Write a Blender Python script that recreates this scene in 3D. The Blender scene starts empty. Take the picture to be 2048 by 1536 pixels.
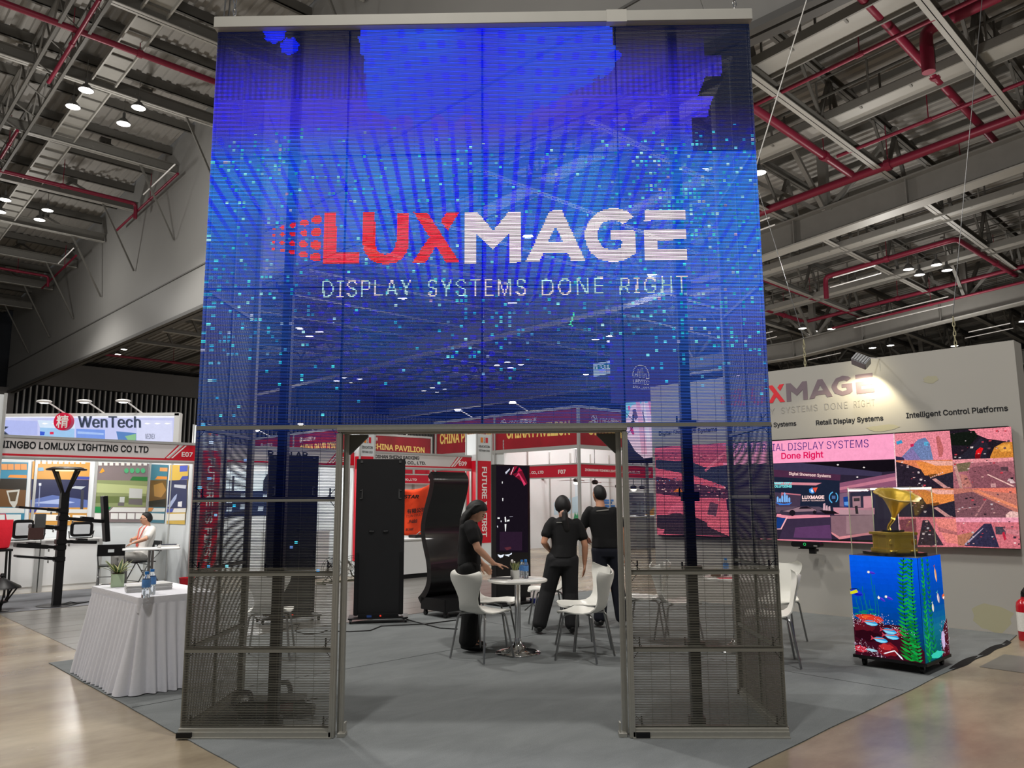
import bpy, bmesh, math, random, os
import numpy as np
from mathutils import Vector, Matrix, Euler
from mathutils.geometry import delaunay_2d_cdt
random.seed(7); rng = np.random.default_rng(7)
SC = bpy.context.scene
PI = math.pi

# ------------------------------------------------------------------ camera
FPX = 1545.0; YAW, PITCH, ROLL = -0.0164, 0.1461, -0.0055
CAM = np.array([0.299, -5.356, 1.558])
_c, _s = math.cos(YAW), math.sin(YAW); _cp, _sp = math.cos(PITCH), math.sin(PITCH); _cr, _sr = math.cos(ROLL), math.sin(ROLL)
_RIGHT = np.array([_c, -_s, 0.0]); _FLAT = np.array([_s, _c, 0.0]); _UP = np.array([0, 0, 1.0])
_FWD = _cp * _FLAT + _sp * _UP; _UPC = -_sp * _FLAT + _cp * _UP
_rx = _cr * _RIGHT + _sr * _UPC; _uy = -_sr * _RIGHT + _cr * _UPC
cam_data = bpy.data.cameras.new('camera'); cam = bpy.data.objects.new('camera', cam_data)
SC.collection.objects.link(cam); SC.camera = cam
cam_data.sensor_width = 36.0; cam_data.lens = 36.0 * FPX / 2048.0
cam_data.clip_start = 0.05; cam_data.clip_end = 400
_m = np.eye(4); _m[:3, 0] = _rx; _m[:3, 1] = _uy; _m[:3, 2] = -_FWD; _m[:3, 3] = CAM
cam.matrix_world = Matrix(_m.tolist())

# ------------------------------------------------------------------ world, exposure, hall light
VS = SC.view_settings
SC.display_settings.display_device = 'sRGB'
VS.view_transform = 'Standard'; VS.look = 'None'; VS.gamma = 1.0; VS.use_curve_mapping = False
VS.exposure = 0.0
W = bpy.data.worlds.new('hall_world'); SC.world = W; W.use_nodes = True
W.node_tree.nodes['Background'].inputs[0].default_value = (0.92, 0.95, 1.0, 1)
W.node_tree.nodes['Background'].inputs[1].default_value = 0.14
HALL_W = 2000.0            # watts of one hall lamp group
BOOTH_W = 60.0             # watts of one booth lamp
def hall_light(name, loc, watts, radius=0.35, col=(1.0, 0.965, 0.92), cone=None):
    l = bpy.data.lights.new(name, 'SPOT' if cone else 'POINT'); l.energy = watts; l.shadow_soft_size = radius; l.color = col
    if cone: l.spot_size = math.radians(cone); l.spot_blend = 0.5
    o = bpy.data.objects.new(name, l); SC.collection.objects.link(o); o.location = loc
    return o
# booth frame: the stand's two edges run at 45 degrees to the screen; local x = v (right and back), local y = u (left and back)
S2 = math.sqrt(0.5)
UV_U = np.array([-S2, S2, 0.0]); UV_V = np.array([S2, S2, 0.0])
def BL(v, u, z=0.0): return UV_V * v + UV_U * u + np.array([0, 0, z])
R45 = PI / 4
for (v, u, z) in [(-6, -3, 13.5), (0, -3, 13.5), (-6, 8, 13), (1, 8, 13), (3.5, 24, 13.6), (-6, 20, 13.5), (3.5, 36, 12.9),
                  (14, 2, 8.9), (14, 12, 8.4), (23, 5, 9.0), (23, 15, 8.4), (32, 6, 9.0), (14, -8, 9.5), (14, 24, 8), (32, 20, 8), (22, 44, 6.5), (36, 42, 6.5)]:  # the last pair is added to brighten the slatted end wall
    f = 1.0 if v < 8 else 0.42
    hall_light('hall_lamp_and_fill', BL(v, u, z), HALL_W * f, cone=128)          # the lamps throw most of their light down
    hall_light('hall_lamp_and_fill', BL(v, u, z - 1.5), HALL_W * f * (0.22 if v < 8 else 0.42))       # fill light added to brighten the roof

# ------------------------------------------------------------------ picking a point on a plane of the place
def ray(px, py):
    a = (px - 1024) / FPX; b = (py - 768) / FPX
    return _FWD + a * _rx - b * _uy
def on_plane(px, py, p0, n):
    d = ray(px, py); p0 = np.asarray(p0, float); n = np.asarray(n, float)
    return CAM + d * (((p0 - CAM) @ n) / (d @ n))
def on_z(px, py, z=0.0): return on_plane(px, py, (0, 0, z), (0, 0, 1))
def on_y(px, py, y): return on_plane(px, py, (0, y, 0), (0, 1, 0))
def on_u(px, py, u): return on_plane(px, py, UV_U * u, UV_U)
def on_v(px, py, v): return on_plane(px, py, UV_V * v, UV_V)
def on_roof(px, py, h, k):           # plane z = h - k*u
    return on_plane(px, py, (0, 0, h), np.array([0, 0, 1.0]) + k * UV_U)
def uvz(P): return float(P @ UV_U), float(P @ UV_V), float(P[2])

# ------------------------------------------------------------------ materials
def lin(c):
    if isinstance(c, str):
        c = c.lstrip('#'); c = [int(c[i:i + 2], 16) for i in (0, 2, 4)]
    o = []
    for x in c[:3]:
        x = x / 255.0
        o.append(x / 12.92 if x <= 0.04045 else ((x + 0.055) / 1.055) ** 2.4)
    return tuple(o)
MATS = {}
def mat(name, col, rough=0.5, metal=0.0, noise=0.06, scale=8.0, bump=0.0, bscale=60.0, spec=0.5, coat=0.0, trans=0.0, ior=1.45, alpha=1.0, stretch=None):
    if name in MATS: return MATS[name]
    m = bpy.data.materials.new(name); m.use_nodes = True; nt = m.node_tree; N = nt.nodes; L = nt.links
    b = N['Principled BSDF']; c = lin(col)
    b.inputs['Roughness'].default_value = rough; b.inputs['Metallic'].default_value = metal
    b.inputs['Specular IOR Level'].default_value = spec; b.inputs['Coat Weight'].default_value = coat
    b.inputs['Transmission Weight'].default_value = trans; b.inputs['IOR'].default_value = ior; b.inputs['Alpha'].default_value = alpha
    tc = N.new('ShaderNodeTexCoord'); mp = N.new('ShaderNodeMapping'); L.new(tc.outputs['Object'], mp.inputs[0])
    if stretch: mp.inputs['Scale'].default_value = stretch
    nz = N.new('ShaderNodeTexNoise'); nz.inputs['Scale'].default_value = scale; nz.inputs['Detail'].default_value = 4
    L.new(mp.outputs[0], nz.inputs['Vector'])
    mx = N.new('ShaderNodeMix'); mx.data_type = 'RGBA'
    mx.inputs[6].default_value = (*[x * (1 - noise) for x in c], 1); mx.inputs[7].default_value = (*[min(1, x * (1 + noise)) for x in c], 1)
    L.new(nz.outputs[0], mx.inputs[0]); L.new(mx.outputs[2], b.inputs['Base Color'])
    if bump:
        n2 = N.new('ShaderNodeTexNoise'); n2.inputs['Scale'].default_value = bscale; n2.inputs['Detail'].default_value = 3
        L.new(mp.outputs[0], n2.inputs['Vector'])
        bp = N.new('ShaderNodeBump'); bp.inputs['Strength'].default_value = bump; bp.inputs['Distance'].default_value = 0.02
        L.new(n2.outputs[0], bp.inputs['Height']); L.new(bp.outputs[0], b.inputs['Normal'])
    MATS[name] = m; return m
def emit(name, col, strength=1.0):
    if name in MATS: return MATS[name]
    m = bpy.data.materials.new(name); m.use_nodes = True; nt = m.node_tree; N = nt.nodes
    N.remove(N['Principled BSDF']); e = N.new('ShaderNodeEmission'); e.inputs[0].default_value = (*lin(col), 1); e.inputs[1].default_value = strength
    nt.links.new(e.outputs[0], N['Material Output'].inputs[0])
    m.cycles.emission_sampling = 'NONE' if strength < 3 else 'AUTO'
    MATS[name] = m; return m
def picture_mat(name, emissive, gain=1.0, rough=0.45, grain=0.0, gscale=40):
    if name in MATS: return MATS[name]
    m = bpy.data.materials.new(name); m.use_nodes = True; nt = m.node_tree; N = nt.nodes; L = nt.links
    a = N.new('ShaderNodeAttribute'); a.attribute_name = 'Col'; src = a.outputs['Color']
    if grain:
        tc = N.new('ShaderNodeTexCoord'); nz = N.new('ShaderNodeTexNoise'); nz.inputs['Scale'].default_value = gscale; nz.inputs['Detail'].default_value = 5; nz.inputs['Roughness'].default_value = 0.8
        L.new(tc.outputs['Object'], nz.inputs['Vector'])
        mr = N.new('ShaderNodeMapRange'); mr.inputs['From Min'].default_value = 0.3; mr.inputs['From Max'].default_value = 0.7
        mr.inputs['To Min'].default_value = 1 - grain; mr.inputs['To Max'].default_value = 1 + grain
        L.new(nz.outputs[0], mr.inputs[0])
        vm = N.new('ShaderNodeVectorMath'); vm.operation = 'SCALE'; L.new(src, vm.inputs[0]); L.new(mr.outputs[0], vm.inputs['Scale']); src = vm.outputs[0]
    if emissive:
        N.remove(N['Principled BSDF']); e = N.new('ShaderNodeEmission'); e.inputs[1].default_value = gain
        L.new(src, e.inputs[0]); L.new(e.outputs[0], N['Material Output'].inputs[0]); m.cycles.emission_sampling = 'NONE'
    else:
        b = N['Principled BSDF']; L.new(src, b.inputs['Base Color']); b.inputs['Roughness'].default_value = rough
    MATS[name] = m; return m

# ------------------------------------------------------------------ mesh builder
class MB:
    def __init__(s): s.v = []; s.f = []; s.m = []
    def add(s, vs, fs, mi=0):
        o = len(s.v); s.v.extend([tuple(map(float, p)) for p in vs]); s.f.extend([tuple(i + o for i in f) for f in fs]); s.m.extend([mi] * len(fs)); return s
    def box(s, c, d, mi=0, rz=0.0, M=None):
        x, y, z = d[0] / 2, d[1] / 2, d[2] / 2
        P = [(-x, -y, -z), (x, -y, -z), (x, y, -z), (-x, y, -z), (-x, -y, z), (x, -y, z), (x, y, z), (-x, y, z)]
        if M is None and rz: M = Matrix.Rotation(rz, 3, 'Z')
        if M is not None: P = [tuple(M @ Vector(p)) for p in P]
        return s.add([(p[0] + c[0], p[1] + c[1], p[2] + c[2]) for p in P], [(3, 2, 1, 0), (4, 5, 6, 7), (0, 1, 5, 4), (1, 2, 6, 5), (2, 3, 7, 6), (3, 0, 4, 7)], mi)
    def b2(s, a, b, mi=0):
        return s.box([(a[i] + b[i]) / 2 for i in range(3)], [abs(b[i] - a[i]) for i in range(3)], mi)
    def bar(s, p, q, w, h, mi=0, up=(0, 0, 1)):
        p = Vector(p); q = Vector(q); d = (q - p); L = d.length
        if L < 1e-6: return s
        d.normalize(); up = Vector(up)
        x = d.cross(up)
        if x.length < 1e-4: x = d.cross(Vector((1, 0, 0)))
        x.normalize(); y = x.cross(d)
        M = Matrix((x, d, y)).transposed()
        return s.box((p + q) / 2, (w, L, h), mi, M=M)
    def tube(s, path, r, n=8, mi=0, caps=True, rad=None):
        path = [Vector(p) for p in path]; rings = []; prev = None
        for i, p in enumerate(path):
            if i == 0: t = path[1] - p
            elif i == len(path) - 1: t = p - path[i - 1]
            else: t = (path[i + 1] - p).normalized() + (p - path[i - 1]).normalized()
            if t.length < 1e-9: t = Vector((0, 0, 1))
            t.normalize()
            if prev is None: a = t.orthogonal().normalized()
            else:
                a = prev - t * prev.dot(t)
                a = a.normalized() if a.length > 1e-6 else t.orthogonal().normalized()
            prev = a; b = t.cross(a); rr = rad[i] if rad else r
            rings.append([p + (a * math.cos(2 * PI * k / n) + b * math.sin(2 * PI * k / n)) * rr for k in range(n)])
        return s.loft(rings, mi, caps)
    def loft(s, rings, mi=0, caps=True):
        n = len(rings[0]); vs = [p for r in rings for p in r]; fs = []
        for i in range(len(rings) - 1):
            for k in range(n):
                a = i * n + k; b = i * n + (k + 1) % n
                fs.append((a, b, b + n, a + n))
        if caps:
            fs.append(tuple(range(n - 1, -1, -1))); fs.append(tuple((len(rings) - 1) * n + k for k in range(n)))
        return s.add(vs, fs, mi)
    def lathe(s, prof, c=(0, 0, 0), n=24, mi=0, caps=False):
        rings = [[(c[0] + r * math.cos(2 * PI * k / n), c[1] + r * math.sin(2 * PI * k / n), c[2] + z) for k in range(n)] for r, z in prof]
        return s.loft(rings, mi, caps)
    def ball(s, c, r, n=12, mi=0, sq=(1, 1, 1)):
        m = max(6, n // 2 + 2); rings = []
        for i in range(m + 1):
            t = PI * i / m; rr = max(1e-4, math.sin(t)); z = -math.cos(t)
            rings.append([(c[0] + r * sq[0] * rr * math.cos(2 * PI * k / n), c[1] + r * sq[1] * rr * math.sin(2 * PI * k / n), c[2] + r * sq[2] * z) for k in range(n)])
        return s.loft(rings, mi, True)
    def prism(s, poly, y0, y1, mi=0):            # polygon in local x,z; extruded along y
        n = len(poly); vs = [(x, y0, z) for x, z in poly] + [(x, y1, z) for x, z in poly]
        fs = [tuple(range(n)), tuple(range(2 * n - 1, n - 1, -1))] + [(i, i + n, (i + 1) % n + n, (i + 1) % n) for i in range(n)]
        return s.add(vs, fs, mi)
    def prismz(s, poly, z0, z1, mi=0):
        n = len(poly); vs = [(x, y, z0) for x, y in poly] + [(x, y, z1) for x, y in poly]
        fs = [tuple(range(n - 1, -1, -1)), tuple(range(n, 2 * n))] + [(i, (i + 1) % n, (i + 1) % n + n, i + n) for i in range(n)]
        return s.add(vs, fs, mi)
    def merge(s, o, mi=0):
        return s.add(o.v, o.f, mi)
    def build(s, name, mats, parent=None, loc=None, rz=0.0, smooth=False, bevel=0.0):
        me = bpy.data.meshes.new(name); me.from_pydata(s.v, [], s.f)
        if not isinstance(mats, (list, tuple)): mats = [mats]
        for m in mats: me.materials.append(m)
        if len(mats) > 1: me.polygons.foreach_set('material_index', s.m)
        if smooth:
            me.polygons.foreach_set('use_smooth', [True] * len(s.f))
            try: me.set_sharp_from_angle(angle=math.radians(38))
            except Exception: pass
        bm = bmesh.new(); bm.from_mesh(me); bmesh.ops.recalc_face_normals(bm, faces=bm.faces)
        if bevel: bmesh.ops.bevel(bm, geom=[e for e in bm.edges], offset=bevel, segments=2, affect='EDGES', clamp_overlap=True)
        bm.to_mesh(me); bm.free()
        o = bpy.data.objects.new(name, me); SC.collection.objects.link(o)
        if parent is not None: o.parent = parent.o if isinstance(parent, Th) else parent
        if loc is not None: o.location = loc
        o.rotation_euler = (0, 0, rz)
        return o
def rrect(w, h, r, cx=0, cy=0, n=5):
    P = []
    for sx, sy, a in ((1, 1, 0), (-1, 1, 90), (-1, -1, 180), (1, -1, 270)):
        for k in range(n):
            t = math.radians(a + 90 * k / (n - 1)); P.append((cx + sx * (w / 2 - r) + r * math.cos(t), cy + sy * (h / 2 - r) + r * math.sin(t)))
    return P
def tag(o, label, cat, group=None, kind=None):
    o['label'] = label; o['category'] = cat
    if group: o['group'] = group
    if kind: o['kind'] = kind
    return o
def struct(o, label=None):
    o['kind'] = 'structure'
    if label: o['label'] = label
    return o
FONTDIR = bpy.utils.system_resource('DATAFILES', path='fonts') or ''
_fc = {}
def font(k):
    f = {'sans': 'Inter.woff2', 'cjk': 'Noto Sans CJK Regular.woff2', 'mono': 'DejaVuSansMono.woff2'}.get(k)
    if k not in _fc:
        try: _fc[k] = bpy.data.fonts.load(os.path.join(FONTDIR, f)) if f else None
        except Exception: _fc[k] = None
    return _fc[k]
def text_mesh(s, fk='sans', bold=0.0, spacing=1.0, shear=0.0):
    cu = bpy.data.curves.new('t', 'FONT'); cu.body = s
    f = font(fk)
    if f: cu.font = f
    cu.size = 1.0; cu.space_character = spacing; cu.resolution_u = 3; cu.shear = shear; cu.fill_mode = 'NONE'
    ob = bpy.data.objects.new('t', cu); SC.collection.objects.link(ob)
    dg = bpy.context.evaluated_depsgraph_get(); dg.update()
    me = bpy.data.meshes.new_from_object(ob.evaluated_get(dg))
    P2 = [Vector((v.co[0], v.co[1])) for v in me.vertices]; E2 = [tuple(e.vertices) for e in me.edges]
    bpy.data.objects.remove(ob); bpy.data.curves.remove(cu); bpy.data.meshes.remove(me)
    if not P2: return np.zeros((3, 3)), [], 1.0
    if bold:                                          # thicken or thin the strokes: move every outline point along its normal
        Q = np.array([p[:] for p in P2]); n = len(Q); nx = [0] * n; pv = [0] * n
        for a, b in E2:
            a, b = (a, b) if b == a + 1 else (b, a) if a == b + 1 else (max(a, b), min(a, b)); nx[a] = b; pv[b] = a
        nx = np.array(nx); pv = np.array(pv); sg = np.sign((Q[:, 0] * Q[nx, 1] - Q[nx, 0] * Q[:, 1]).sum()) or 1
        d1 = Q - Q[pv]; d2 = Q[nx] - Q; d1 /= np.linalg.norm(d1, axis=1, keepdims=True) + 1e-9; d2 /= np.linalg.norm(d2, axis=1, keepdims=True) + 1e-9
        nn = np.stack([d1[:, 1] + d2[:, 1], -(d1[:, 0] + d2[:, 0])], 1); L2 = (nn ** 2).sum(1, keepdims=True); nn = nn * np.minimum(2.0 / np.maximum(L2, 1e-6), 1.5)
        Q = Q + nn * sg * bold * 1.15; P2 = [Vector(tuple(q)) for q in Q]
    r = delaunay_2d_cdt(P2, E2, [], 0, 1e-6)         # triangulate the outlines, keep what their winding encloses
    V = np.array([(p[0], p[1], 0.0) for p in r[0]]); tri = [tuple(f) for f in r[2]]
    D = np.array([(a, b) if b == a + 1 else (b, a) if a == b + 1 else (max(a, b), min(a, b)) for a, b in E2]); Q = np.array([p[:] for p in P2])
    C = np.array([V[list(f)].mean(0)[:2] for f in tri]); p, q = Q[D[:, 0]], Q[D[:, 1]]
    x, y = C[:, None, 0], C[:, None, 1]; up = (p[:, 1] <= y) & (q[:, 1] > y); dn = (p[:, 1] > y) & (q[:, 1] <= y)
    side = (q[:, 0] - p[:, 0]) * (y - p[:, 1]) - (x - p[:, 0]) * (q[:, 1] - p[:, 1])
    wn = (up & (side > 0)).sum(1) - (dn & (side < 0)).sum(1)
    F = [f for f, w in zip(tri, wn) if w != 0]
    mn = V.min(0); mx = V.max(0); sz = np.maximum(mx - mn, 1e-6)
    return (V - mn) / sz, F, sz[0] / sz[1]
class Th:                                   # a thing: an Empty at its base
    def __init__(s, name, label, cat, loc=(0, 0, 0), rz=0.0, group=None, kind=None, obj=None):
        if obj is None:
            obj = bpy.data.objects.new(name, None); SC.collection.objects.link(obj); obj.empty_display_size = 0.1
            obj.location = tuple(float(x) for x in loc); obj.rotation_euler = (0, 0, rz)
            tag(obj, label, cat, group, kind)
        s.o = obj; s.O = np.array([float(x) for x in loc]); s.rz = rz
        c, t = math.cos(rz), math.sin(rz); s.R = np.array([[c, -t, 0], [t, c, 0], [0, 0, 1.0]])
    def loc(s, P): return s.R.T @ (np.asarray(P, float) - s.O)
    def px(s, px, py, y=0.0):               # the point of the local plane y that the photograph shows there
        return s.loc(on_plane(px, py, s.O + s.R[:, 1] * y, s.R[:, 1]))
    def pic(s, name, polys, y=0.0, m=None, parent=None, px=True, step=0.0004):
        V = []; F = []; Cc = []
        for k, (col, pts) in enumerate(polys):
            o = len(V); c = (*lin(col), 1)
            for q in pts:
                if px: p = s.px(q[0], q[1], y)
                else: p = (q[0], y, q[1])
                V.append((p[0], y - step * (k + 1), p[2]))
            F.append(tuple(range(o, o + len(pts)))); Cc += [c] * len(pts)
        me = bpy.data.meshes.new(name); me.from_pydata(V, [], F)
        a = me.attributes.new('Col', 'FLOAT_COLOR', 'POINT'); a.data.foreach_set('color', np.array(Cc, dtype=np.float32).ravel())
        me.materials.append(m); o = bpy.data.objects.new(name, me); SC.collection.objects.link(o)
        o.parent = (parent or s.o)
        return o
    def text(s, name, t, m, bl=None, br=None, tl=None, y=0.0, lx=None, fk='sans', bold=0.0, spacing=1.0, thick=0.002, shear=0.0, parent=None, vertical=False):
        # bl/br/tl: pixels of the lettering's lower left, lower right and upper left; or lx = (x, z, width, height)
        V, F, asp = text_mesh(t, fk, bold, spacing, shear)
        if lx: A = np.array([lx[0], y, lx[1]]); X = np.array([lx[2] if lx[2] else lx[3] * asp, 0, 0]); Z = np.array([0, 0, lx[3] if lx[3] else lx[2] / asp])
        else:
            A = s.px(*bl, y); X = s.px(*br, y) - A; Z = s.px(*tl, y) - A
        if vertical: pass
        P = A + np.outer(V[:, 0], X) + np.outer(V[:, 1], Z) + np.array([0, -0.0015 - thick, 0])
        Q = P + np.array([0, thick, 0]); n = len(P)
        cnt = {}
        for f in F:
            for i in range(len(f)):
                e = (f[i], f[(i + 1) % len(f)]); k = (min(e), max(e)); cnt.setdefault(k, []).append(e)
        fs = list(F) + [(e[0][0], e[0][1], e[0][1] + n, e[0][0] + n) for e in cnt.values() if len(e) == 1]
        mb = MB(); mb.add(np.vstack([P, Q]), fs); return mb.build(name, m, parent or s.o)
def ordinal(i): return ['first', 'second', 'third', 'fourth', 'fifth', 'sixth', 'seventh', 'eighth', 'ninth', 'tenth', 'eleventh', 'twelfth', 'thirteenth', 'fourteenth', 'fifteenth', 'sixteenth', 'seventeenth', 'eighteenth', 'nineteenth', 'twentieth'][i] if i < 20 else str(i + 1) + 'th'

# ------------------------------------------------------------------ shared materials
M_alu = mat('brushed_aluminium', '#a3a198', 0.4, 0.35, 0.08, 30)
M_alu_l = mat('pale_aluminium', '#b9bab8', 0.4, 0.3, 0.04, 20)
M_chrome = mat('chrome', '#d9d9da', 0.08, 1.0, 0.02)
M_steelleg = mat('satin_steel', '#9b9b9a', 0.28, 1.0, 0.04)
M_white = mat('white_laminate', '#e6e7e6', 0.45, 0, 0.02)
M_wpanel = mat('white_shell_panel', '#dfe4e6', 0.5, 0, 0.02)
M_chair = mat('white_plastic', '#e9e8e0', 0.35, 0, 0.02)
M_black = mat('black_metal', '#131315', 0.42, 0.2, 0.1)
M_blackp = mat('black_plastic', '#0c0c0e', 0.35, 0, 0.1)
M_blackg = mat('black_gloss', '#08080a', 0.12, 0, 0.05, coat=0.3)
M_red = mat('red_vinyl', '#d0142c', 0.45, 0, 0.03)
M_redpipe = mat('red_painted_pipe', '#7e1d35', 0.42, 0.1, 0.08)
M_steel = mat('grey_painted_steel', '#7f7d78', 0.55, 0.1, 0.1, 3)
M_steeld = mat('dark_painted_steel', '#64625d', 0.6, 0.1, 0.1, 3)
M_steell = mat('light_painted_steel', '#a9a7a1', 0.5, 0.1, 0.06, 3)
M_cable = mat('black_cable', '#101010', 0.6)
M_ink = mat('black_ink', '#15161a', 0.5, 0, 0.02)
M_inkred = mat('red_ink', '#e0323c', 0.5, 0, 0.02)
M_inkmauve = mat('mauve_grey_ink', '#796a72', 0.5, 0, 0.02)
M_inkgrey = mat('pale_grey_ink', '#9d9a94', 0.5, 0, 0.02)
M_inkwhite = mat('white_ink', '#f2f0ee', 0.5, 0, 0.02)
M_gold_ink = mat('yellow_ink', '#ffd97a', 0.45, 0, 0.05)
P_print = picture_mat('printed_picture', False)
P_screen = picture_mat('screen_picture', True, 1.0, grain=0.10, gscale=14)
P_busy = picture_mat('screen_photo', True, 0.9, grain=0.6, gscale=55)
# ================================================================== the hall
def floor_mat():
    m = bpy.data.materials.new('polished_concrete'); m.use_nodes = True; nt = m.node_tree; N = nt.nodes; L = nt.links; b = N['Principled BSDF']
    tc = N.new('ShaderNodeTexCoord'); mp = N.new('ShaderNodeMapping'); mp.inputs['Rotation'].default_value = (0, 0, 0.5); mp.inputs['Scale'].default_value = (1, 2.2, 1); L.new(tc.outputs['Object'], mp.inputs[0])
    n1 = N.new('ShaderNodeTexNoise'); n1.inputs['Scale'].default_value = 0.55; n1.inputs['Detail'].default_value = 7; n1.inputs['Roughness'].default_value = 0.62; L.new(mp.outputs[0], n1.inputs['Vector'])
    cr = N.new('ShaderNodeValToRGB'); e = cr.color_ramp.elements
    e[0].position = 0.36; e[0].color = (*lin('#74685a'), 1); e[1].position = 0.66; e[1].color = (*lin('#a1957f'), 1); k = cr.color_ramp.elements.new(0.5); k.color = (*lin('#8a7d69'), 1)
    L.new(n1.outputs[0], cr.inputs[0]); L.new(cr.outputs[0], b.inputs['Base Color'])
    n2 = N.new('ShaderNodeTexNoise'); n2.inputs['Scale'].default_value = 1.7; n2.inputs['Detail'].default_value = 6; L.new(mp.outputs[0], n2.inputs['Vector'])
    mr = N.new('ShaderNodeMapRange'); mr.inputs['To Min'].default_value = 0.14; mr.inputs['To Max'].default_value = 0.34; L.new(n2.outputs[0], mr.inputs[0]); L.new(mr.outputs[0], b.inputs['Roughness'])
    bp = N.new('ShaderNodeBump'); bp.inputs['Strength'].default_value = 0.05; bp.inputs['Distance'].default_value = 0.05; L.new(n2.outputs[0], bp.inputs['Height']); L.new(bp.outputs[0], b.inputs['Normal'])
    return m
def carpet_mat(name, ca, cb, scale=1.3):
    m = bpy.data.materials.new(name); m.use_nodes = True; nt = m.node_tree; N = nt.nodes; L = nt.links; b = N['Principled BSDF']
    tc = N.new('ShaderNodeTexCoord'); n1 = N.new('ShaderNodeTexNoise'); n1.inputs['Scale'].default_value = scale; n1.inputs['Detail'].default_value = 8; n1.inputs['Roughness'].default_value = 0.7
    n1.inputs['Distortion'].default_value = 0.6
    mp = N.new('ShaderNodeMapping'); mp.inputs['Scale'].default_value = (1, 2.5, 1); L.new(tc.outputs['Object'], mp.inputs[0]); L.new(mp.outputs[0], n1.inputs['Vector'])
    mx = N.new('ShaderNodeMix'); mx.data_type = 'RGBA'; mx.inputs[6].default_value = (*lin(ca), 1); mx.inputs[7].default_value = (*lin(cb), 1)
    L.new(n1.outputs[0], mx.inputs[0])
    n2 = N.new('ShaderNodeTexNoise'); n2.inputs['Scale'].default_value = 180; L.new(tc.outputs['Object'], n2.inputs['Vector'])
    vm = N.new('ShaderNodeMix'); vm.data_type = 'RGBA'; vm.blend_type = 'MULTIPLY'; vm.inputs[0].default_value = 0.5
    L.new(mx.outputs[2], vm.inputs[6]); L.new(n2.outputs[0], vm.inputs[7]); L.new(vm.outputs[2], b.inputs['Base Color'])
    b.inputs['Roughness'].default_value = 0.95; b.inputs['Specular IOR Level'].default_value = 0.1
    bp = N.new('ShaderNodeBump'); bp.inputs['Strength'].default_value = 0.35; bp.inputs['Distance'].default_value = 0.004; L.new(n2.outputs[0], bp.inputs['Height']); L.new(bp.outputs[0], b.inputs['Normal'])
    return m
fl = MB(); fl.b2((-45, -45, -0.2), (75, 90, 0)); struct(fl.build('floor', floor_mat(), loc=(0, 0, 0), rz=R45))
# stand carpet: the corner under the screen is part of it; thin with a dark hem
def slab(poly, z0, z1):
    mb = MB(); mb.prismz(poly, z0, z1); return mb
edge = []
for k in range(41):
    t = k / 40; edge.append((-1.40 + 0.003 * math.sin(t * 23) + 0.002 * math.sin(t * 61), 4.70 - t * 6.22))
for k in range(1, 41):
    t = k / 40; edge.append((-1.40 + t * 7.5, -1.53 + 0.003 * math.sin(t * 19) + 0.003 * math.sin(t * 47)))
edge += [(6.72, -1.47), (6.72, 4.7)]
cp = slab(edge, 0.0, 0.006).build('carpet', carpet_mat('grey_carpet', '#696d6e', '#989c9c'), loc=(0, 0, 0.001), rz=R45)
tag(cp, 'large grey carpet of the stand under the screen and tables', 'carpet')
M_hem = mat('black_carpet_backing', '#0d0d0d', 0.9)
hm = MB(); P0 = []
for k in range(30):
    t = k / 29; P0.append((4.3 + 1.9 * t, -1.540 - 0.02 * math.sin(t * 9) ** 2, 0.006 + 0.022 * abs(math.sin(t * 7))))
for k in range(29):
    a, b = P0[k], P0[k + 1]; hm.add([(a[0], a[1], 0.001), (b[0], b[1], 0.001), (b[0], -1.50, b[2]), (a[0], -1.50, a[2])], [(0, 1, 2, 3)])
o = hm.build('carpet_edge', M_hem, parent=cp)
sm = MB(); sm.b2((-1.39, 2.4, 0.0062), (6.7, 2.406, 0.0072)); sm.b2((3.2, -1.5, 0.0062), (3.206, 4.6, 0.0072)); sm.build('carpet_seam', M_hem, parent=cp)
# grey trench covers let into the concrete
M_plank = mat('grey_floor_plank', '#6c6a66', 0.28, 0, 0.25, 1.2, stretch=(0.6, 6, 1))
def trench(name, label, v0, v1, u0, u1, n):
    T = Th(name, label, 'floor cover', BL(v0, u0, 0), R45)
    for i in range(n):
        a = (u1 - u0) * i / n; b = (u1 - u0) * (i + 1) / n
        MB().b2((0, a + 0.004, 0.0), (v1 - v0, b - 0.004, 0.004)).build('plank', M_plank, T)
trench('trench_cover', 'grey plank floor strip behind the skirted table on the left', -1.02, 6.6, 4.74, 8.9, 9)
trench('trench_cover', 'grey plank floor strip beside the carpet at the right edge of the photo', 4.62, 5.42, -4.2, -1.66, 5)
o = slab([(-1.02, 8.95), (1.92, 8.95), (1.92, 11.3), (-1.02, 11.3)], 0, 0.006).build('carpet', carpet_mat('booth_carpet', '#74767a', '#8f9094', 0.8), loc=(0, 0, 0.001), rz=R45)
tag(o, 'grey carpet of the lamp maker\'s booth under its counters', 'carpet')

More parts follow.
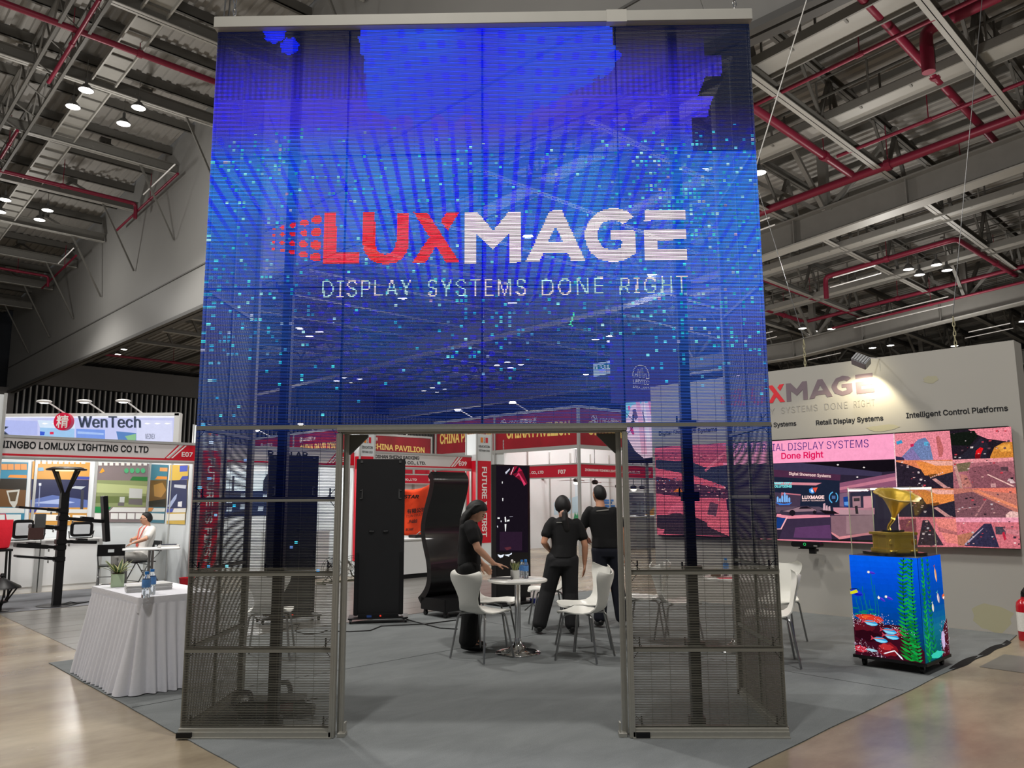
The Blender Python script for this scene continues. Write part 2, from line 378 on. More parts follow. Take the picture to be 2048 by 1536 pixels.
K1S = 0.064; K2S = 0.08
def z1(u): return 18.7 - K1S * u
def drop2(u): return K2S * min(u, 14) + 0.012 * max(0.0, u - 14)      # the far roof falls to the left, then runs nearly level
def z2(u): return 13.3 - drop2(u)
M_deck = mat('galvanised_roof_deck', '#a5a29d', 0.6, 0.1, 0.1, 0.5)
def deck(v0, v1, u0, u1, zf, pitch, amp, name):
    mb = MB(); n = int((v1 - v0) / pitch); prof = []
    for i in range(n):
        a = v0 + i * pitch
        prof += [(a, 0), (a + pitch * .42, 0), (a + pitch * .5, amp), (a + pitch * .92, amp)]
    vs = []; fs = []
    for (x, dz) in prof: vs += [(x, u0, zf(u0) + dz), (x, u1, zf(u1) + dz)]
    for i in range(len(prof) - 1): fs.append((2 * i, 2 * i + 2, 2 * i + 3, 2 * i + 1))
    mb.add(vs, fs); mb.box(((v0 + v1) / 2, (u0 + u1) / 2, (zf(u0) + zf(u1)) / 2 + 0.9), (0.01, 0.01, 0.01))
    return struct(mb.build(name, M_deck, loc=(0, 0, 0), rz=R45))
deck(-14, 8, -12, 66, z1, 0.36, 0.075, 'ceiling_near_hall')
deck(8.4, 62, -22, 14, z2, 0.36, 0.075, 'ceiling_far_hall'); deck(8.4, 62, 14, 60, z2, 0.36, 0.075, 'ceiling_far_hall')
# bulkhead between the two halls: a wall along u whose lower part ends in a track
M_bulk = mat('grey_bulkhead_board', '#8f8e8b', 0.55, 0, 0.1, 0.35)
M_bulk2 = mat('dark_bulkhead_board', '#5f5e5c', 0.6, 0, 0.1, 0.35)
bw = MB()
def zb(u): return 8.95 if u > 14 else 9.64
for ua, ub in ((-22, 14), (14, 58)):
    z = zb((ua + ub) / 2)
    bw.add([(8, ua, z), (8, ub, z), (8, ub, z1(ub) + .3), (8, ua, z1(ua) + .3), (8.35, ua, z), (8.35, ub, z), (8.35, ub, z1(ub) + .3), (8.35, ua, z1(ua) + .3)],
           [(0, 1, 2, 3), (4, 7, 6, 5), (0, 4, 5, 1), (3, 2, 6, 7), (0, 3, 7, 4), (1, 5, 6, 2)])
    bw.b2((7.93, ua, z - 0.14), (8.1, ub, z), 1); bw.b2((8.18, ua, z - 0.14), (8.4, ub, z), 1)
    bw.b2((7.965, ua, z + 1.62), (8.0, ub, z + 1.68), 1)
struct(bw.build('wall_partition', [M_bulk, M_bulk2], loc=(0, 0, 0), rz=R45))
# slatted end wall and plain upper band, far back on the left; dark back walls
M_dark = mat('dark_hall_wall', '#1d2026', 0.8, 0, 0.2, 0.3); M_slat = mat('pale_slat', '#b4b4b4', 0.5); M_band = mat('grey_wall_band', '#6a6867', 0.7)
we = MB(); we.b2((-14, 60, 0), (62, 60.3, 17.5)); struct(we.build('wall_end', M_dark, loc=(0, 0, 0), rz=R45))
sw = Th('slat_screen', 'tall screen of pale vertical slats on the dark end wall above the booths', 'slat wall', BL(8.6, 57.6, 0), R45)
ZS = on_u(225, 782, 57.6)[2]; ZT = on_u(200, 735, 57.6)[2]
MB().b2((0, 0.45, 0), (48, 0.5, ZS)).build('backing', M_dark, sw)
sl = MB()
for i in range(128): sl.b2((i * 0.37, 0, 1.0), (i * 0.37 + 0.095, 0.3, ZS - .05))
sl.build('slat', M_slat, sw)['kind'] = 'stuff'
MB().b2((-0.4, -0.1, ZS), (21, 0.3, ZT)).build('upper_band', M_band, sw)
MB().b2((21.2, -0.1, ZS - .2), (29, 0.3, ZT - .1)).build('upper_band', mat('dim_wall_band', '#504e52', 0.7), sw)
pl = MB(); pl.b2((6.4, 57.4, 0), (8.4, 58.4, 9.2)); pl.b2((6.3, 57.3, 6.6), (8.5, 58.5, 6.7)); struct(pl.build('wall_pier', M_band, loc=(0, 0, 0), rz=R45))
wr = MB(); wr.b2((61.7, -24, 0), (62, 60, 17)); struct(wr.build('wall_back', M_dark, loc=(0, 0, 0), rz=R45))
M_glz = mat('dark_window_panel', '#39434c', 0.4)
for i in range(6):
    T = MB(); T.b2((61.55, -2 + i * 4.1, 6.2), (61.68, 1.8 + i * 4.1, 11.2)); T.b2((61.5, -2.1 + i * 4.1, 6.0), (61.7, 1.9 + i * 4.1, 6.2), 1); T.b2((61.5, -.12 + i * 4.1, 6.2), (61.7, -.02 + i * 4.1, 11.2), 1)
    struct(T.build('window_%d' % (i + 1), [M_glz, M_dark], loc=(0, 0, 0), rz=R45))

# ------------------------------------------------------------------ roof steel of the near hall (upper left)
def ibeam(mb, p, q, d, w, t=0.03, mw=0, mf=1):
    p = Vector(p); q = Vector(q)
    mb.bar(p + Vector((0, 0, d / 2)), q + Vector((0, 0, d / 2)), t, d, mw)
    mb.bar(p + Vector((0, 0, t / 2)), q + Vector((0, 0, t / 2)), w, t, mf); mb.bar(p + Vector((0, 0, d)), q + Vector((0, 0, d)), w, t, mw)
us = [18.75 + 4.76 * k for k in range(-1, 8)]
for i, u in enumerate(us):
    T = Th('roof_beam', 'grey steel roof beam with pale lower flange, %s from the front at upper left' % ordinal(i), 'beam', BL(-9, u, 16.75 - K1S * u), R45, 'roof beams of the near hall')
    mb = MB(); ibeam(mb, (0, 0, 0.25), (16.9, 0, 0.25), 0.42, 0.24); mb.build('beam', [M_steeld, M_steell], T)
    st = MB(); st.bar((15.4, 0, .3), (16.93, 0, -2.6), .07, .07); st.build('wall_strut', M_steeld, T)
    for j, x in enumerate((5.2, 9.6, 13.6)):
        k = MB(); top = 1.55
        k.bar((x, 0, 0.45), (x + 0.9, 1.75, top), 0.09, 0.09); k.bar((x + 1.8, 0, 0.45), (x + 0.95, 1.75, top), 0.09, 0.09); k.box((x + 0.92, 1.75, top + .06), (0.4, 0.2, 0.24))
        k.build('brace', M_steeld, T)
for i in range(22):
    u = 12.6 + i * 2.38
    p = MB(); z = z1(u) - 0.36; p.b2((0, -0.03, 0), (17.0, 0.03, 0.34)); p.b2((0, -0.03, 0), (17.0, 0.14, 0.03))
    tag(p.build('roof_purlin', M_steeld, loc=BL(-9, u, z), rz=R45), 'dark purlin close under the corrugated roof, %s from the front at upper left' % ordinal(i), 'purlin', 'purlins of the near hall')
# cable ladder and lattice girder along u
a = on_roof(370, 0, 17.3, K1S); b = on_roof(0, 440, 17.3, K1S)
T = Th('cable_ladder', 'long pale cable ladder running under the roof at upper left', 'cable tray', BL(3.2, 8, 0), R45)
mb = MB(); zt = lambda u: 17.22 - K1S * u
for x in (0.0, 0.74): mb.bar((x, 0, zt(8)), (x, 50, zt(58)), 0.05, 0.16)
mb.build('side_rail', M_steell, T); mb = MB(); mb.bar((0.37, 0, zt(8) + .05), (0.37, 50, zt(58) + .05), 0.7, 0.012); mb.build('tray_plate', mat('tray_plate', '#9a9892', 0.5, 0.2), T)
mb = MB()
for k in range(62): mb.b2((0.02, k * 0.8, zt(8 + k * .8) - .02), (0.72, k * 0.8 + 0.05, zt(8 + k * .8) + .03))
mb.build('rung', M_steeld, T)['kind'] = 'stuff'
T = Th('lattice_girder', 'dark lattice girder beside the cable ladder at upper left', 'girder', BL(1.5, 8, 0), R45)
mb = MB(); zl = lambda u: 16.9 - K1S * u
for x in (0, 0.8):
    for dz in (0, 1.0): mb.bar((x, 0, zl(8) + dz), (x, 50, zl(58) + dz), 0.09, 0.09)
mb.build('chord', M_steeld, T); mb = MB()
for k in range(33):
    y = k * 1.5; z = zl(8 + y)
    for x in (0, 0.8): mb.bar((x, y, z), (x, y + .75, z + 1.0), 0.05, 0.05); mb.bar((x, y + .75, z + 1.0), (x, y + 1.5, z), 0.05, 0.05)
    mb.bar((0, y, z), (0.8, y + 0.75, z), 0.04, 0.04)
mb.build('web', M_steeld, T)
def pipe(name, label, pts, r, m=M_redpipe, cat='pipe', joints=True, group=None, hang=None):
    pts = [np.asarray(p, float) for p in pts]; O = pts[0]; T = Th(name, label, cat, O, 0, group)
    mb = MB(); P = []
    for i, p in enumerate(pts):
        if 0 < i < len(pts) - 1:
            a = pts[i - 1] - p; b = pts[i + 1] - p; ra = min(0.3, np.linalg.norm(a) * .4, np.linalg.norm(b) * .4)
            a = a / np.linalg.norm(a); b = b / np.linalg.norm(b)
            P += [p + a * ra, p + a * ra * .35 + b * ra * .05, p + b * ra * .35 + a * ra * .05, p + b * ra]
        else: P.append(p)
    mb.tube([p - O for p in P], r, 10); mb.build('pipe_run', m, T, smooth=True)
    if joints:
        for i in range(len(pts) - 1):
            d = pts[i + 1] - pts[i]; L = np.linalg.norm(d); d = d / L
            if L < 2: continue
            for k in range(1, max(2, int(L / 4.5))):
                q = pts[i] + d * (k * 4.5 if L > 6 else L / 2) - O
                if k * 4.5 > L - .4 and L > 6: break
                mb = MB(); mb.tube([q - d * .08, q + d * .08], r * 1.32, 10); mb.bar(q, q + np.array([0, 0, hang or 1.2]), 0.02, 0.02); mb.build('hanger', M_redpipe if k % 2 else M_steeld, T)
    return T
r1 = lambda x, y, h=16.9: on_roof(x, y, h, K1S)
# ends of pipes snapped to the hall axes
def alongv(a, b): a = np.asarray(a); b = np.asarray(b); ua = (a @ UV_U + b @ UV_U) / 2; return [BL(a @ UV_V, ua, (a[2] + b[2]) / 2), BL(b @ UV_V, ua, (a[2] + b[2]) / 2)]
def alongu(a, b): a = np.asarray(a); b = np.asarray(b); va = (a @ UV_V + b @ UV_V) / 2; return [BL(va, a @ UV_U, a[2]), BL(va, b @ UV_U, b[2])]
A, B = alongv(r1(-60, -22), r1(430, 166)); pipe('sprinkler_pipe', 'thick red pipe crossing the upper left corner', [A, B], 0.10)
pipe('sprinkler_pipe', 'red branch pipe crossing the thick red pipe at upper left', alongu(r1(205, 0, 16.7), r1(92, 163, 16.7)), 0.065)
A, B = alongv(r1(-40, 331), r1(272, 408)); pipe('sprinkler_pipe', 'red pipe with a bent end in front of the grey bulkhead at left', [A, B, B - np.array([0, 0, .7])], 0.085)
pipe('sprinkler_pipe', 'red sloping pipe end against the bulkhead at left', alongu(r1(226, 461, 16.6), r1(362, 349, 16.6)), 0.055)
pipe('sprinkler_pipe', 'short red pipe end at the left edge of the photo, upper part', alongu(r1(0, 315, 16.8), r1(37, 262, 16.8)), 0.06)
A, B = alongv(r1(-30, 531), r1(97, 553)); pipe('sprinkler_pipe', 'thin red pipe low at the left edge above the booths', [A, B, B - np.array([0, 0, .6])], 0.07)
pipe('sprinkler_pipe', 'lower red pipe end against the bulkhead at far left', alongu(r1(79, 576, 16.6), r1(158, 512, 16.6)), 0.05)
pipe('conduit', 'bright white conduit stub in front of the bulkhead at left', alongu(r1(283, 388, 16.2), r1(354, 330, 16.2)), 0.028, M_inkwhite, joints=False)
pipe('conduit', 'bright white conduit stub at far left below the other', alongu(r1(118, 527, 16.2), r1(146, 496, 16.2)), 0.028, M_inkwhite, joints=False)

def r2(x, y, h=11.3):
    P = on_roof(x, y, h, K2S)
    return P if uvz(P)[0] <= 14 else on_roof(x, y, h - K2S * 14 + .012 * 14, .012)
# ------------------------------------------------------------------ hall lamps
E_lamp = emit('lamp_glow', '#fffaf0', 9.0)
M_house = mat('grey_lamp_housing', '#5b5b59', 0.5, 0.3)
def hall_lamp(P, label, r=0.2, drop=0.8, group='high bay hall lamps'):
    T = Th('hall_lamp', label, 'lamp', P, 0, group)
    mb = MB(); mb.lathe([(0.001, .42), (.05, .42), (.05, .22), (.1, .2), (r, .03), (r, 0.0), (r * .96, 0)], n=16); mb.build('housing', M_house, T, smooth=True)
    mb = MB(); mb.lathe([(0.001, -0.02), (r * .6, -0.015), (r * .95, 0.003)], n=16); mb.build('diffuser', E_lamp, T)
    MB().tube([(0, 0, .4), (0, 0, .4 + drop)], 0.012, 5).build('rod', M_steeld, T)
left = [(172, 181), (146, 214), (277, 216), (247, 248), (10, 400), (0, 424), (95, 421), (79, 440)]
for i, (x, y) in enumerate(sorted(left, key=lambda q: q[0])):
    hall_lamp(r1(x, y, 16.6), 'bright round hall lamp at upper left, %s of eight from the left' % ordinal(i), 0.24, 0.7, 'hall lamps at upper left')
for i, (x, y) in enumerate([(248, 699), (236, 709)]):
    hall_lamp(on_roof(x, y, 12.4, 0.02), 'small round hall lamp under the bulkhead at left, %s' % ('upper one' if i == 0 else 'lower one'), 0.2, 0.5, 'hall lamps under the bulkhead')
right = [(1518, 346), (1642, 458), (1701, 443), (1817, 539), (1839, 550), (1873, 530), (1894, 541), (1605, 657), (1627, 663), (1663, 658), (1944, 599), (1963, 606), (1996, 592), (2015, 600), (1745, 696), (1781, 691), (1909, 692), (2046, 643)]
for i, (x, y) in enumerate(sorted(right, key=lambda q: q[0])):
    hall_lamp(on_roof(x, y, 10.9, K2S), 'round hall lamp right of the screen, %s from the left' % ordinal(i), 0.2, 0.6, 'hall lamps right of the screen')
thru = [(1407, 342), (579, 666), (599, 657), (639, 664), (619, 673), (673, 762), (688, 755), (719, 758), (703, 766), (848, 782), (865, 776), (874, 785), (890, 779), (805, 597), (1056, 473), (1304, 550), (1004, 640), (1065, 639), (1191, 679), (1219, 672), (1219, 683), (1248, 677), (1349, 709), (994, 731), (1015, 725), (1042, 729), (1021, 736), (1172, 749), (1174, 758), (1025, 606)]
for i, (x, y) in enumerate(sorted(thru, key=lambda q: q[0])):
    hall_lamp(r2(x, y, 10.9 if y > 500 else 11.5), 'round hall lamp seen through the screen, %s from the left' % ordinal(i), 0.2, 0.6, 'hall lamps seen through the screen')

# ------------------------------------------------------------------ roof steel of the far hall (right)
for i in range(13):
    u = 0.4 + 3.5 * (i - 1)
    T = Th('roof_truss', 'grey roof truss with zigzag web, %s from the right in the far hall' % ordinal(i), 'truss', BL(8.5, u, 0), R45, 'roof trusses of the far hall')
    zb_, zt_ = 11.25 - drop2(u), 12.75 - drop2(u)
    mb = MB(); L = 46
    ibeam(mb, (0, 0, zb_), (L, 0, zb_), 0.2, 0.22, 0.02); mb.build('bottom_chord', [M_steeld, M_steell], T)
    mb = MB(); ibeam(mb, (0, 0, zt_), (L, 0, zt_), 0.22, 0.2, 0.02); mb.build('top_chord', [M_steeld, M_steeld], T)
    for k in range(10):
        x = 2 + k * 4.6; mb = MB()
        mb.bar((x, 0, zb_ + .2), (x + .75, 0, zt_), 0.1, 0.1); mb.bar((x + 1.5, 0, zb_ + .2), (x + .8, 0, zt_), 0.1, 0.1); mb.bar((x + .2, 0, zb_ + .2), (x - .9, 0, zt_), 0.07, 0.07)
        mb.build('web', M_steeld, T)
for i in range(22):
    v = 10.5 + i * 2.3
    p = MB(); p.bar((0, -18, z2(-18) - .22), (0, 14, z2(14) - .22), 0.07, 0.2); p.bar((0, 14, z2(14) - .22), (0, 56, z2(56) - .22), 0.07, 0.2)
    tag(p.build('roof_purlin', M_steeld, loc=BL(v, 0, 0), rz=R45), 'purlin along the roof of the far hall, %s from the bulkhead' % ordinal(i), 'purlin', 'purlins of the far hall')
for i, (v, lab) in enumerate(((20.1, 'nearer heavy grey girder crossing the right side of the photo'), (34.2, 'farther heavy grey girder just above the stand wall at right'), (50.0, 'farthest heavy girder low in the far hall'))):
    T = Th('girder', lab, 'girder', BL(v, 0, 0), R45)
    mb = MB(); zg = lambda u: 10.0 - 0.1 * min(u, 14) - .012 * max(0, u - 14) + (0.35 if i == 0 else 0.0)
    d = 0.85
    for ua, ub in ((-16, 14), (14, 50)): mb.bar((0, ua, zg(ua) + d / 2), (0, ub, zg(ub) + d / 2), 0.05, d); mb.bar((0, ua, zg(ua)), (0, ub, zg(ub)), 0.55, 0.05, 1); mb.bar((0, ua, zg(ua) + d), (0, ub, zg(ub) + d), 0.55, 0.05)
    mb.build('beam', [M_steel, M_steell], T)
    for k in range(14): MB().b2((-.2, -14 + k * 3.5, zg(-14 + k * 3.5)), (.2, -13.97 + k * 3.5, zg(-14 + k * 3.5) + d)).build('stiffener', M_steel, T)
    for k in range(5):
        u = -8 + k * 7.0; st = MB(); zz = zg(u) + d; st.bar((0, u, zz), (0, u, z2(u) - .3), 0.26, 0.26); st.bar((0, u - .15, zz), (0, u - 2.3, z2(u - 2) - .4), 0.13, 0.13); st.bar((0, u + .15, zz), (0, u + 2.3, z2(u + 2) - .4), 0.13, 0.13)
        st.bar((0.1, u, zz), (2.6, u, z2(u) - .4), 0.13, 0.13); st.bar((-0.1, u, zz), (-2.6, u, z2(u) - .4), 0.13, 0.13)
        st.build('strut', M_steel, T)
def catwalk(v, u0, u1, z, lab, w=0.8):
    T = Th('catwalk', lab, 'catwalk', BL(v, u0, 0), R45, 'catwalks of the far hall')
    zz = lambda y: z - K2S * (u0 + y); L = u1 - u0
    mb = MB(); mb.bar((w / 2, 0, zz(0)), (w / 2, L, zz(L)), w, 0.03); mb.build('deck', M_steell, T)
    mb = MB()
    for x in (0, w): mb.bar((x, 0, zz(0)), (x, L, zz(L)), 0.05, 0.22)
    for k in range(int(L / 1.2)): mb.bar((0, k * 1.2, zz(k * 1.2) - .03), (w * .35, k * 1.2, zz(k * 1.2) - .03), 0.05, 0.05)
    mb.build('stringer', M_steel, T)
    for x in (0, w):
        mb = MB()
        for h in (0.55, 1.05): mb.bar((x, 0, zz(0) + h), (x, L, zz(L) + h), 0.04, 0.04)
        for k in range(int(L / 1.3) + 1): mb.bar((x, k * 1.3, zz(k * 1.3)), (x, k * 1.3, zz(k * 1.3) + 1.05), 0.045, 0.045)
        mb.build('railing', M_steeld, T)
catwalk(11.6, -9, 14, 11.55, 'catwalk with railings nearest the bulkhead at upper right')
catwalk(15.3, -9, 14, 11.55, 'second catwalk with railings from the bulkhead at upper right')
catwalk(24.2, -9, 14, 11.3, 'catwalk with railings behind the nearer girder')
catwalk(29.5, -9, 14, 11.3, 'catwalk with railings above the red pipe loop')
catwalk(39.5, -9, 14, 11.3, 'catwalk with railings beyond the farther girder')
pipe('sprinkler_pipe', 'thickest red main pipe rising to the right behind the screen edge', alongu(r2(1480, 428), r2(2100, 224)), 0.13)
pipe('sprinkler_pipe', 'red pipe running down to the right from the top edge of the photo', alongv(r2(1700, -10, 11.6), r2(2005, 283, 11.6)), 0.10)
pipe('sprinkler_pipe', 'red pipe joining the thickest red main from the screen edge', alongv(r2(1480, 199), r2(1703, 348)), 0.11)
pipe('sprinkler_pipe', 'thin red pipe crossing high at upper right', alongu(r2(1480, 208), r2(2010, -12)), 0.05)
pipe('sprinkler_pipe', 'thin red pipe below the second catwalk at upper right', alongu(r2(1664, 306), r2(2080, 164)), 0.05)
A, B = alongu(r2(1851, 62, 11.9), r2(2000, -12, 11.9)); pipe('sprinkler_pipe', 'short thick red riser bending down onto the long red pipe', [B, A, A - np.array([0, 0, 1.0])], 0.14, joints=False)
pipe('sprinkler_pipe', 'thin red pipe ending at the right above the nearer girder', alongu(r2(1782, 388, 11.0), r2(2080, 300, 11.0)), 0.045)
q = [r2(1618, 592, 10.2), r2(1620, 560, 11.2), r2(1634, 547, 11.2), r2(1925, 487, 11.2), r2(2044, 548, 11.2)]
A, B = alongu(q[2], q[3]); C_, D_ = alongv(B, q[4]); pipe('sprinkler_pipe', 'red pipe loop under the roof between the two heavy girders', [A - np.array([0, 0, .9]), A, B, D_], 0.10)
A, B = alongu(r2(1587, 636), r2(2080, 540)); pipe('sprinkler_pipe', 'long red pipe below the red loop, rising to the right', [alongv(r2(1520, 618), A)[0] , A, B], 0.09)
pipe('sprinkler_pipe', 'red cross pipe ending over the farther girder', alongv(r2(1520, 558), r2(1738, 640)), 0.07)
pipe('sprinkler_pipe', 'thin red pipe behind the lowest lamps at right', alongu(r2(1640, 648, 10.6), r2(2080, 572, 10.6)), 0.06)
pipe('sprinkler_pipe', 'thin red pipe under the bulkhead at left, crossing the far roof', alongv(r2(183, 706, 11.2), r2(410, 732, 11.2)), 0.07)
for i, (x0, y0, x1, y1) in enumerate(sorted([(1661, 553, 1755, 533), (1654, 572, 1768, 549), (1700, 633, 1908, 599), (1698, 652, 1916, 612), (1930, 661, 2027, 650), (1920, 672, 2035, 661), (1600, 716, 1696, 710), (1500, 446, 1543, 437), (1500, 464, 1553, 451), (1500, 672, 1549, 664), (1502, 684, 1557, 674)], key=lambda q: q[2])):
    pipe('conduit', 'thin bright conduit below the far roof at right, %s from the left' % ordinal(i), alongu(r2(x0, y0, 9.7), r2(x1, y1, 9.7)), 0.022, M_inkwhite, joints=False, group='bright conduits of the far hall')
# ================================================================== the LED screen gate: 4 m wide, 5.15 m high, opening 2 m x 2.05 m
LED = Th('led_screen_gate', 'tall transparent blue video screen gate with a doorway, red and white lettering', 'video screen', (0, 0, 0), 0)
PIT = 1 / 96.0; NX = 384; NZ = 480; Z0 = 0.055          # pixel pitch
gx = -2 + (np.arange(NX) + .5) * PIT; gz = Z0 + (np.arange(NZ) + .5) * PIT
GX, GZ = np.meshgrid(gx, gz)                               # [row, col]
def vnoise(X, Z, sx, sz, seed):
    r = np.random.default_rng(seed); G = r.random((64, 64)); a = (X + 10) * sx; b = (Z + 10) * sz
    i = np.floor(a).astype(int); j = np.floor(b).astype(int); fa = a - i; fb = b - j; fa = fa * fa * (3 - 2 * fa); fb = fb * fb * (3 - 2 * fb)
    g = lambda p, q: G[p % 64, q % 64]
    return (g(i, j) * (1 - fa) + g(i + 1, j) * fa) * (1 - fb) + (g(i, j + 1) * (1 - fa) + g(i + 1, j + 1) * fa) * fb
def sstep(a, b, x): t = np.clip((x - a) / (b - a), 0, 1); return t * t * (3 - 2 * t)
# the animation the screen shows: a fan of streaks over a blue field fading out below
H = GZ; X = GX
n1 = vnoise(X, H, 1.1, 1.1, 1); n2 = vnoise(X, H, 2.6, 2.6, 2); n3 = vnoise(X, H, 9, 9, 3); n4 = vnoise(X, H, .7, 1.6, 4)
right = sstep(-0.2, 1.5, X)
base = 0.30 + 0.70 * sstep(2.9, 3.75, H + 0.5 * (n1 - .5) + right * 0.45)
base *= 0.40 + 0.60 * sstep(2.0, 2.9, H + 0.5 * right); base *= sstep(1.9, 2.25, H + .1)
ang = np.arctan2(X, np.maximum(H - 1.2, 0.05)); rad = np.hypot(X, H - 1.2); ang = ang * (1 + .12 * np.abs(X))
fan = np.sin(ang * 150 + 1.2 * np.sin(rad * 1.9) + 1.5 * n1); dots = np.sin(rad * 48 + 2.5 * np.sin(ang * 14))
solid = sstep(4.55, 4.0, H) * (1 - sstep(.8, 1.5, np.abs(X - .1)) * sstep(3.9, 4.3, H))
streak = sstep(0.15, 0.8, fan * (solid + (1 - solid) * (.35 + .65 * (dots > 0)) ) + .25 * (dots - .2) * (1 - solid))
streak *= sstep(2.75, 3.15, H) * (1 - 0.8 * right * sstep(3.2, 3.7, H) * (.4 + .6 * n2)) * (0.25 + 0.75 * sstep(0.3, 0.62, n4 + .12 * solid))
lowdots = np.sin(X * 2 * PI / 0.128 + 0.5 * H) * np.sin(H * 2 * PI / 0.118 + 0.4 * X)
ld = sstep(0.2, 0.6, lowdots) * sstep(3.5, 3.1, H) * sstep(2.05, 2.5, H) * sstep(1.5, 0.8, np.abs(X + 0.1)) * (0.25 + 0.9 * vnoise(X, H, 2, 2, 8))
mid = sstep(4.35, 3.95, H)
B_ = base * (1.15 + 0.5 * n2); G_ = base * (0.055 + mid * (0.10 + .24 * n2)); R_ = base * (0.085 - 0.045 * mid * sstep(2.9, 3.5, H))
B_ = B_ * (1 - streak) + streak * base * 2.6; G_ *= 1 - 0.9 * streak; R_ *= 1 - 0.9 * streak
B_ = np.maximum(B_, 1.25 * ld); G_ *= 1 - .6 * ld
# strong field at the top centre with a blocky border; dark blocks in both upper corners
cell = 0.14; qi = np.floor((X + 5) / cell); qj = np.floor(H / cell); jag = np.sin(qi * 12.9898 + qj * 78.233) * 43758.5453; jag = jag - np.floor(jag)
fi = np.floor((X + 5) / .05); fj = np.floor(H / .05); jg2 = np.sin(fi * 12.9898 + fj * 78.233) * 43758.5453; jg2 = jg2 - np.floor(jg2)
xl = -0.93 + (5.05 - H) * 0.15 + sstep(4.45, 4.2, H) * 0.3 + 0.03 * (jg2 - .5); xr = 0.97 - sstep(4.75, 4.3, H) * .62 + 0.1 * (jag - .5) * 0.7
top = (H > 4.15 + 0.25 * n3) & (X > xl) & (X < xr)
topw = np.where(top, sstep(4.1, 4.4, H), 0)
B_ = B_ * (1 - topw) + topw * (1.55 + 1.2 * streak); G_ = G_ * (1 - topw) + topw * (0.13 * (1 - streak) * (.3 + n2)); R_ = R_ * (1 - topw) + topw * 0.02 * (1 - streak)
vs_ = 0.5 + 0.5 * np.sin(X * 2 * PI / 0.042)
fade = sstep(5.0 , 4.45, H)
cornL = (~top) & (X < 0); cornR = (~top) & (X >= 0)
off = np.where(cornL | cornR, fade, 1.0) * np.where((~top) & (H > 4.5), 0.55 + 0.45 * vs_, 1)
edgeR = (X > 1.66 - sstep(4.7, 4.3, H) * .12 + 0.12 * (np.floor(H / 0.16) % 2) * (H > 4.2)) & (H > 4.05)
off = np.where(edgeR, off * sstep(4.5, 3.6, H) * 0.7, off)
R_ = R_ * off; G_ = G_ * off + 0.004 * (H > 4.4) * edgeR; B_ = B_ * off
for (bx, bz, br) in ((-1.567, 5.04, .082), (-1.45, 4.93, .07), (1.0, 4.815, .04)):
    a = np.arctan2(H - bz, X - bx); blob = np.hypot(X - bx, H - bz) < br * (1 + 0.08 * np.sin(a * 7))
    B_ = np.where(blob, 1.9 + 0.4 * n3, B_); G_ = np.where(blob, 0.02, G_); R_ = np.where(blob, 0.0, R_)
# cyan sparkles on a coarse grid
cs = 0.0312; ci = np.floor((X + 2) / cs).astype(int); cj = np.floor(H / cs).astype(int)
h1 = np.random.default_rng(5).random((200, 200)); h2 = np.random.default_rng(6).random((200, 200)); HH = h1[cj % 200, ci % 200]; H2 = h2[cj % 200, ci % 200]
dens = 0.10 * sstep(1.15, 1.75, -X) * sstep(2.2, 3.0, H) * sstep(4.3, 3.9, H) + 0.15 * sstep(0.7, 1.5, X) * sstep(2.2, 2.7, H) * sstep(4.35, 4.0, H) + 0.03 * sstep(2.2, 2.9, H) * sstep(4.3, 4.0, H) + 0.02 * sstep(1.3, 2.0, -X) * sstep(1.2, 2.0, H) * sstep(3.4, 3.0, H)
dens += 0.16 * (np.abs(X - 0.04) < 0.3) * sstep(2.2, 2.6, H) * sstep(3.15, 2.9, H) + 0.05 * (np.hypot((X + .95) / 1.0, (H - 4.0) / .3) < 1)
dens += 0.004 * (X < -1.1) * (H < 2.3) * (H > 1.0)
dens = 1.25 * dens * (0.35 + 1.3 * vnoise(X, H, 2.2, 2.2, 11))
inner = (np.abs((X + 2) / cs - ci - .5) < 0.34) & (np.abs(H / cs - cj - .5) < 0.34)
spk = (HH < dens) & inner; tint = H2
amp_ = np.random.default_rng(8).random((200, 200))[cj % 200, ci % 200]; B_ = np.where(spk, .9 + 1.5 * tint * amp_, B_); G_ = np.where(spk, 0.35 + 1.6 * tint * amp_, G_); R_ = np.where(spk, 0.02 + .8 * amp_ ** 6, R_)
# faint residual glow on the unlit towers
B_ = B_ + 0.05 * sstep(0.9, 2.2, H); G_ = G_ + .004 * sstep(0.9, 2.2, H)
# ---- lettering lit by the screen's own pixels
def inpoly(poly):
    ins = np.zeros(X.shape, bool); n = len(poly)
    for i in range(n):
        (x1, y1), (x2, y2) = poly[i], poly[(i + 1) % n]
        c = ((y1 > H) != (y2 > H)); xx = (x2 - x1) * (H - y1) / ((y2 - y1) if y2 != y1 else 1e-9) + x1
        ins ^= c & (X < xx)
    return ins
def cr(pts, which):
    o = []
    for x, y in pts:
        x, y = (400 + x / 3.6571, 380 + y / 3.6571) if which == 3 else (960 + x / 3.4914, 380 + y / 3.4914) if which == 4 else (x, y)
        P = on_y(x, y, 0.0); o.append((P[0], P[2]))
    return o
def smooth_poly(p, k=2):
    for _ in range(k):
        q = []
        for i in range(len(p)):
            a, b = p[i], p[(i + 1) % len(p)]
            q += [(a[0] * .75 + b[0] * .25, a[1] * .75 + b[1] * .25), (a[0] * .25 + b[0] * .75, a[1] * .25 + b[1] * .75)]
        p = q
    return p
redm = np.zeros(X.shape, bool); whm = np.zeros(X.shape, bool); tgm = np.zeros(X.shape, bool)
redm |= inpoly(cr([(910, 165), (997, 165), (997, 460), (1170, 460), (1168, 537), (905, 537)], 3))
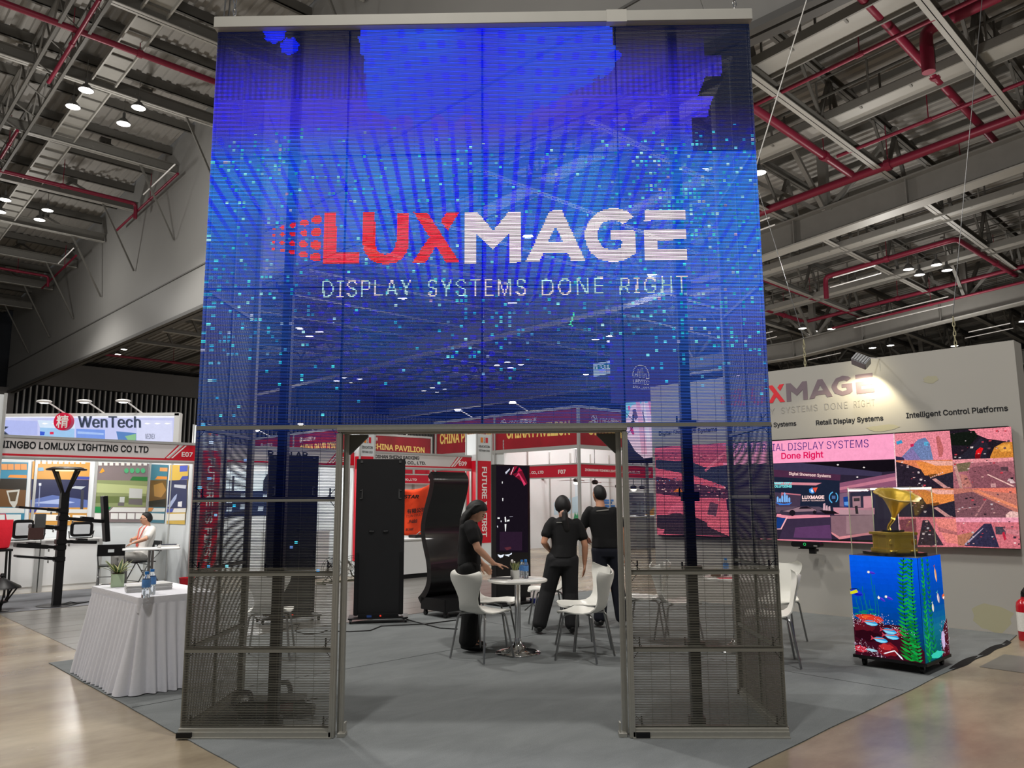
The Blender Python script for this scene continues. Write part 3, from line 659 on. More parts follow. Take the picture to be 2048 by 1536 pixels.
redm |= inpoly(cr([(1190, 165), (1280, 165), (1281, 380), (1290, 430), (1315, 462), (1355, 473), (1397, 460), (1425, 425), (1436, 380), (1440, 165), (1527, 165), (1527, 390), (1512, 455), (1480, 500), (1430, 532), (1360, 545), (1290, 533), (1235, 500), (1203, 450), (1190, 390)], 3))
redm |= inpoly(cr([(1563, 163), (1662, 163), (1900, 532), (1803, 533), (1726, 412), (1650, 532), (1553, 532), (1678, 343)], 3))
redm |= inpoly(cr([(1805, 163), (1897, 160), (1812, 298), (1762, 226)], 3))
LOGO_DOTS = [(540, 285, 12), (538, 331, 12), (537, 384, 12), (538, 431, 12), (603, 275, 17), (603, 325, 17), (600, 386, 17), (602, 441, 17), (680, 257, 22), (678, 322, 20), (675, 390, 22), (675, 455, 22), (762, 240, 28), (760, 315, 26), (757, 395, 28), (755, 470, 28), (855, 217, 37), (850, 310, 37), (848, 403, 38), (848, 492, 37)]
for (dx, dy, r) in LOGO_DOTS:
    sk = r * (0.10 if dy < 360 else -0.10)
    redm |= inpoly(smooth_poly(cr([(dx - r, dy - r * .75 + sk), (dx + r, dy - r * .9 - sk), (dx + r, dy + r * .9 - sk * .3), (dx - r, dy + r * .75)], 3), 1))
whm |= inpoly(cr([(929, 424), (955, 424), (986, 461.5), (1018.4, 422.6), (1042.6, 422.3), (1043.3, 524.7), (1018.7, 525.5), (1018.5, 468), (985.8, 498), (953.5, 468), (953.5, 526), (929, 526.5)], 0))
A_o = inpoly(cr([(488, 145), (572, 143), (737, 497), (640, 500), (612, 440), (440, 443), (412, 502), (318, 504)], 4)); A_h = inpoly(cr([(527, 255), (580, 360), (476, 362)], 4)); whm |= A_o & ~A_h
whm |= inpoly(cr([(1073, 185), (1030, 150), (985, 132), (930, 125), (870, 135), (810, 165), (760, 220), (735, 280), (730, 330), (745, 390), (780, 445), (840, 488), (910, 503), (980, 498), (1040, 475), (1085, 440), (1085, 283), (910, 283), (910, 352), (990, 352), (990, 400), (960, 415), (915, 420), (870, 405), (835, 370), (818, 320), (830, 265), (860, 228), (905, 210), (955, 212), (1000, 240)], 4))
whm |= inpoly(cr([(1148, 138), (1434, 134), (1434, 208), (1147, 215)], 4))
whm |= inpoly(cr([(1147, 276), (1434, 270), (1436, 345), (1238, 352), (1238, 416), (1446, 408), (1448, 490), (1154, 496)], 4))
def led_text(t, bl, br, tl, bold, fk='sans'):
    V, F, asp = text_mesh(t, fk, bold, 1.12); A = on_y(*bl, 0); Xv = on_y(*br, 0) - A; Zv = on_y(*tl, 0) - A
    P = A + np.outer(V[:, 0], Xv) + np.outer(V[:, 1], Zv); m_ = np.zeros(X.shape, bool)
    for f in F: 
        if len(f) >= 3: m_ |= inpoly([(P[i][0], P[i][2]) for i in f])
    return m_
tg = [('DISPLAY', (645.5, 595), (824, 592), (646, 561)), ('SYSTEMS', (855, 593.5), (1052, 591), (855, 559)), ('DONE', (1084, 592), (1207, 587.5), (1084, 558)), ('RIGHT', (1240, 588.5), (1375, 586), (1240, 554))]
for t, bl, br, tl in tg: tgm |= led_text(t, bl, br, tl, -0.004)
pk = 0.55 + 0.45 * vnoise(X, H, 14, 9, 21)
R_ = np.where(redm, 2.2, R_); G_ = np.where(redm, 0.012 + 0.05 * n3, G_); B_ = np.where(redm, 0.03 + 0.14 * n3, B_)
R_ = np.where(whm, 1.55 + .5 * pk, R_); G_ = np.where(whm, 0.95 + 0.75 * pk, G_); B_ = np.where(whm, 1.9, B_)
R_ = np.where(tgm, 0.85 + 1.0 * (n3 > .55), R_); G_ = np.where(tgm, 1.5, G_); B_ = np.where(tgm, 1.7, B_)
gr = inpoly(cr([(652, 858), (663, 858), (638, 938), (652, 944), (650, 952), (615, 945), (625, 935)], 4)); R_ = np.where(gr, .1, R_); G_ = np.where(gr, 1.6, G_); B_ = np.where(gr, 0.9, B_)
LEDC = np.stack([R_, G_, B_, np.ones_like(R_)], -1).astype(np.float32); LEDC = np.clip(LEDC, 0, 4)

M_strip = mat('dark_led_strip', '#67655c', 0.4, 0.1, 0.08, 30); M_frame = mat('grey_cabinet_frame', '#8a8980', 0.45, 0.3, 0.06, 20); M_post = mat('dark_support_post', '#17181b', 0.45, 0.2)
P_led = picture_mat('led_pixels', True, 1.0)
STRIP = 0.42
def led_panel(x0, x1, z0, z1, lit=True, brace=False):
    c0, c1 = int(round((x0 + 2) / PIT)), int(round((x1 + 2) / PIT)); r0, r1 = int(round((z0 - Z0) / PIT)), int(round((z1 - Z0) / PIT))
    mb = MB(); hz = PIT * STRIP / 2
    for r in range(r0, r1):
        z = Z0 + (r + .5) * PIT; mb.b2((x0 + .004, 0.0, z - hz), (x1 - .004, 0.007, z + hz))
    # thin vertical carriers of the strips
    for k in range(1, 8):
        x = x0 + (x1 - x0) * k / 8; mb.b2((x - .0011, 0.007, z0), (x + .0011, 0.009, z1))
    pn = mb.build('led_panel', M_strip, LED)
    C = LEDC[r0:r1, c0:c1]; R, Q = C.shape[:2]
    keep = C[..., :3].max(-1) > 0.003
    jj, ii = np.nonzero(keep)
    if len(jj):
        xa = -2 + (c0 + ii) * PIT; za = Z0 + (r0 + jj + .5) * PIT
        n = len(jj); V = np.empty((n, 4, 3), np.float32)
        for k, (dx, dz) in enumerate(((0.0, -hz), (PIT, -hz), (PIT, hz), (0.0, hz))): V[:, k, 0] = xa + dx; V[:, k, 1] = -0.0006; V[:, k, 2] = za + dz
        me = bpy.data.meshes.new('lit_pixels'); me.vertices.add(4 * n); me.vertices.foreach_set('co', V.ravel()); me.loops.add(4 * n); me.loops.foreach_set('vertex_index', np.arange(4 * n, dtype=np.int32))
        me.polygons.add(n); me.polygons.foreach_set('loop_start', np.arange(0, 4 * n, 4, dtype=np.int32)); me.polygons.foreach_set('loop_total', np.full(n, 4, dtype=np.int32)); me.update()
        a = me.attributes.new('Col', 'FLOAT_COLOR', 'POINT'); a.data.foreach_set('color', np.repeat(C[jj, ii], 4, axis=0).ravel())
        me.materials.append(P_led); o = bpy.data.objects.new('lit_pixels', me); SC.collection.objects.link(o); o.parent = pn
    fr = MB(); w = 0.012 if z1 > 2.1 else 0.018
    for x in (x0, x1): fr.b2((x - w / 2 * .5, 0.008, z0), (x + w / 2 * .5, 0.05, z1))
    if z0 > 2.0 and z0 < 2.1: fr.b2((x0, -0.003, z0 - .006), (x1, 0.05, z0 + .012)); fr.b2((x0, 0.006, z1 - .004), (x1, 0.03, z1 + .004))
    elif z0 < 2.1:
        fr.b2((x0, -0.004, z1 - .016), (x1, 0.05, z1 + .002)); fr.b2((x0, 0.006, z0), (x1, 0.05, z0 + .016))
    else: fr.b2((x0, 0.006, z1 - .004), (x1, 0.03, z1 + .004)); fr.b2((x0, 0.006, z0 - .003), (x1, 0.03, z0 + .003))
    fr.build('panel_frame', M_frame, pn)
    if brace:
        for sx, xx in ((1, x0), (-1, x1)):
            b = MB()
            b.bar((xx, .03, z0 + .09), (xx + sx * .07, .03, z0 + .016), .004, .004); b.bar((xx + sx * .055, .03, z0 + .016), (xx + sx * .055, .03, z0 + .075), .012, .008)
            b.build('corner_stay', M_black, pn); b = MB()
            b.bar((xx, .03, z1 - .08), (xx + sx * .05, .03, z1 - .016), .004, .004)
            b.build('corner_stay', M_black, pn)
for k in range(4):
    for j in range(3): led_panel(-2 + k, -1 + k, 2.055 + j, 3.055 + j, brace=(j == 0 and k in (0, 3)))
for (z0, z1_) in ((.055, .555), (.555, 1.055), (1.055, 1.555), (1.555, 2.055)): led_panel(-2, -1, z0, z1_, brace=True)
for (z0, z1_) in ((.055, .555), (.555, 1.055), (1.055, 2.055)): led_panel(1, 2, z0, z1_, brace=True)
mb = MB(); mb.b2((-2.01, -0.06, 5.055), (2.01, 0.06, 5.145)); hb = mb.build('header_beam', mat('header_cream', '#a9a79f', 0.5, 0.2, 0.06, 6), LED, bevel=0.004)
mb = MB(); mb.b2((0.93, -0.062, 5.052), (1.08, 0.062, 5.149)); mb.b2((.95, -.05, 5.149), (1.06, .04, 5.156)); mb.build('tape', mat('pale_tape', '#b9b7ae', 0.5), hb)
for x0, x1 in ((-2.0, -0.985), (0.985, 2.0)):
    mb = MB(); mb.b2((x0, -0.045, 0.012), (x1, 0.05, 0.045)); mb.b2((x0, -0.03, 0.045), (x1, 0.03, 0.062)); mb.b2((x0, -.06, 0.007), (x1, .06, 0.016)); mb.build('base_rail', M_alu, LED)
    e = x0 if x0 < 0 else x0 + .02; mb = MB(); mb.b2((e, -.062, .014), (e + .1 if x0 < 0 else e + .09, -.044, .046)); mb.build('end_cap', M_black, LED)
# doorway lining: two slotted posts and a lintel with corner gussets
for sx in (-1, 1):
    mb = MB(); x = sx * 0.985
    for dx, y0 in ((0, -0.045), (sx * -0.038, 0.03)):
        mb.b2((x + dx - .018, y0, 0.01), (x + dx + .018, y0 + .045, 2.004)); mb.b2((x + dx - .004, y0 - .004, 0.01), (x + dx + .004, y0 + .002, 2.004))
    mb.build('door_post', M_alu, LED)
    g = MB(); g.prism([(sx * .945, 2.0), (sx * .945, 1.86), (sx * .925, 1.86), (sx * .80, 1.985), (sx * .80, 2.0)], 0.035, 0.06); g.build('gusset', mat('dark_gusset', '#56554f', 0.5, 0.4), LED)
    ft = MB(); ft.prismz([(sx * .95, -.03), (sx * .90, -.03), (sx * .90, .05), (sx * .95, .05)], .008, .03); ft.b2((sx * .905, 0, .03), (sx * .915, .05, .09)); ft.build('foot_plate', M_alu, LED)
mb = MB(); mb.b2((-1.0, -0.05, 2.015), (1.0, 0.0, 2.045)); mb.b2((-0.985, 0.0, 2.004), (0.985, 0.06, 2.035)); mb.b2((-1, -.054, 2.026), (1, -.049, 2.032)); mb.build('door_lintel', M_alu, LED)
# dark support posts behind the two towers, clamps, and their feet
for sx in (-1.42, 1.44):
    mb = MB(); mb.b2((sx - .034, 0.09, 0.012), (sx + .034, 0.15, 5.05)); mb.build('support_post', M_post, LED)
    mb = MB(); mb.b2((sx - .05, 0.085, 0.01), (sx + .05, 0.18, 0.10)); mb.build('post_foot', M_post, LED)
    for z in ((.56, 1.06, 1.56, 2.06, 3.06, 4.06) if sx > 0 else (1.06, 2.06, 3.06, 4.06)):
        mb = MB(); mb.b2((sx - .06, 0.05, z - .03), (sx + .06, 0.1, z + .03)); mb.tube([(sx - .075, .06, z + .0), (sx - .075, .06, z + .06)], .006, 6); mb.build('clamp', M_black, LED)
for x in (-0.0, ):
    mb = MB(); mb.b2((x - .008, 0.05, 2.06), (x + .008, 0.075, 5.05)); mb.build('support_post', M_frame, LED)
# side returns of the towers, 1 m deep, made of the same strips and unlit
for sx in (-1, 1):
    X_ = sx * 2.0
    for k, (za, zb2) in enumerate(((.055, 1.055), (1.055, 2.055), (2.055, 3.055), (3.055, 4.055), (4.055, 5.055))):
        mb = MB()
        for r in range(int((zb2 - za) / PIT)):
            z = za + (r + .5) * PIT; mb.b2((X_ - .004, .06, z - PIT * .21), (X_ + .004, 1.05, z + PIT * .21))
        pn = mb.build('return_panel', M_strip, LED)
        fr = MB()
        for y in (.055, .55, 1.05): fr.b2((X_ - .01, y - .012, za), (X_ + .01, y + .012, zb2))
        for z in ((za, (za + zb2) / 2) if k < 2 else (za,)): fr.b2((X_ - .02, .05, z - .012), (X_ + .02, 1.06, z + .012))
        fr.build('panel_frame', M_frame, pn)
    mb = MB(); mb.b2((X_ - .03 * (1 if sx > 0 else 0), 1.04, 0.01), (X_ + .03 * (1 if sx < 0 else 0) + .001, 1.10, 5.05)); mb.build('rear_post', M_frame, LED)
    mb = MB(); mb.b2((X_ - .03, .06, .008), (X_ + .03, 1.1, .05)); mb.build('base_rail', M_alu, LED)
# suspension: chain, shackle and cable at each upper corner
def rigging(x, lab, thick):
    T = Th('hoist_chain', lab, 'chain', (x, 0, 5.145), 0)
    for k in range(5):
        L = MB(); z = 0.03 + k * 0.045; P = []
        for j in range(13):
            a = 2 * PI * j / 12; u, w = 0.011 * math.cos(a), 0.03 * math.sin(a); P.append((u, 0, z + w) if k % 2 else (0, u, z + w))
        L.tube(P, .005, 6); L.build('link', M_chrome, T)
    MB().tube([(0, 0, .24), (0.02 * x, .05, 8.5)], .008, 6).build('cable', M_steelleg, T)
    s = MB(); s.box((0, 0, .3), (.03, .03, .09)); s.tube([(0.02, 0, .3), (.035, 0, .3)], .012, 8); s.build('turnbuckle', M_steelleg, T)
rigging(-1.88, 'steel chain holding the upper left corner of the screen', 1); rigging(1.9, 'steel chain holding the upper right corner of the screen', 1)
for i, (x, lab) in enumerate(((-2.03, 'left one of two black hanging ropes beside the upper left screen corner'), (-2.0, 'right one of two black hanging ropes beside the upper left screen corner'))):
    o = MB().tube([(0, 0, 0), (0.02 + .03 * i, .25, 3), (.12 + .05 * i, .5, 9.5)], .007, 6).build('rope', M_cable, loc=(x, .1, 4.62)); tag(o, lab, 'rope', 'ropes at the screen corner')
# gear left on the carpet inside the left tower
T = Th('power_box', 'black power box with cables inside the foot of the left tower', 'electrical box', (-1.55, 0.52, 0.007), 0.2)
MB().box((0, 0, .06), (.46, .2, .12)).build('case', M_blackp, T, bevel=.006); MB().box((.05, -.102, .07), (.2, .006, .05)).build('label', mat('dim_red_label', '#7a3034', .5), T)
mb = MB()
for k in range(3): mb.tube([(.2 + .1 * math.cos(a), .02 * k - .14 + .05 * math.sin(a), .03 + .02 * k) for a in np.linspace(-1.7, 1.7, 12)], .012, 6)
mb.build('cable', M_cable, T)
for i, (x, y, lab) in enumerate(((-1.74, 0.42, 'left coil of silver tape in the left tower of the screen'), (-1.55, 0.72, 'right coil of silver tape in the left tower of the screen'))):
    T = Th('tape_coil', lab, 'coil', (x, y, .13), 0.5)
    mb = MB()
    for r in (.05, .062, .074): mb.tube([(r * math.cos(a), .018 * math.sin(3 * a), r * 1.0 * math.sin(a)) for a in np.linspace(0, 2 * PI, 24)], .007, 6)
    mb.build('winding', mat('grey_ribbon', '#77777c', .35, .4), T, smooth=True); MB().tube([(0.03, 0, -.06), (.08, .05, -.118), (.3, .12, -.118)], .006, 6).build('tail', M_cable, T)
# ================================================================== the stand's rear wall (v = 6.75), its video wall and lettering
WALL = Th('stand_wall', 'wide pale grey wall of the stand carrying lettering and the pink video wall', 'display wall', BL(6.75, 3.42, 0), -R45)
M_standwall = mat('warm_grey_wall', '#a8a59e', 0.55, 0, 0.05, 0.8)
mb = MB(); mb.b2((0, 0, 0), (5.14, 0.32, 3.34)); mb.build('wall_body', M_standwall, WALL)
stain = mat('yellowed_stain', '#c2b78b', 0.6)
def blobpoly(cx, cz, rx, rz, n=16, s=1):
    r = np.random.default_rng(s); return [(cx + rx * math.cos(2 * PI * k / n) * (0.75 + .4 * r.random()), cz + rz * math.sin(2 * PI * k / n) * (0.75 + .4 * r.random())) for k in range(n)]
WALL.pic('stain', [('#a8a488', blobpoly(4.66, .17, .22, .17, s=3)), ('#a5a187', blobpoly(2.05, .75, .03, .05, s=4)), ('#a5a187', blobpoly(2.3, .33, .05, .05, s=5)), ('#aaa68e', blobpoly(4.22, 2.98, .09, .05, s=6)), ('#aaa68e', blobpoly(3.6, 2.42, .2, .04, s=9))], 0, P_print, px=False)
def wt(name, t, bl, br, tl, m, **k): return WALL.text(name, t, m, bl, br, tl, **k)
# the wall logo: same letters as the screen, drawn as flat shapes
def logo(T, conv, mr, mw):
    mb = MB()
    for poly in ([(910, 165), (997, 165), (997, 460), (1170, 460), (1168, 537), (905, 537)], [(1190, 165), (1280, 165), (1281, 380), (1300, 440), (1357, 473), (1410, 450), (1436, 380), (1440, 165), (1527, 165), (1527, 390), (1500, 480), (1430, 532), (1360, 545), (1290, 533), (1220, 480), (1190, 390)],
                 [(1563, 163), (1662, 163), (1900, 532), (1803, 533), (1726, 412), (1650, 532), (1553, 532), (1678, 343)], [(1805, 163), (1897, 160), (1812, 298), (1762, 226)]):
        mb.prism([conv(400 + x / 3.6571, 380 + y / 3.6571) for x, y in poly], -.004, -.0005)
    for (dx, dy, r) in LOGO_DOTS: mb.prism(smooth_poly([conv(400 + (dx + a * r) / 3.6571, 380 + (dy + b * r) / 3.6571) for a, b in ((-1, -1), (1, -1), (1, 1), (-1, 1))], 1), -.004, -.0005)
    mb.build('lettering', mr, T)
    mb = MB()
    for pts in ([(929, 424), (955, 424), (986, 461.5), (1018.4, 422.6), (1042.6, 422.3), (1043.3, 524.7), (1018.7, 525.5), (1018.5, 468), (985.8, 498), (953.5, 468), (953.5, 526), (929, 526.5)],): mb.prism([conv(*p) for p in pts], -.004, -.0005)
    f4 = lambda P: [conv(960 + x / 3.4914, 380 + y / 3.4914) for x, y in P]
    mb.prism(f4([(488, 145), (530, 144), (527, 255), (476, 362), (440, 443), (412, 502), (318, 504)]), -.004, -.0005); mb.prism(f4([(530, 144), (572, 143), (737, 497), (640, 500), (612, 440), (580, 360), (527, 255)]), -.004, -.0005); mb.prism(f4([(476, 362), (580, 360), (612, 440), (440, 443)]), -.004, -.0005)
    mb.prism(f4([(1073, 185), (1030, 150), (930, 125), (810, 165), (735, 280), (730, 330), (780, 445), (910, 503), (1040, 475), (1085, 440), (1085, 283), (910, 283), (910, 352), (990, 352), (990, 400), (915, 420), (835, 370), (818, 320), (860, 228), (955, 212), (1000, 240)]), -.004, -.0005)
    mb.prism(f4([(1148, 138), (1434, 134), (1434, 208), (1147, 215)]), -.004, -.0005); mb.prism(f4([(1147, 276), (1434, 270), (1436, 345), (1238, 352), (1238, 416), (1446, 408), (1448, 490), (1154, 496)]), -.004, -.0005)
    mb.build('lettering', mw, T)
# on the wall the logo runs from u = 2.1 to u = -0.11, between heights 2.88 and 3.145
def conv(px, py): return (3.42 + 0.11 - (1372 - px) / (1372 - 925) * 1.21, 2.88 + (526 - py) / (526 - 420) * 0.265)
logo(WALL, conv, M_inkred, M_inkmauve)
for t, x0, x1 in (('DISPLAY', 1.62, 2.14), ('SYSTEMS', 2.24, 2.77), ('DONE', 2.87, 3.18), ('RIGHT', 3.26, 3.53)):
    WALL.text('lettering', t, M_inkgrey, lx=(x0, 2.715, x1 - x0, 0.088), bold=-.008, spacing=1.1)
WALL.text('lettering', 'Digital Showroom Systems', M_ink, lx=(0.14, 2.515, 1.06, .085), bold=.012)
WALL.text('lettering', 'Conference Systems', M_ink, lx=(1.62, 2.515, .83, .085), bold=.012)
WALL.text('lettering', 'Retail Display Systems', M_ink, lx=(2.735, 2.5, .885, .085), bold=.012)
WALL.text('lettering', 'Intelligent Control Platforms', M_ink, lx=(3.90, 2.505, 1.115, .088), bold=.014)
# video wall of several screens, standing 8 cm off the wall
VW = Th('video_wall', 'long video wall showing pink tinted showroom, city and traffic pictures', 'video wall', BL(6.68, 3.30, 0.95), -R45)
mb = MB(); mb.b2((0.0, 0, 0), (4.89, .07, 1.395)); mb.build('cabinet', M_black, VW)
def bq(a, b, c, d): return [a, b, c, d]
c7 = lambda P: [(1500 + x / 3.657, 700 + y / 3.657) for x, y in P]
c5 = lambda P: [(1500 + x / 5.4867, 840 + y / 5.4867) for x, y in P]
c6 = lambda P: [(1780 + x / 5.4867, 840 + y / 5.4867) for x, y in P]
c3 = lambda P: [(1220 + x / 4.5175, 820 + y / 4.5175) for x, y in P]
# left picture: pink aerial view of a city
VWL = [('#e9677c', c3([(405, 340), (1062, 298), (1075, 1145), (425, 1125)])), ('#c65a72', c3([(408, 365), (1062, 320), (1066, 480), (412, 450)])), ('#3f4152', c3([(412, 450), (740, 470), (860, 520), (1050, 500), (1066, 700), (900, 640), (750, 590), (415, 525)])),
       ('#5b3a4a', c3([(415, 600), (740, 660), (1066, 720), (1066, 800), (740, 790), (417, 760)])), ('#e4647a', c3([(418, 750), (560, 780), (600, 830), (520, 930), (423, 940)])), ('#ef6f86', c3([(560, 860), (680, 820), (740, 935), (660, 980), (560, 910), (500, 1020), (480, 1010)])),
       ('#43333d', c3([(425, 945), (500, 950), (600, 930), (760, 960), (860, 1010), (1070, 1110), (1072, 1140), (425, 1120)])), ('#ef6e80', c3([(868, 880), (1070, 905), (1074, 1140), (880, 1050)])), ('#6d4a58', c3([(905, 830), (980, 850), (960, 960), (880, 940)])), ('#f07088', c3([(428, 1065), (495, 1080), (480, 1125), (428, 1125)])),
       ('#ef7e92', c3([(850, 545), (1040, 370), (1055, 395), (870, 555)]))]
r_ = np.random.default_rng(12)
for k in range(150):
    x = r_.uniform(415, 1060); y = 590 + 0.17 * (x - 415) + r_.uniform(-20, 130); w = r_.uniform(4, 20); h = r_.uniform(3, 12)
    VWL.append((['#2c2230', '#f2a0a8', '#7a4a5c', '#e0607a', '#4a3548', '#f7c6c4', '#5a8fd0'][int(r_.integers(0, 7 if y < 700 else 6))], c3([(x, y), (x + w, y + 2), (x + w, y + h), (x, y + h)])))
for k in range(70):
    x = r_.uniform(415, 1050); y = r_.uniform(385, 455); w = r_.uniform(5, 26)
    VWL.append((['#8c3f58', '#b45068', '#6d3a50', '#f0909a'][int(r_.integers(0, 4))], c3([(x, y), (x + w, y), (x + w, y + 7), (x, y + 7)])))
VWL.append(('#f08030', c3([(655, 700), (690, 740), (600, 740)])))
VW.pic('screen_picture', VWL, -0.002, P_busy)
# centre picture: banner of words over a showroom
VWC = [('#fda2c6', c7([(-200, 690), (1055, 612), (1064, 798), (-195, 842)])),
       ('#2c2436', c7([(-195, 842), (1064, 798), (1085, 1395), (-150, 1370)])), ('#140f16', c5([(560, 470), (1590, 430), (1610, 560), (1450, 570)])), ('#3c3550', c5([(250, 480), (560, 470), (1450, 575), (1440, 620), (1000, 600), (250, 545)])), ('#4d2a44', c5([(250, 545), (995, 600), (990, 665), (250, 620)])),
       ('#8d5570', c5([(985, 690), (1600, 580), (1620, 760), (985, 800)])), ('#c2788c', c5([(985, 740), (1600, 620), (1605, 660), (985, 770)])), ('#1d2438', c5([(255, 625), (985, 668), (985, 1010), (265, 1010)])), ('#d78a96', c5([(255, 680), (790, 690), (725, 718), (256, 708)])), ('#46384c', c5([(265, 790), (560, 830), (545, 1000), (268, 1010)])), ('#c0707e', c5([(345, 795), (560, 815), (560, 828), (360, 812), (360, 900), (345, 900)])), ('#5a4a5a', c5([(270, 950), (760, 950), (900, 1010), (270, 1020)])),
       ('#2f2b44', c5([(985, 810), (1380, 770), (1380, 960), (985, 970)])), ('#7c5c74', c5([(985, 805), (1100, 795), (1100, 955), (985, 950)])), ('#1a3f8c', c5([(1025, 845), (1085, 838), (1088, 955), (1032, 950)])), ('#5b93d8', c5([(1035, 900), (1082, 895), (1083, 940), (1040, 935)])), ('#b98a94', c5([(1125, 840), (1215, 835), (1218, 955), (1130, 955)])), ('#3a3038', c5([(1140, 858), (1205, 855), (1206, 890), (1142, 892)])), ('#e9a0ae', c5([(1245, 838), (1345, 832), (1350, 962), (1250, 965)])),
       ('#e98fa0', c5([(300, 1030), (880, 1045), (890, 1080), (420, 1085), (290, 1060)])), ('#3a2d44', c5([(400, 1085), (890, 1065), (900, 1330), (320, 1310)])), ('#5d3a62', c5([(500, 1180), (880, 1150), (900, 1300), (480, 1290)])), ('#173a7c', c5([(300, 1070), (400, 1075), (330, 1190), (290, 1190)])), ('#f3b0b8', c5([(405, 1060), (420, 1062), (350, 1200), (300, 1200), (300, 1192), (338, 1190)])),
       ('#86646e', c5([(890, 1050), (1360, 1040), (1360, 1260), (980, 1290), (895, 1220)])), ('#9b7a80', c5([(1060, 1055), (1360, 1045), (1360, 1240), (1060, 1250)])), ('#d88a90', c5([(895, 1225), (985, 1280), (1370, 1225), (1370, 1250), (985, 1310), (900, 1250)])), ('#c98a98', c5([(915, 960), (1370, 965), (1370, 1035), (930, 1040)])), ('#b89098', c5([(985, 985), (1350, 990), (1350, 1040), (985, 1040)])),
       ('#3a3142', c5([(330, 1010), (345, 990), (440, 985), (540, 945), (640, 940), (740, 985), (740, 1020), (690, 1035), (440, 1050), (350, 1040)])), ('#93747f', c5([(360, 1000), (440, 985), (540, 955), (640, 950), (730, 985), (735, 1000), (440, 1010)])), ('#1b1620', c5([(560, 955), (630, 948), (690, 972), (540, 975)])), ('#1b1620', blobpoly(0, 0, 1, 1)), ('#f08a9a', c5([(120, 1300), (1430, 1345), (1430, 1360), (120, 1312)])),
       ('#cfa6b0', c5([(808, 920), (830, 910), (836, 990), (806, 990)])), ('#cfa6b0', c5([(840, 940), (855, 935), (860, 992), (838, 992)])), ('#cfa6b0', c5([(865, 950), (885, 945), (890, 995), (864, 995)])), ('#171218', c5([(765, 988), (930, 1000), (985, 1030), (830, 1030)])), ('#2b2228', c5([(1155, 945), (1185, 940), (1195, 1030), (1165, 1030)]))]
VWC = [p for p in VWC if p[1][0][0] > 1000]
for (x, y, rr) in ((470, 1020, 34), (715, 1012, 20)): VWC.append(('#1c1820', c5([(x + rr * math.cos(a), y + rr * math.sin(a)) for a in np.linspace(0, 2 * PI, 14)[:-1]])))
for (x, h) in ((300, 60), (325, 40), (350, 75), (378, 110), (402, 80), (428, 50)): VWC.append(('#7fb6f2', c5([(x, 900), (x, 900 - h * .8), (x + 10, 890 - h * .9), (x + 20, 900 - h * .8), (x + 20, 905)])))
VWC.append(('#3b7fe0', c5([(285, 905), (380, 920), (470, 905), (440, 930), (330, 932)])))
for a0, a1, r0, r1_ in ((100, 250, 52, 66), (-60, 60, 50, 62)):
    VWC.append(('#58b4e8', c5([(925 + r1_ * .8 * math.cos(math.radians(a)), 850 - r1_ * math.sin(math.radians(a))) for a in np.linspace(a0, a1, 10)] + [(925 + r0 * .8 * math.cos(math.radians(a)), 850 - r0 * math.sin(math.radians(a))) for a in np.linspace(a1, a0, 10)])))
VWC += [('#4a6c9c', c5([(905, 830), (945, 830), (945, 865), (905, 865)])), ('#e8533c', c5([(690, 745), (750, 740), (725, 795)])), ('#3f8fe0', c5([(655, 760), (690, 740), (715, 800), (690, 808), (660, 795)])), ('#dfe9fb', c5([(672, 765), (695, 760), (705, 790), (685, 795)]))]
for (x, y) in ((972, 492), (1258, 521), (1185, 627)): VWC.append(('#fff4f0', c5([(x - 14, y), (x, y - 9), (x + 14, y), (x, y + 9)])))
VW.pic('screen_picture', VWC, -0.002, P_screen)
E_navy = emit('navy_screen_ink', '#3a1f78'); E_mag = emit('magenta_screen_ink', '#e0145a'); E_pk = emit('pale_pink_screen_ink', '#ffd8d4'); E_cy = emit('cyan_screen_ink', '#7fe6ea')
VW.text('screen_words', 'COMMERCIAL DISPLAY SYSTEMS', E_navy, c7([(-125, 752)])[0], c7([(868, 712)])[0], c7([(-125, 700)])[0], y=-.024, bold=-.004)
VW.text('screen_words', 'Done Right', E_mag, c7([(230, 812)])[0], c7([(538, 800)])[0], c7([(229, 752)])[0], y=-.024, bold=.016)
VW.text('screen_words', 'Digital Showroom Systems', E_pk, c5([(430, 612)])[0], c5([(888, 642)])[0], c5([(430, 570)])[0], y=-.024, bold=.01)
VW.text('screen_words', 'LUXMAGE', E_pk, c5([(572, 868)])[0], c5([(815, 866)])[0], c5([(572, 829)])[0], y=-.024, bold=.03)
VW.text('screen_words', 'DISPLAY TECHNOLOGY', E_pk, c5([(572, 892)])[0], c5([(822, 890)])[0], c5([(572, 878)])[0], y=-.024)
VW.text('screen_words', 'SMART CITY', E_cy, c5([(245, 706)])[0], c5([(462, 708)])[0], c5([(245, 680)])[0], y=-.024, bold=.03); VW.text('screen_words', 'SOLUTIONS', E_cy, c5([(245, 742)])[0], c5([(460, 742)])[0], c5([(245, 714)])[0], y=-.024, bold=.03)
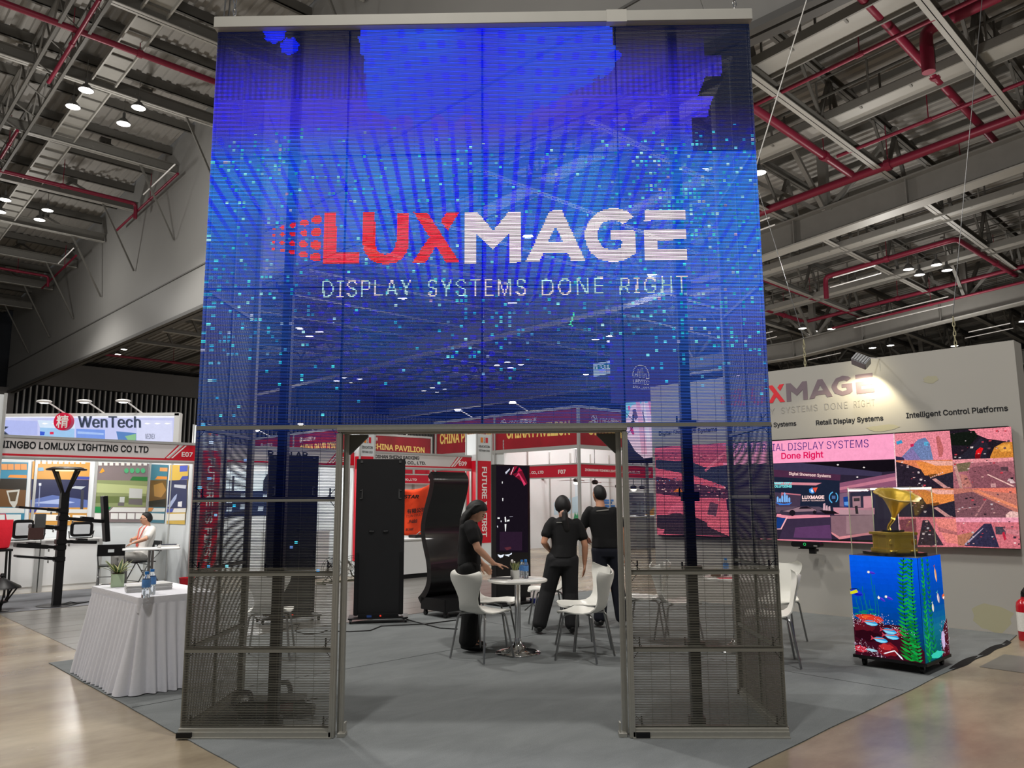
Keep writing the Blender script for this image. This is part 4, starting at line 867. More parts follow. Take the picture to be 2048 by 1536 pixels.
# right picture: eight street camera views in two columns
rows = [((50, 150), (655, 118), (1328, 74)), ((62, 442), (688, 436), (1355, 410)), ((85, 748), (700, 752), (1385, 742)), ((100, 1062), (728, 1068), (1415, 1070)), ((118, 1390), (758, 1393), (1440, 1412))]
def cellmap(r, c):
    a, b = (rows[r][c], rows[r][c + 1]); d, e = (rows[r + 1][c], rows[r + 1][c + 1])
    def f(s, t):
        p = [(a[i] * (1 - s) + b[i] * s) * (1 - t) + (d[i] * (1 - s) + e[i] * s) * t for i in (0, 1)]
        return c6([p])[0]
    return f
VWR = []; r_ = np.random.default_rng(31)
cells = [[('#f08c9a', '#6f7fa8'), ('#241c26', '#1c1a20')], [('#e9845c', '#2c2330'), ('#b06a74', '#7d4f58')], [('#e9845c', '#2c2330'), ('#c77a6c', '#7b5058')], [('#e77f88', '#473540'), ('#d8757f', '#3a3242')]]
for r in range(4):
    for c in range(2):
        f = cellmap(r, c); bg, road = cells[r][c]; Q = lambda P: [f(s, t) for s, t in P]
        VWR.append((bg, Q([(0, 0), (1, 0), (1, 1), (0, 1)])))
        if (r, c) == (0, 0): VWR += [('#7386b4', Q([(.2, 1), (.1, .9), (.42, .25), (.55, .2), (.62, .4), (.66, 1)])), ('#8a7ab0', Q([(.12, .9), (.3, .55), (.45, 1), (.2, 1)])), ('#c86a6a', Q([(.74, .2), (.8, .15), (.86, .6), (.82, .9), (.76, .9)])), ('#5cb0d8', Q([(.52, .35), (.6, .36), (.58, .5), (.52, .48)])), ('#3fa0d0', Q([(.02, .3), (.12, .25), (.14, .36), (.04, .42)])), ('#d02858', Q([(.27, .42), (.34, .4), (.33, .5), (.28, .52)])), ('#3b2f50', Q([(.0, .85), (.14, .9), (.16, 1), (0, 1)]))]
        elif (r, c) == (0, 1): VWR += [('#f28a98', Q([(.3, 0), (1, 0), (1, .5), (.6, .35), (.45, .2)])), ('#141a14', Q([(0, .1), (.4, .05), (.45, .25), (.3, .55), (0, .5)])), ('#2a2632', Q([(.25, .7), (.5, .3), (.6, .5), (.55, 1), (0.05, 1)])), ('#d88a38', Q([(.62, .95), (.7, .65), (.85, .5), (1, .5), (1, 1), (.62, 1)])), ('#f0a84a', Q([(.75, .6), (.95, .55), (.98, .8), (.8, .8)])), ('#ee1820', Q([(.4, .72), (.47, .62), (.52, .66), (.47, .85), (.38, .85)])), ('#7c1018', Q([(.37, .86), (.47, .86), (.45, 1), (.37, 1)]))]
        elif c == 0 and r in (1, 2): VWR += [(road, Q([(0, .05), (.2, .15), (1, .75), (1, 1), (0, 1)])), ('#f09048', Q([(.35, .05), (1, .1), (1, .5), (.5, .55)])), ('#f4b0a0', Q([(.45, .02), (1, .05), (1, .2), (.7, .2)])), ('#c8908c', Q([(.62, .68), (.72, .62), (.95, .98), (.82, .98)])), ('#7c4a24', Q([(.55, .52), (.72, .48), (.74, .58), (.6, .62)])), ('#2d2836', Q([(.66, .6), (1, .42), (1, .95), (.9, .95)]))]
        elif (r, c) == (1, 1): VWR += [('#f09aa0', Q([(0, 0), (1, 0), (1, .12), (0, .14)])), ('#7a6a52', Q([(0.02, .15), (.3, .1), (.25, .4), (.05, .45)])), ('#8e5660', Q([(.25, .3), (.7, .2), (1, .55), (1, 1), (.3, 1)])), ('#c8948c', Q([(0, .1), (.05, .1), (.16, 1), (.1, 1)])), ('#c07a70', Q([(.12, .5), (.22, .55), (.3, .95), (.14, .98)])), ('#d8a0a0', Q([(.6, .85), (.68, .85), (.68, .98), (.6, .98)])), ('#e8c8c8', Q([(.88, .7), (.95, .7), (1, .85), (.92, .86)])), ('#f2c2b8', Q([(.55, .55), (.57, .53), (.98, .95), (.95, .97)])), ('#5a4048', Q([(.78, .3), (.9, .3), (.9, .45), (.78, .42)]))]
        elif (r, c) == (2, 1): VWR += [('#f0806a', Q([(.3, 0), (1, 0), (1, .2), (.5, .1)])), ('#80545c', Q([(0, .2), (.3, .12), (1, .85), (1, 1), (0, 1)])), ('#b07a7c', Q([(.3, .95), (.5, .4), (.51, .42), (.33, .97)])), ('#b07a7c', Q([(0, .72), (.4, .62), (.4, .64), (0, .75)])), ('#f2906c', Q([(.3, .08), (.38, .06), (1, .62), (1, .72)])), ('#f0c0b8', Q([(.8, .9), (.88, .78), (1, .82), (1, 1), (.8, 1)]))]
        elif (r, c) == (3, 0): VWR += [('#3c303c', Q([(.3, .95), (.42, .1), (.52, .1), (.75, .95)])), ('#8c4a54', Q([(.0, .1), (.3, .05), (.3, .6), (.05, .6)])), ('#ef8a80', Q([(.62, .05), (1, .05), (1, .9), (.8, .85)])), ('#c07070', Q([(.65, .3), (1, .5), (1, .6), (.7, .5)])), ('#4a3a44', Q([(0, .7), (.3, .6), (.3, 1), (0, 1)]))]
        else: VWR += [('#f4a0b4', Q([(0, 0), (1, 0), (1, .15), (0, .16)])), ('#34304a', Q([(.05, .95), (.45, .2), (.56, .2), (.66, .98)])), ('#c07a60', Q([(0, .6), (.3, .45), (.1, .95), (0, .95)])), ('#4a4450', Q([(.62, .3), (.78, .3), (.78, .55), (.62, .55)])), ('#d08088', Q([(.74, .35), (1, .4), (1, .6), (.8, .5)])), ('#b0a0b8', Q([(.1, .9), (.42, .35), (.43, .36), (.13, .93)])), ('#c02840', Q([(.72, .5), (.76, .45), (.78, .7), (.75, .75)]))]
        for k in range(26):
            if c == 0 and r == 0: continue
            s = r_.uniform(.02, .98); t = r_.uniform(.05, .95); w = r_.uniform(.012, .05); h = w * r_.uniform(.6, 1.4)
            if c == 0 and r in (1, 2): s = .12 + t * .35 + r_.uniform(-.1, .12)
            if (r, c) == (3, 0): s = .48 + r_.uniform(-.16, .2) * t
            VWR.append((['#f4dcd8', '#2a2028', '#c8404e', '#e8b0a8', '#6a4a54', '#d8c8cc', '#38303c'][int(r_.integers(0, 7))], Q([(s, t), (min(1, s + w), t), (min(1, s + w * .8), min(1, t + h)), (s, min(1, t + h))])))
for k in range(7): VWR.append(('#e8c0bc', cellmap(1, 0)(.6, .6) and [cellmap(1, 0)(.60 + .035 * k, .62 - .03 * k), cellmap(1, 0)(.62 + .035 * k, .60 - .03 * k), cellmap(1, 0)(.63 + .035 * k, .63 - .03 * k), cellmap(1, 0)(.61 + .035 * k, .65 - .03 * k)]))
VWR.append(('#ffd0d8', c6([(45, 150), (58, 150), (118, 1250), (108, 1250)])))
VW.pic('screen_picture', VWR, -0.002, P_busy, step=0.00012)
# camera bar on a bracket below the video wall
o = on_v(1617, 1100, 6.55); T = Th('camera_bar', 'black video camera bar with green ring below the pink video wall', 'camera', o, -R45)
MB().prism(rrect(.40, .068, .03, .0, .075), -.08, .02).build('bar', M_blackp, T); MB().tube([(.0 + .016 * math.cos(a) - .01, -.083, .078 + .016 * math.sin(a)) for a in np.linspace(0, 2 * PI, 20)], .0022, 6).build('ring', emit('green_ring', '#2fd06a', 1.5), T)
mb = MB(); mb.b2((-.1, -.03, .02), (.1, .02, .04)); mb.b2((-.13, -.02, .012), (.06, .0, .024)); mb.b2((.02, -.03, -.045), (.10, .02, .03)); mb.b2((.03, 0, -.02), (.08, .13, .01)); mb.build('bracket', M_black, T)
MB().b2((.11, -.082, .056), (.16, -.080, .068)).build('mark', M_inkgrey, T)
# spotlight clipped to the top of the wall
sp = on_v(1722, 722, 6.40); T = Th('spotlight', 'grey box spotlight lighting the wall lettering from the wall top', 'spotlight', sp, -R45)
M_spot = mat('silver_lamp_body', '#8f9194', .35, .5)
Mx = Matrix.Rotation(0.5, 3, 'Y') @ Matrix.Rotation(math.radians(-38), 3, 'X')
MB().box((0, 0, 0), (.20, .12, .13), M=Mx).build('body', M_spot, T, bevel=.008); mb = MB()
for k in range(5): mb.box(tuple(Mx @ Vector((-.07 + k * .035, -.062, 0))), (.008, .012, .12), M=Mx)
mb.build('fin', M_steeld, T); MB().box(tuple(Mx @ Vector((0, .062, -.005))), (.17, .006, .1), M=Mx).build('lens', emit('warm_lamp_glass', '#fff2c8', 14.0), T)
mb = MB(); mb.bar((.06, .02, .04), (.1, .36, 0.06), .012, .012); mb.bar((.1, .36, .06), (.1, .36, -.1), .02, .012); mb.build('arm', M_inkwhite, T)
sl_ = bpy.data.lights.new('spot_beam', 'SPOT'); sl_.energy = 48; sl_.spot_size = math.radians(118); sl_.spot_blend = 0.35; sl_.color = (1, .87, .58); sl_.shadow_soft_size = .05
so = bpy.data.objects.new('spot_beam', sl_); SC.collection.objects.link(so)
dloc = T.R @ np.array([0.02, .08, -.09]); so.location = sp + dloc
aim = BL(6.75, uvz(sp)[0] + 0.30, 2.2); so.rotation_euler = Vector(aim - (sp + dloc)).to_track_quat('-Z', 'Y').to_euler()
for i, (u, lab) in enumerate(((-1.07, 'chain and wire holding the right end of the stand wall'), (0.86, 'chain and wire holding the left part of the stand wall'))):
    T = Th('hanging_wire', lab, 'chain', BL(6.9, u, 3.34), -R45)
    for k in range(7):
        z = .02 + k * .06; P = [((.014 * math.cos(a), 0, z + .038 * math.sin(a)) if k % 2 else (0, .014 * math.cos(a), z + .038 * math.sin(a))) for a in np.linspace(0, 2 * PI, 11)]
        MB().tube(P, .006, 5).build('link', mat('yellowed_link', '#a59f80', .5, .3), T)
    MB().tube([(0, 0, .44), ((1.1, -1.75)[i], 0.2, 7.5)], .005, 6).build('wire', M_steelleg, T)
o = MB().tube([(0, 0, 0), (0.0, 0, 3.5)], .008, 6).build('wire', M_inkgrey, loc=BL(3.0, 0, 0), rz=0)
bpy.data.objects.remove(o)
p0, p1 = on_y(1511, 336, 1.0), on_y(1607, 20, 1.6); p2 = p1 + (p1 - p0) * 1.6
T = Th('steel_rope', 'thin pale steel rope slanting up from the right edge of the screen', 'rope', p0, 0); MB().tube([(0, 0, 0), tuple(p1 - p0), tuple(p2 - p0)], .006, 6).build('rope_strand', M_inkgrey, T)
# ================================================================== aquarium display cube with a gold gramophone in a clear case
q = on_z(1855, 1352, 0.0)
AQ = Th('display_cube', 'blue video cube showing an aquarium, on castors beside the carpet edge', 'video cube', BL(3.89, -0.85, 0.007), -R45)
# local x = -u (towards us on the right), local y = +v; front face y = 0, right face x = .60
AW, AD, AZ0, AZ1 = 0.60, 0.60, 0.10, 1.0
mb = MB(); mb.b2((0, 0, AZ0), (AW, AD, AZ1)); mb.build('cabinet', M_black, AQ)
mb = MB(); mb.b2((-.02, -.02, .075), (AW + .02, AD + .02, AZ0)); mb.build('base_plate', M_black, AQ)
for x in (.05, AW - .05):
    for y in (.05, AD - .05):
        mb = MB(); mb.b2((x - .03, y - .03, .06), (x + .03, y + .03, .075)); mb.tube([(x - .013, y + .015, .03), (x + .013, y + .015, .03)], .03, 14); mb.b2((x - .02, y, .03), (x - .014, y + .03, .065)); mb.b2((x + .014, y, .03), (x + .02, y + .03, .065)); mb.build('castor', M_blackp, AQ)
def grad_quads(x0, x1, z0, z1, stops, n=14):
    o = []
    for k in range(n):
        t = (k + .5) / n
        for i in range(len(stops) - 1):
            if stops[i][0] <= t <= stops[i + 1][0]:
                a = (t - stops[i][0]) / (stops[i + 1][0] - stops[i][0]); c = [stops[i][1][j] * (1 - a) + stops[i + 1][1][j] * a for j in range(3)]
        o.append((c, [(x0, z0 + (z1 - z0) * k / n), (x1, z0 + (z1 - z0) * k / n), (x1, z0 + (z1 - z0) * (k + 1) / n), (x0, z0 + (z1 - z0) * (k + 1) / n)]))
    return o
def fish(cx, cz, L, h, a, body, belly, tail):
    c, s = math.cos(a), math.sin(a); R = lambda P: [(cx + x * c - z * s, cz + x * s + z * c) for x, z in P]
    B = [(-L * .5, 0), (-L * .25, h * .42), (L * .1, h * .5), (L * .38, h * .28), (L * .5, 0), (L * .38, -h * .28), (L * .1, -h * .5), (-L * .25, -h * .42)]
    return [(tail, R([(-L * .42, 0), (-L * .66, h * .45), (-L * .6, 0), (-L * .66, -h * .45)])), (body, R(B)), (belly, R([(-L * .4, -.05 * h), (L * .45, 0), (L * .3, -h * .3), (L * .05, -h * .45), (-L * .25, -h * .38)])), ('#101018', R([(L * .36 - .004, .004), (L * .36 + .004, .004), (L * .36 + .004, h * .1), (L * .36 - .004, h * .1)]))]
r_ = np.random.default_rng(3)
F = grad_quads(0, AW, AZ0, AZ1, [(0, (6, 40, 60)), (.2, (8, 60, 110)), (.5, (0, 70, 170)), (.8, (5, 80, 215)), (1, (5, 95, 235))], 18)
def kelp(x, z0, z1, w, col, n):
    o = []; 
    for k in range(n):
        z = z0 + (z1 - z0) * k / n; xx = x + .012 * math.sin(k * .7); o.append((col, [(xx - w, z), (xx + w, z), (xx + w * .9, z + (z1 - z0) / n), (xx - w * .9, z + (z1 - z0) / n)]))
    return o
for x, zt in ((.05, .62), (.08, .7), (.115, .72), (.17, .6), (.2, .85), (.225, .74), (.13, .66)): F += kelp(x, .40, zt, .004, '#0a6a86', 8)
for k in range(14): F.append(('#0c7a6a', blobpoly(r_.uniform(.02, .22), r_.uniform(.42, .52), .03, .008, 7, k)))
F += [('#3b0c1c', [(0, AZ0), (0, .43), (.06, .41), (.14, .43), (.22, .46), (.28, .39), (.33, .40), (.42, .40), (.48, .34), (.55, .27), (.6, .2), (.6, AZ0)]), ('#5c1220', blobpoly(.1, .36, .1, .07, 20, 1)), ('#2a0814', blobpoly(.12, .28, .12, .05, 20, 2))]
F += [('#c42a1e', blobpoly(.13, .44, .10, .035, 18, 7)), ('#ea5a28', blobpoly(.13, .445, .06, .018, 14, 8)), ('#d83a2a', blobpoly(.2, .43, .07, .03, 16, 9)), ('#c02838', blobpoly(.05, .155, .07, .03, 16, 11)), ('#7c1420', blobpoly(.3, .18, .1, .06, 18, 12)), ('#b82c30', blobpoly(.28, .2, .06, .028, 14, 13)), ('#a01c2c', blobpoly(.36, .33, .07, .04, 16, 14))]
for k in range(420):
    cx, cz = [(.24, .43), (.35, .37), (.05, .18), (.45, .34), (.2, .14), (.02, .41)][int(r_.integers(0, 6))]; x = min(.59, max(.005, cx + r_.normal(0, .045))); z = min(.5, max(AZ0 + .01, cz + r_.normal(0, .028))); s = r_.uniform(.0015, .004)
    F.append((['#e9dff0', '#b890c8', '#f4f0fa', '#d8a8b8'][int(r_.integers(0, 4))], [(x - s, z - s), (x + s, z - s * .6), (x + s * .5, z + s * 1.4)]))
F += [('#f2f4ff', [(.27, .15), (.36, .185), (.42, .13), (.43, .11), (.41, .12), (.36, .175), (.27, .14)]), ('#9fd0e0', blobpoly(.16, .16, .05, .012, 12, 15))]
F += fish(.055, .66, .13, .055, -.25, '#2430d8', '#1018a8', '#e8e020') + [('#d8d820', [(0, .665), (.06, .69), (.075, .665), (.02, .645), (0, .645)]), ('#0a0a14', [(0, .69), (.06, .70), (.1, .68), (.06, .694), (0, .683)])]
for (x, z, a) in ((.21, .85, -.15), (.285, .62, -.6), (.35, .635, -.35)): F += fish(x, z, .065, .022, a, '#5a3ad8', '#3a28b0', '#f4ead0') + [('#fff4dc', blobpoly(x - .028, z + (.006 if a > -.3 else .012), .011, .012, 10, 3))]
for (x, z) in ((.17, .40), (.33, .345), (.345, .30), (.245, .26)): F += fish(x, z, .13, .05, -.12, '#2a9ad8', '#8ad8f0', '#c03a50') + [('#e86a4a', [(x - .06, z + .012), (x + .03, z + .018), (x + .03, z + .010), (x - .06, z + .004)])]
def bigkelp(ax, sway, col1, col2, z0=AZ0 + .01, z1=AZ1 - .005, m=26, side=1.0):
    o = []
    xs = lambda z: ax + sway * (0.5 - (z - z0) / (z1 - z0)) ** 2 * 4 - sway
    for k in range(m):
        z = z0 + (z1 - z0) * k / m; x = xs(z); x2 = xs(z + (z1 - z0) / m); o.append(('#0a2a12', [(x - .004, z), (x + .004, z), (x2 + .004, z + (z1 - z0) / m), (x2 - .004, z + (z1 - z0) / m)]))
        for sd in (-1, 1):
            L = (.042 + .045 * (1 - k / m)) * r_.uniform(.7, 1.1) * (0.45 if sd > 0 and side < 1 else 1); o.append(((col1, col2)[int(r_.integers(0, 2))], [(x, z), (x + sd * L * .5, z + L * .12), (x + sd * L, z + .01 + L * .45), (x + sd * L * .42, z + .014 + L * .26), (x, z + .014)]))
    return o
F += bigkelp(.50, .03, '#0c6a24', '#17a03a') + bigkelp(.565, .015, '#14a048', '#0c7a30', m=30, side=.5)
FF = [(c, [(min(AW, max(0, x)), min(AZ1, max(AZ0, z))) for x, z in p]) for c, p in F]
AQ.pic('front_picture', FF, -0.002, P_screen, px=False, step=0.00006)
AQR = Th('display_cube', 'x', 'x', AQ.O + AQ.R @ np.array([AW, 0, 0]), R45)   # helper frame of the right face
G = grad_quads(0, AD, AZ0, AZ1, [(0, (10, 80, 90)), (.3, (20, 110, 140)), (.55, (5, 70, 160)), (1, (8, 85, 220))], 18)
G += kelp(.1, AZ0, AZ1, .012, '#17a03a', 14) + bigkelp(.1, .02, '#18a848', '#0d7a34', m=24) + bigkelp(.22, .02, '#0f8a4a', '#0a6a3c', m=22)
G += fish(.40, .83, .14, .05, -1.35, '#d88a58', '#f0c89a', '#a04a20') + fish(.42, .62, .10, .06, -1.2, '#b8a0a8', '#e8d8d8', '#58b8a0') + fish(.56, .62, .06, .05, 0, '#f06a30', '#fff0e0', '#f06a30') + fish(.26, .55, .08, .05, -1.4, '#d8c8b8', '#f0e8dc', '#b8c8b0')
G += [('#4a1420', [(.6, AZ0), (.6, .42), (.52, .38), (.44, .3), (.42, .2), (.40, AZ0)]), ('#c8b0d8', blobpoly(.46, .25, .05, .09, 14, 3)), ('#38c8b0', blobpoly(.28, .14, .16, .03, 16, 5))]
for k in range(160): x = r_.uniform(.38, .6); z = r_.uniform(.12, .42); s = r_.uniform(.002, .005); G.append((['#f4ecfa', '#c8a0d0', '#7a2c40'][int(r_.integers(0, 3))], [(x - s, z - s), (x + s, z - s), (x, z + s * 1.6)]))
GG = [(c, [(min(AD, max(0, x)), min(AZ1, max(AZ0, z))) for x, z in p]) for c, p in G]
o = AQR.pic('side_picture', GG, -0.002, P_screen, px=False, step=0.00006)
bpy.context.view_layer.update(); o.parent = AQ.o; o.location = (AW, 0, 0); o.rotation_euler = (0, 0, PI / 2); bpy.data.objects.remove(AQR.o)
# clear case
CASE = Th('clear_case', 'clear box with lit upper edge covering the gold gramophone', 'display case', AQ.O + AQ.R @ np.array([.02, .02, AZ1]), -R45)
def glass_mat():
    m = bpy.data.materials.new('clear_acrylic'); m.use_nodes = True; nt = m.node_tree; N = nt.nodes; L = nt.links
    N.remove(N['Principled BSDF']); t = N.new('ShaderNodeBsdfTransparent'); g = N.new('ShaderNodeBsdfGlossy'); g.inputs['Roughness'].default_value = .03; fr = N.new('ShaderNodeValue'); fr.outputs[0].default_value = .05
    t.inputs[0].default_value = (.96, .97, .97, 1); nz = N.new('ShaderNodeTexNoise'); nz.inputs['Scale'].default_value = 3
    mx = N.new('ShaderNodeMixShader'); L.new(fr.outputs[0], mx.inputs[0]); L.new(t.outputs[0], mx.inputs[1]); L.new(g.outputs[0], mx.inputs[2]); L.new(mx.outputs[0], N['Material Output'].inputs[0]); return m
M_glass = glass_mat(); CH = .63; w = .56
mb = MB(); mb.b2((0, 0, 0), (w, .005, CH)); mb.b2((0, w - .005, 0), (w, w, CH)); mb.b2((0, .005, 0), (.005, w - .005, CH)); mb.b2((w - .005, .005, 0), (w, w - .005, CH)); mb.b2((0, 0, CH), (w, w, CH + .005)); mb.build('pane', M_glass, CASE)
mb = MB()
for x, y in ((0, 0), (w, 0), (0, w), (w, w)): mb.b2((x - .003, y - .003, 0), (x + .003, y + .003, CH))
mb.build('edge_joint', mat('pale_acrylic_edge', '#b8b8a0', .3, 0, .03), CASE)
mb = MB(); mb.b2((0, w - .02, CH - .02), (w, w - .006, CH - .004)); mb.build('light_strip', emit('case_light', '#fff8e0', 5.0), CASE)
cl_ = bpy.data.lights.new('case_glow', 'AREA'); cl_.energy = 7.0; cl_.size = .5; cl_.size_y = .02; cl_.shape = 'RECTANGLE'; cl_.color = (1, .95, .8); co_ = bpy.data.objects.new('case_glow', cl_); SC.collection.objects.link(co_); co_.location = CASE.O + CASE.R @ np.array([w / 2, w - .03, CH - .025]); co_.rotation_euler = (math.radians(-35), 0, -R45)
# gold gramophone
GR = Th('gramophone', 'golden gramophone with flower horn under the clear case', 'gramophone', AQ.O + AQ.R @ np.array([.30, .30, AZ1 + .001]), 0.15)
M_gold = mat('polished_gold', '#e8c452', .2, .8, .06); M_gold2 = mat('matt_gold_horn', '#d0aa34', .42, .4, .1, 14, bump=.1)
mb = MB(); mb.prismz(rrect(.36, .36, .05), 0, .022); mb.build('plinth', M_blackg, GR)
mb = MB(); mb.prismz(rrect(.26, .24, .02), .022, .05); mb.prismz(rrect(.235, .215, .02), .05, .155); mb.prismz(rrect(.27, .25, .02), .155, .175); mb.build('case_body', M_gold, GR, bevel=.003)
for k in (-1, 1):
    mb = MB(); mb.ball((k * .1, -.118, .1), .016, 10, sq=(1, .5, 1.6)); mb.ball((k * .085, -.125, .032), .02, 10, sq=(1.6, .6, .6)); mb.build('ornament', M_gold, GR, smooth=True)
mb = MB(); mb.lathe([(.001, .19), (.085, .19), (.085, .178), (.02, .175)], n=28); mb.build('turntable', M_blackg, GR, smooth=True)
mb = MB(); mb.tube([(0, .04, .175), (0, .05, .21), (0, .03, .235), (0, 0, .255), (0, -.02, .28)], .012, 10, rad=[.02, .012, .012, .013, .018]); mb.build('neck', M_gold, GR, smooth=True)
n = 48; rings = []; ax = Vector((0, -.34, .94)).normalized(); bx = Vector((1, 0, 0)); by = ax.cross(bx)
for t in np.linspace(0, 1, 16):
    r = .016 + .135 * t ** 1.35 + .03 * max(0, t - .75); c = Vector((0, -.02, .27)) + ax * (.02 + .215 * t - .2 * max(0, t - .85)); rings.append([c + (bx * math.cos(a) + by * math.sin(a)) * r * (1 + .09 * t * abs(math.sin(a * 4)) ** .6 * t) for a in np.linspace(0, 2 * PI, n + 1)[:-1]])
inner = [[c * 1.0 for c in r_] for r_ in rings][::-1]
mb = MB(); mb.loft(rings, caps=False); mb.loft([[p + ax * .004 - (p - sum(r_, Vector()) / n) * .03 for p in r_] for r_ in rings], caps=False); mb.build('horn', M_gold2, GR, smooth=True)
MB().tube([(.12, 0, .1), (.17, 0, .1), (.17, 0, .06)], .005, 6).build('crank', M_gold, GR)
GR.o.scale = (1.2, 1.2, 1.2)
# fire extinguisher at the right edge
P = on_z(2055, 1281, 0.0); T = Th('fire_extinguisher', 'red fire extinguisher on the floor at the right edge of the photo', 'fire extinguisher', (P[0], P[1], 0.0), 0.6)
M_ext = mat('glossy_red_cylinder', '#b01020', .2, 0, .04, coat=.4); M_lab = mat('extinguisher_label', '#d8d6d0', .5, 0, .2, 60)
mb = MB(); mb.lathe([(.001, 0), (.075, 0), (.08, .012), (.08, .36), (.072, .4), (.045, .43), (.025, .44), (.025, .46), (.001, .46)], n=28); mb.build('cylinder', M_ext, T, smooth=True)
mb = MB(); mb.lathe([(.0808, .1), (.0808, .3)], n=28); mb.build('label', M_lab, T, smooth=True)
mb = MB(); mb.lathe([(.022, .46), (.022, .5), (.001, .5)], n=12); mb.bar((-.02, 0, .5), (.1, 0, .53), .022, .01); mb.bar((-.02, 0, .51), (.09, 0, .565), .022, .01); mb.build('valve', M_black, T); MB().tube([(.02, .02, .48), (.09, .03, .47), (.105, .03, .38), (.1, .02, .12)], .011, 8).build('hose', M_blackp, T, smooth=True)

# ================================================================== skirted table by the left edge
TB = Th('skirted_table', 'table under a white pleated skirt at the left carpet edge', 'table', BL(-0.92, 3.46, 0.007), R45)
tw, tl = .64, 1.24        # along v, along u
mb = MB(); mb.b2((-tw / 2 + .02, -tl / 2 + .02, .72), (tw / 2 - .02, tl / 2 - .02, .745)); mb.build('tabletop', M_white, TB)
for sx in (-1, 1):
    for sy in (-1, 1): MB().b2((sx * .26 - .015, sy * .54 - .015, 0), (sx * .26 + .015, sy * .54 + .015, .72)).build('leg', M_steelleg, TB)
CL = Th('tablecloth', 'white cloth with pleated skirt over the table beside the screen, left', 'tablecloth', TB.O, R45)
M_cloth = mat('white_cloth', '#e4e4ea', .85, 0, .03, 20, bump=.15, bscale=40)
mb = MB(); mb.prismz(rrect(tw + .012, tl + .012, .02), .746, .754); mb.prismz(rrect(tw + .014, tl + .014, .02), .63, .746); mb.build('cloth_top', M_cloth, CL)
per = []; N = 560
def rect_pt(s, w, l):
    P = 2 * (w + l); d = (s % 1) * P
    if d < w: return (-w / 2 + d, -l / 2, 0, -1)
    d -= w
    if d < l: return (w / 2, -l / 2 + d, 1, 0)
    d -= l
    if d < w: return (w / 2 - d, l / 2, 0, 1)
    return (-w / 2, l / 2 - (d - w), -1, 0)
rings = []; r_ = np.random.default_rng(9); ph = r_.uniform(0, 6.28, 8)
for zi, z in enumerate((.70, .665, .6, .5, .4, .3, .2, .12, .06, .006)):
    R_ = []; t = (0.70 - z) / .7; flare = .012 + .115 * t ** 1.15; amp = .004 + .024 * t ** .7
    for k in range(N):
        s = k / N; x, y, nx, ny = rect_pt(s, tw, tl); d = (s * 2 * (tw + tl))
        # soft corners
        cx = max(-tw / 2 + .06, min(tw / 2 - .06, x)); cy = max(-tl / 2 + .06, min(tl / 2 - .06, y)); vx, vy = x - cx, y - cy; L = math.hypot(vx, vy) or 1; vx, vy = vx / L, vy / L; x, y = cx + vx * .06, cy + vy * .06
        w = math.sin(d * 2 * PI / .088 + .8 * math.sin(d * 5 + ph[0]) + .4 * t * math.sin(d * 17 + ph[1])); w = math.copysign(abs(w) ** .7, w); m2 = math.sin(d * 9.3 + ph[2] + t) * .012 * t
        e = flare + amp * w + m2; R_.append((x + vx * e, y + vy * e, z + .006 * math.sin(d * 21) * (1 if z < .03 else 0) * .3))
    rings.append(R_)
mb = MB(); mb.loft(rings[::-1], caps=False); mb.build('skirt', M_cloth, CL, smooth=True)
topz = .754 + .007
def on_table(px, py, z): return on_z(px, py, z)
M_leaf = mat('dark_green_leaf', '#3d5a2c', .4, 0, .25, 30); M_leafe = mat('yellow_leaf_edge', '#c9c58a', .45, 0, .1, 30)
def leaf(mb, base, d, L, w, droop, fold=.25, n=8):
    d = Vector(d).normalized(); side = d.cross(Vector((0, 0, 1)))
    side = side.normalized() if side.length > .05 else Vector((1, 0, 0)); up = side.cross(d); P = []
    for i in range(n + 1):
        t = i / n; c = Vector(base) + d * L * t + Vector((0, 0, -droop * t * t)); ww = w * (math.sin(PI * min(1, (t * .86 + .12))) ** .8) * (1 - .15 * t); P.append((c, ww, up))
    for i in range(n):
        for s0, s1, mi in ((-1, -.62, 1), (-.62, 0, 0), (0, .62, 0), (.62, 1, 1)):
            q = []
            for (c, ww, u), s in ((P[i], s0), (P[i], s1), (P[i + 1], s1), (P[i + 1], s0)): q.append(c + side * ww * s + u * ww * fold * abs(s))
            mb.add(q, [(0, 1, 2, 3)], mi)
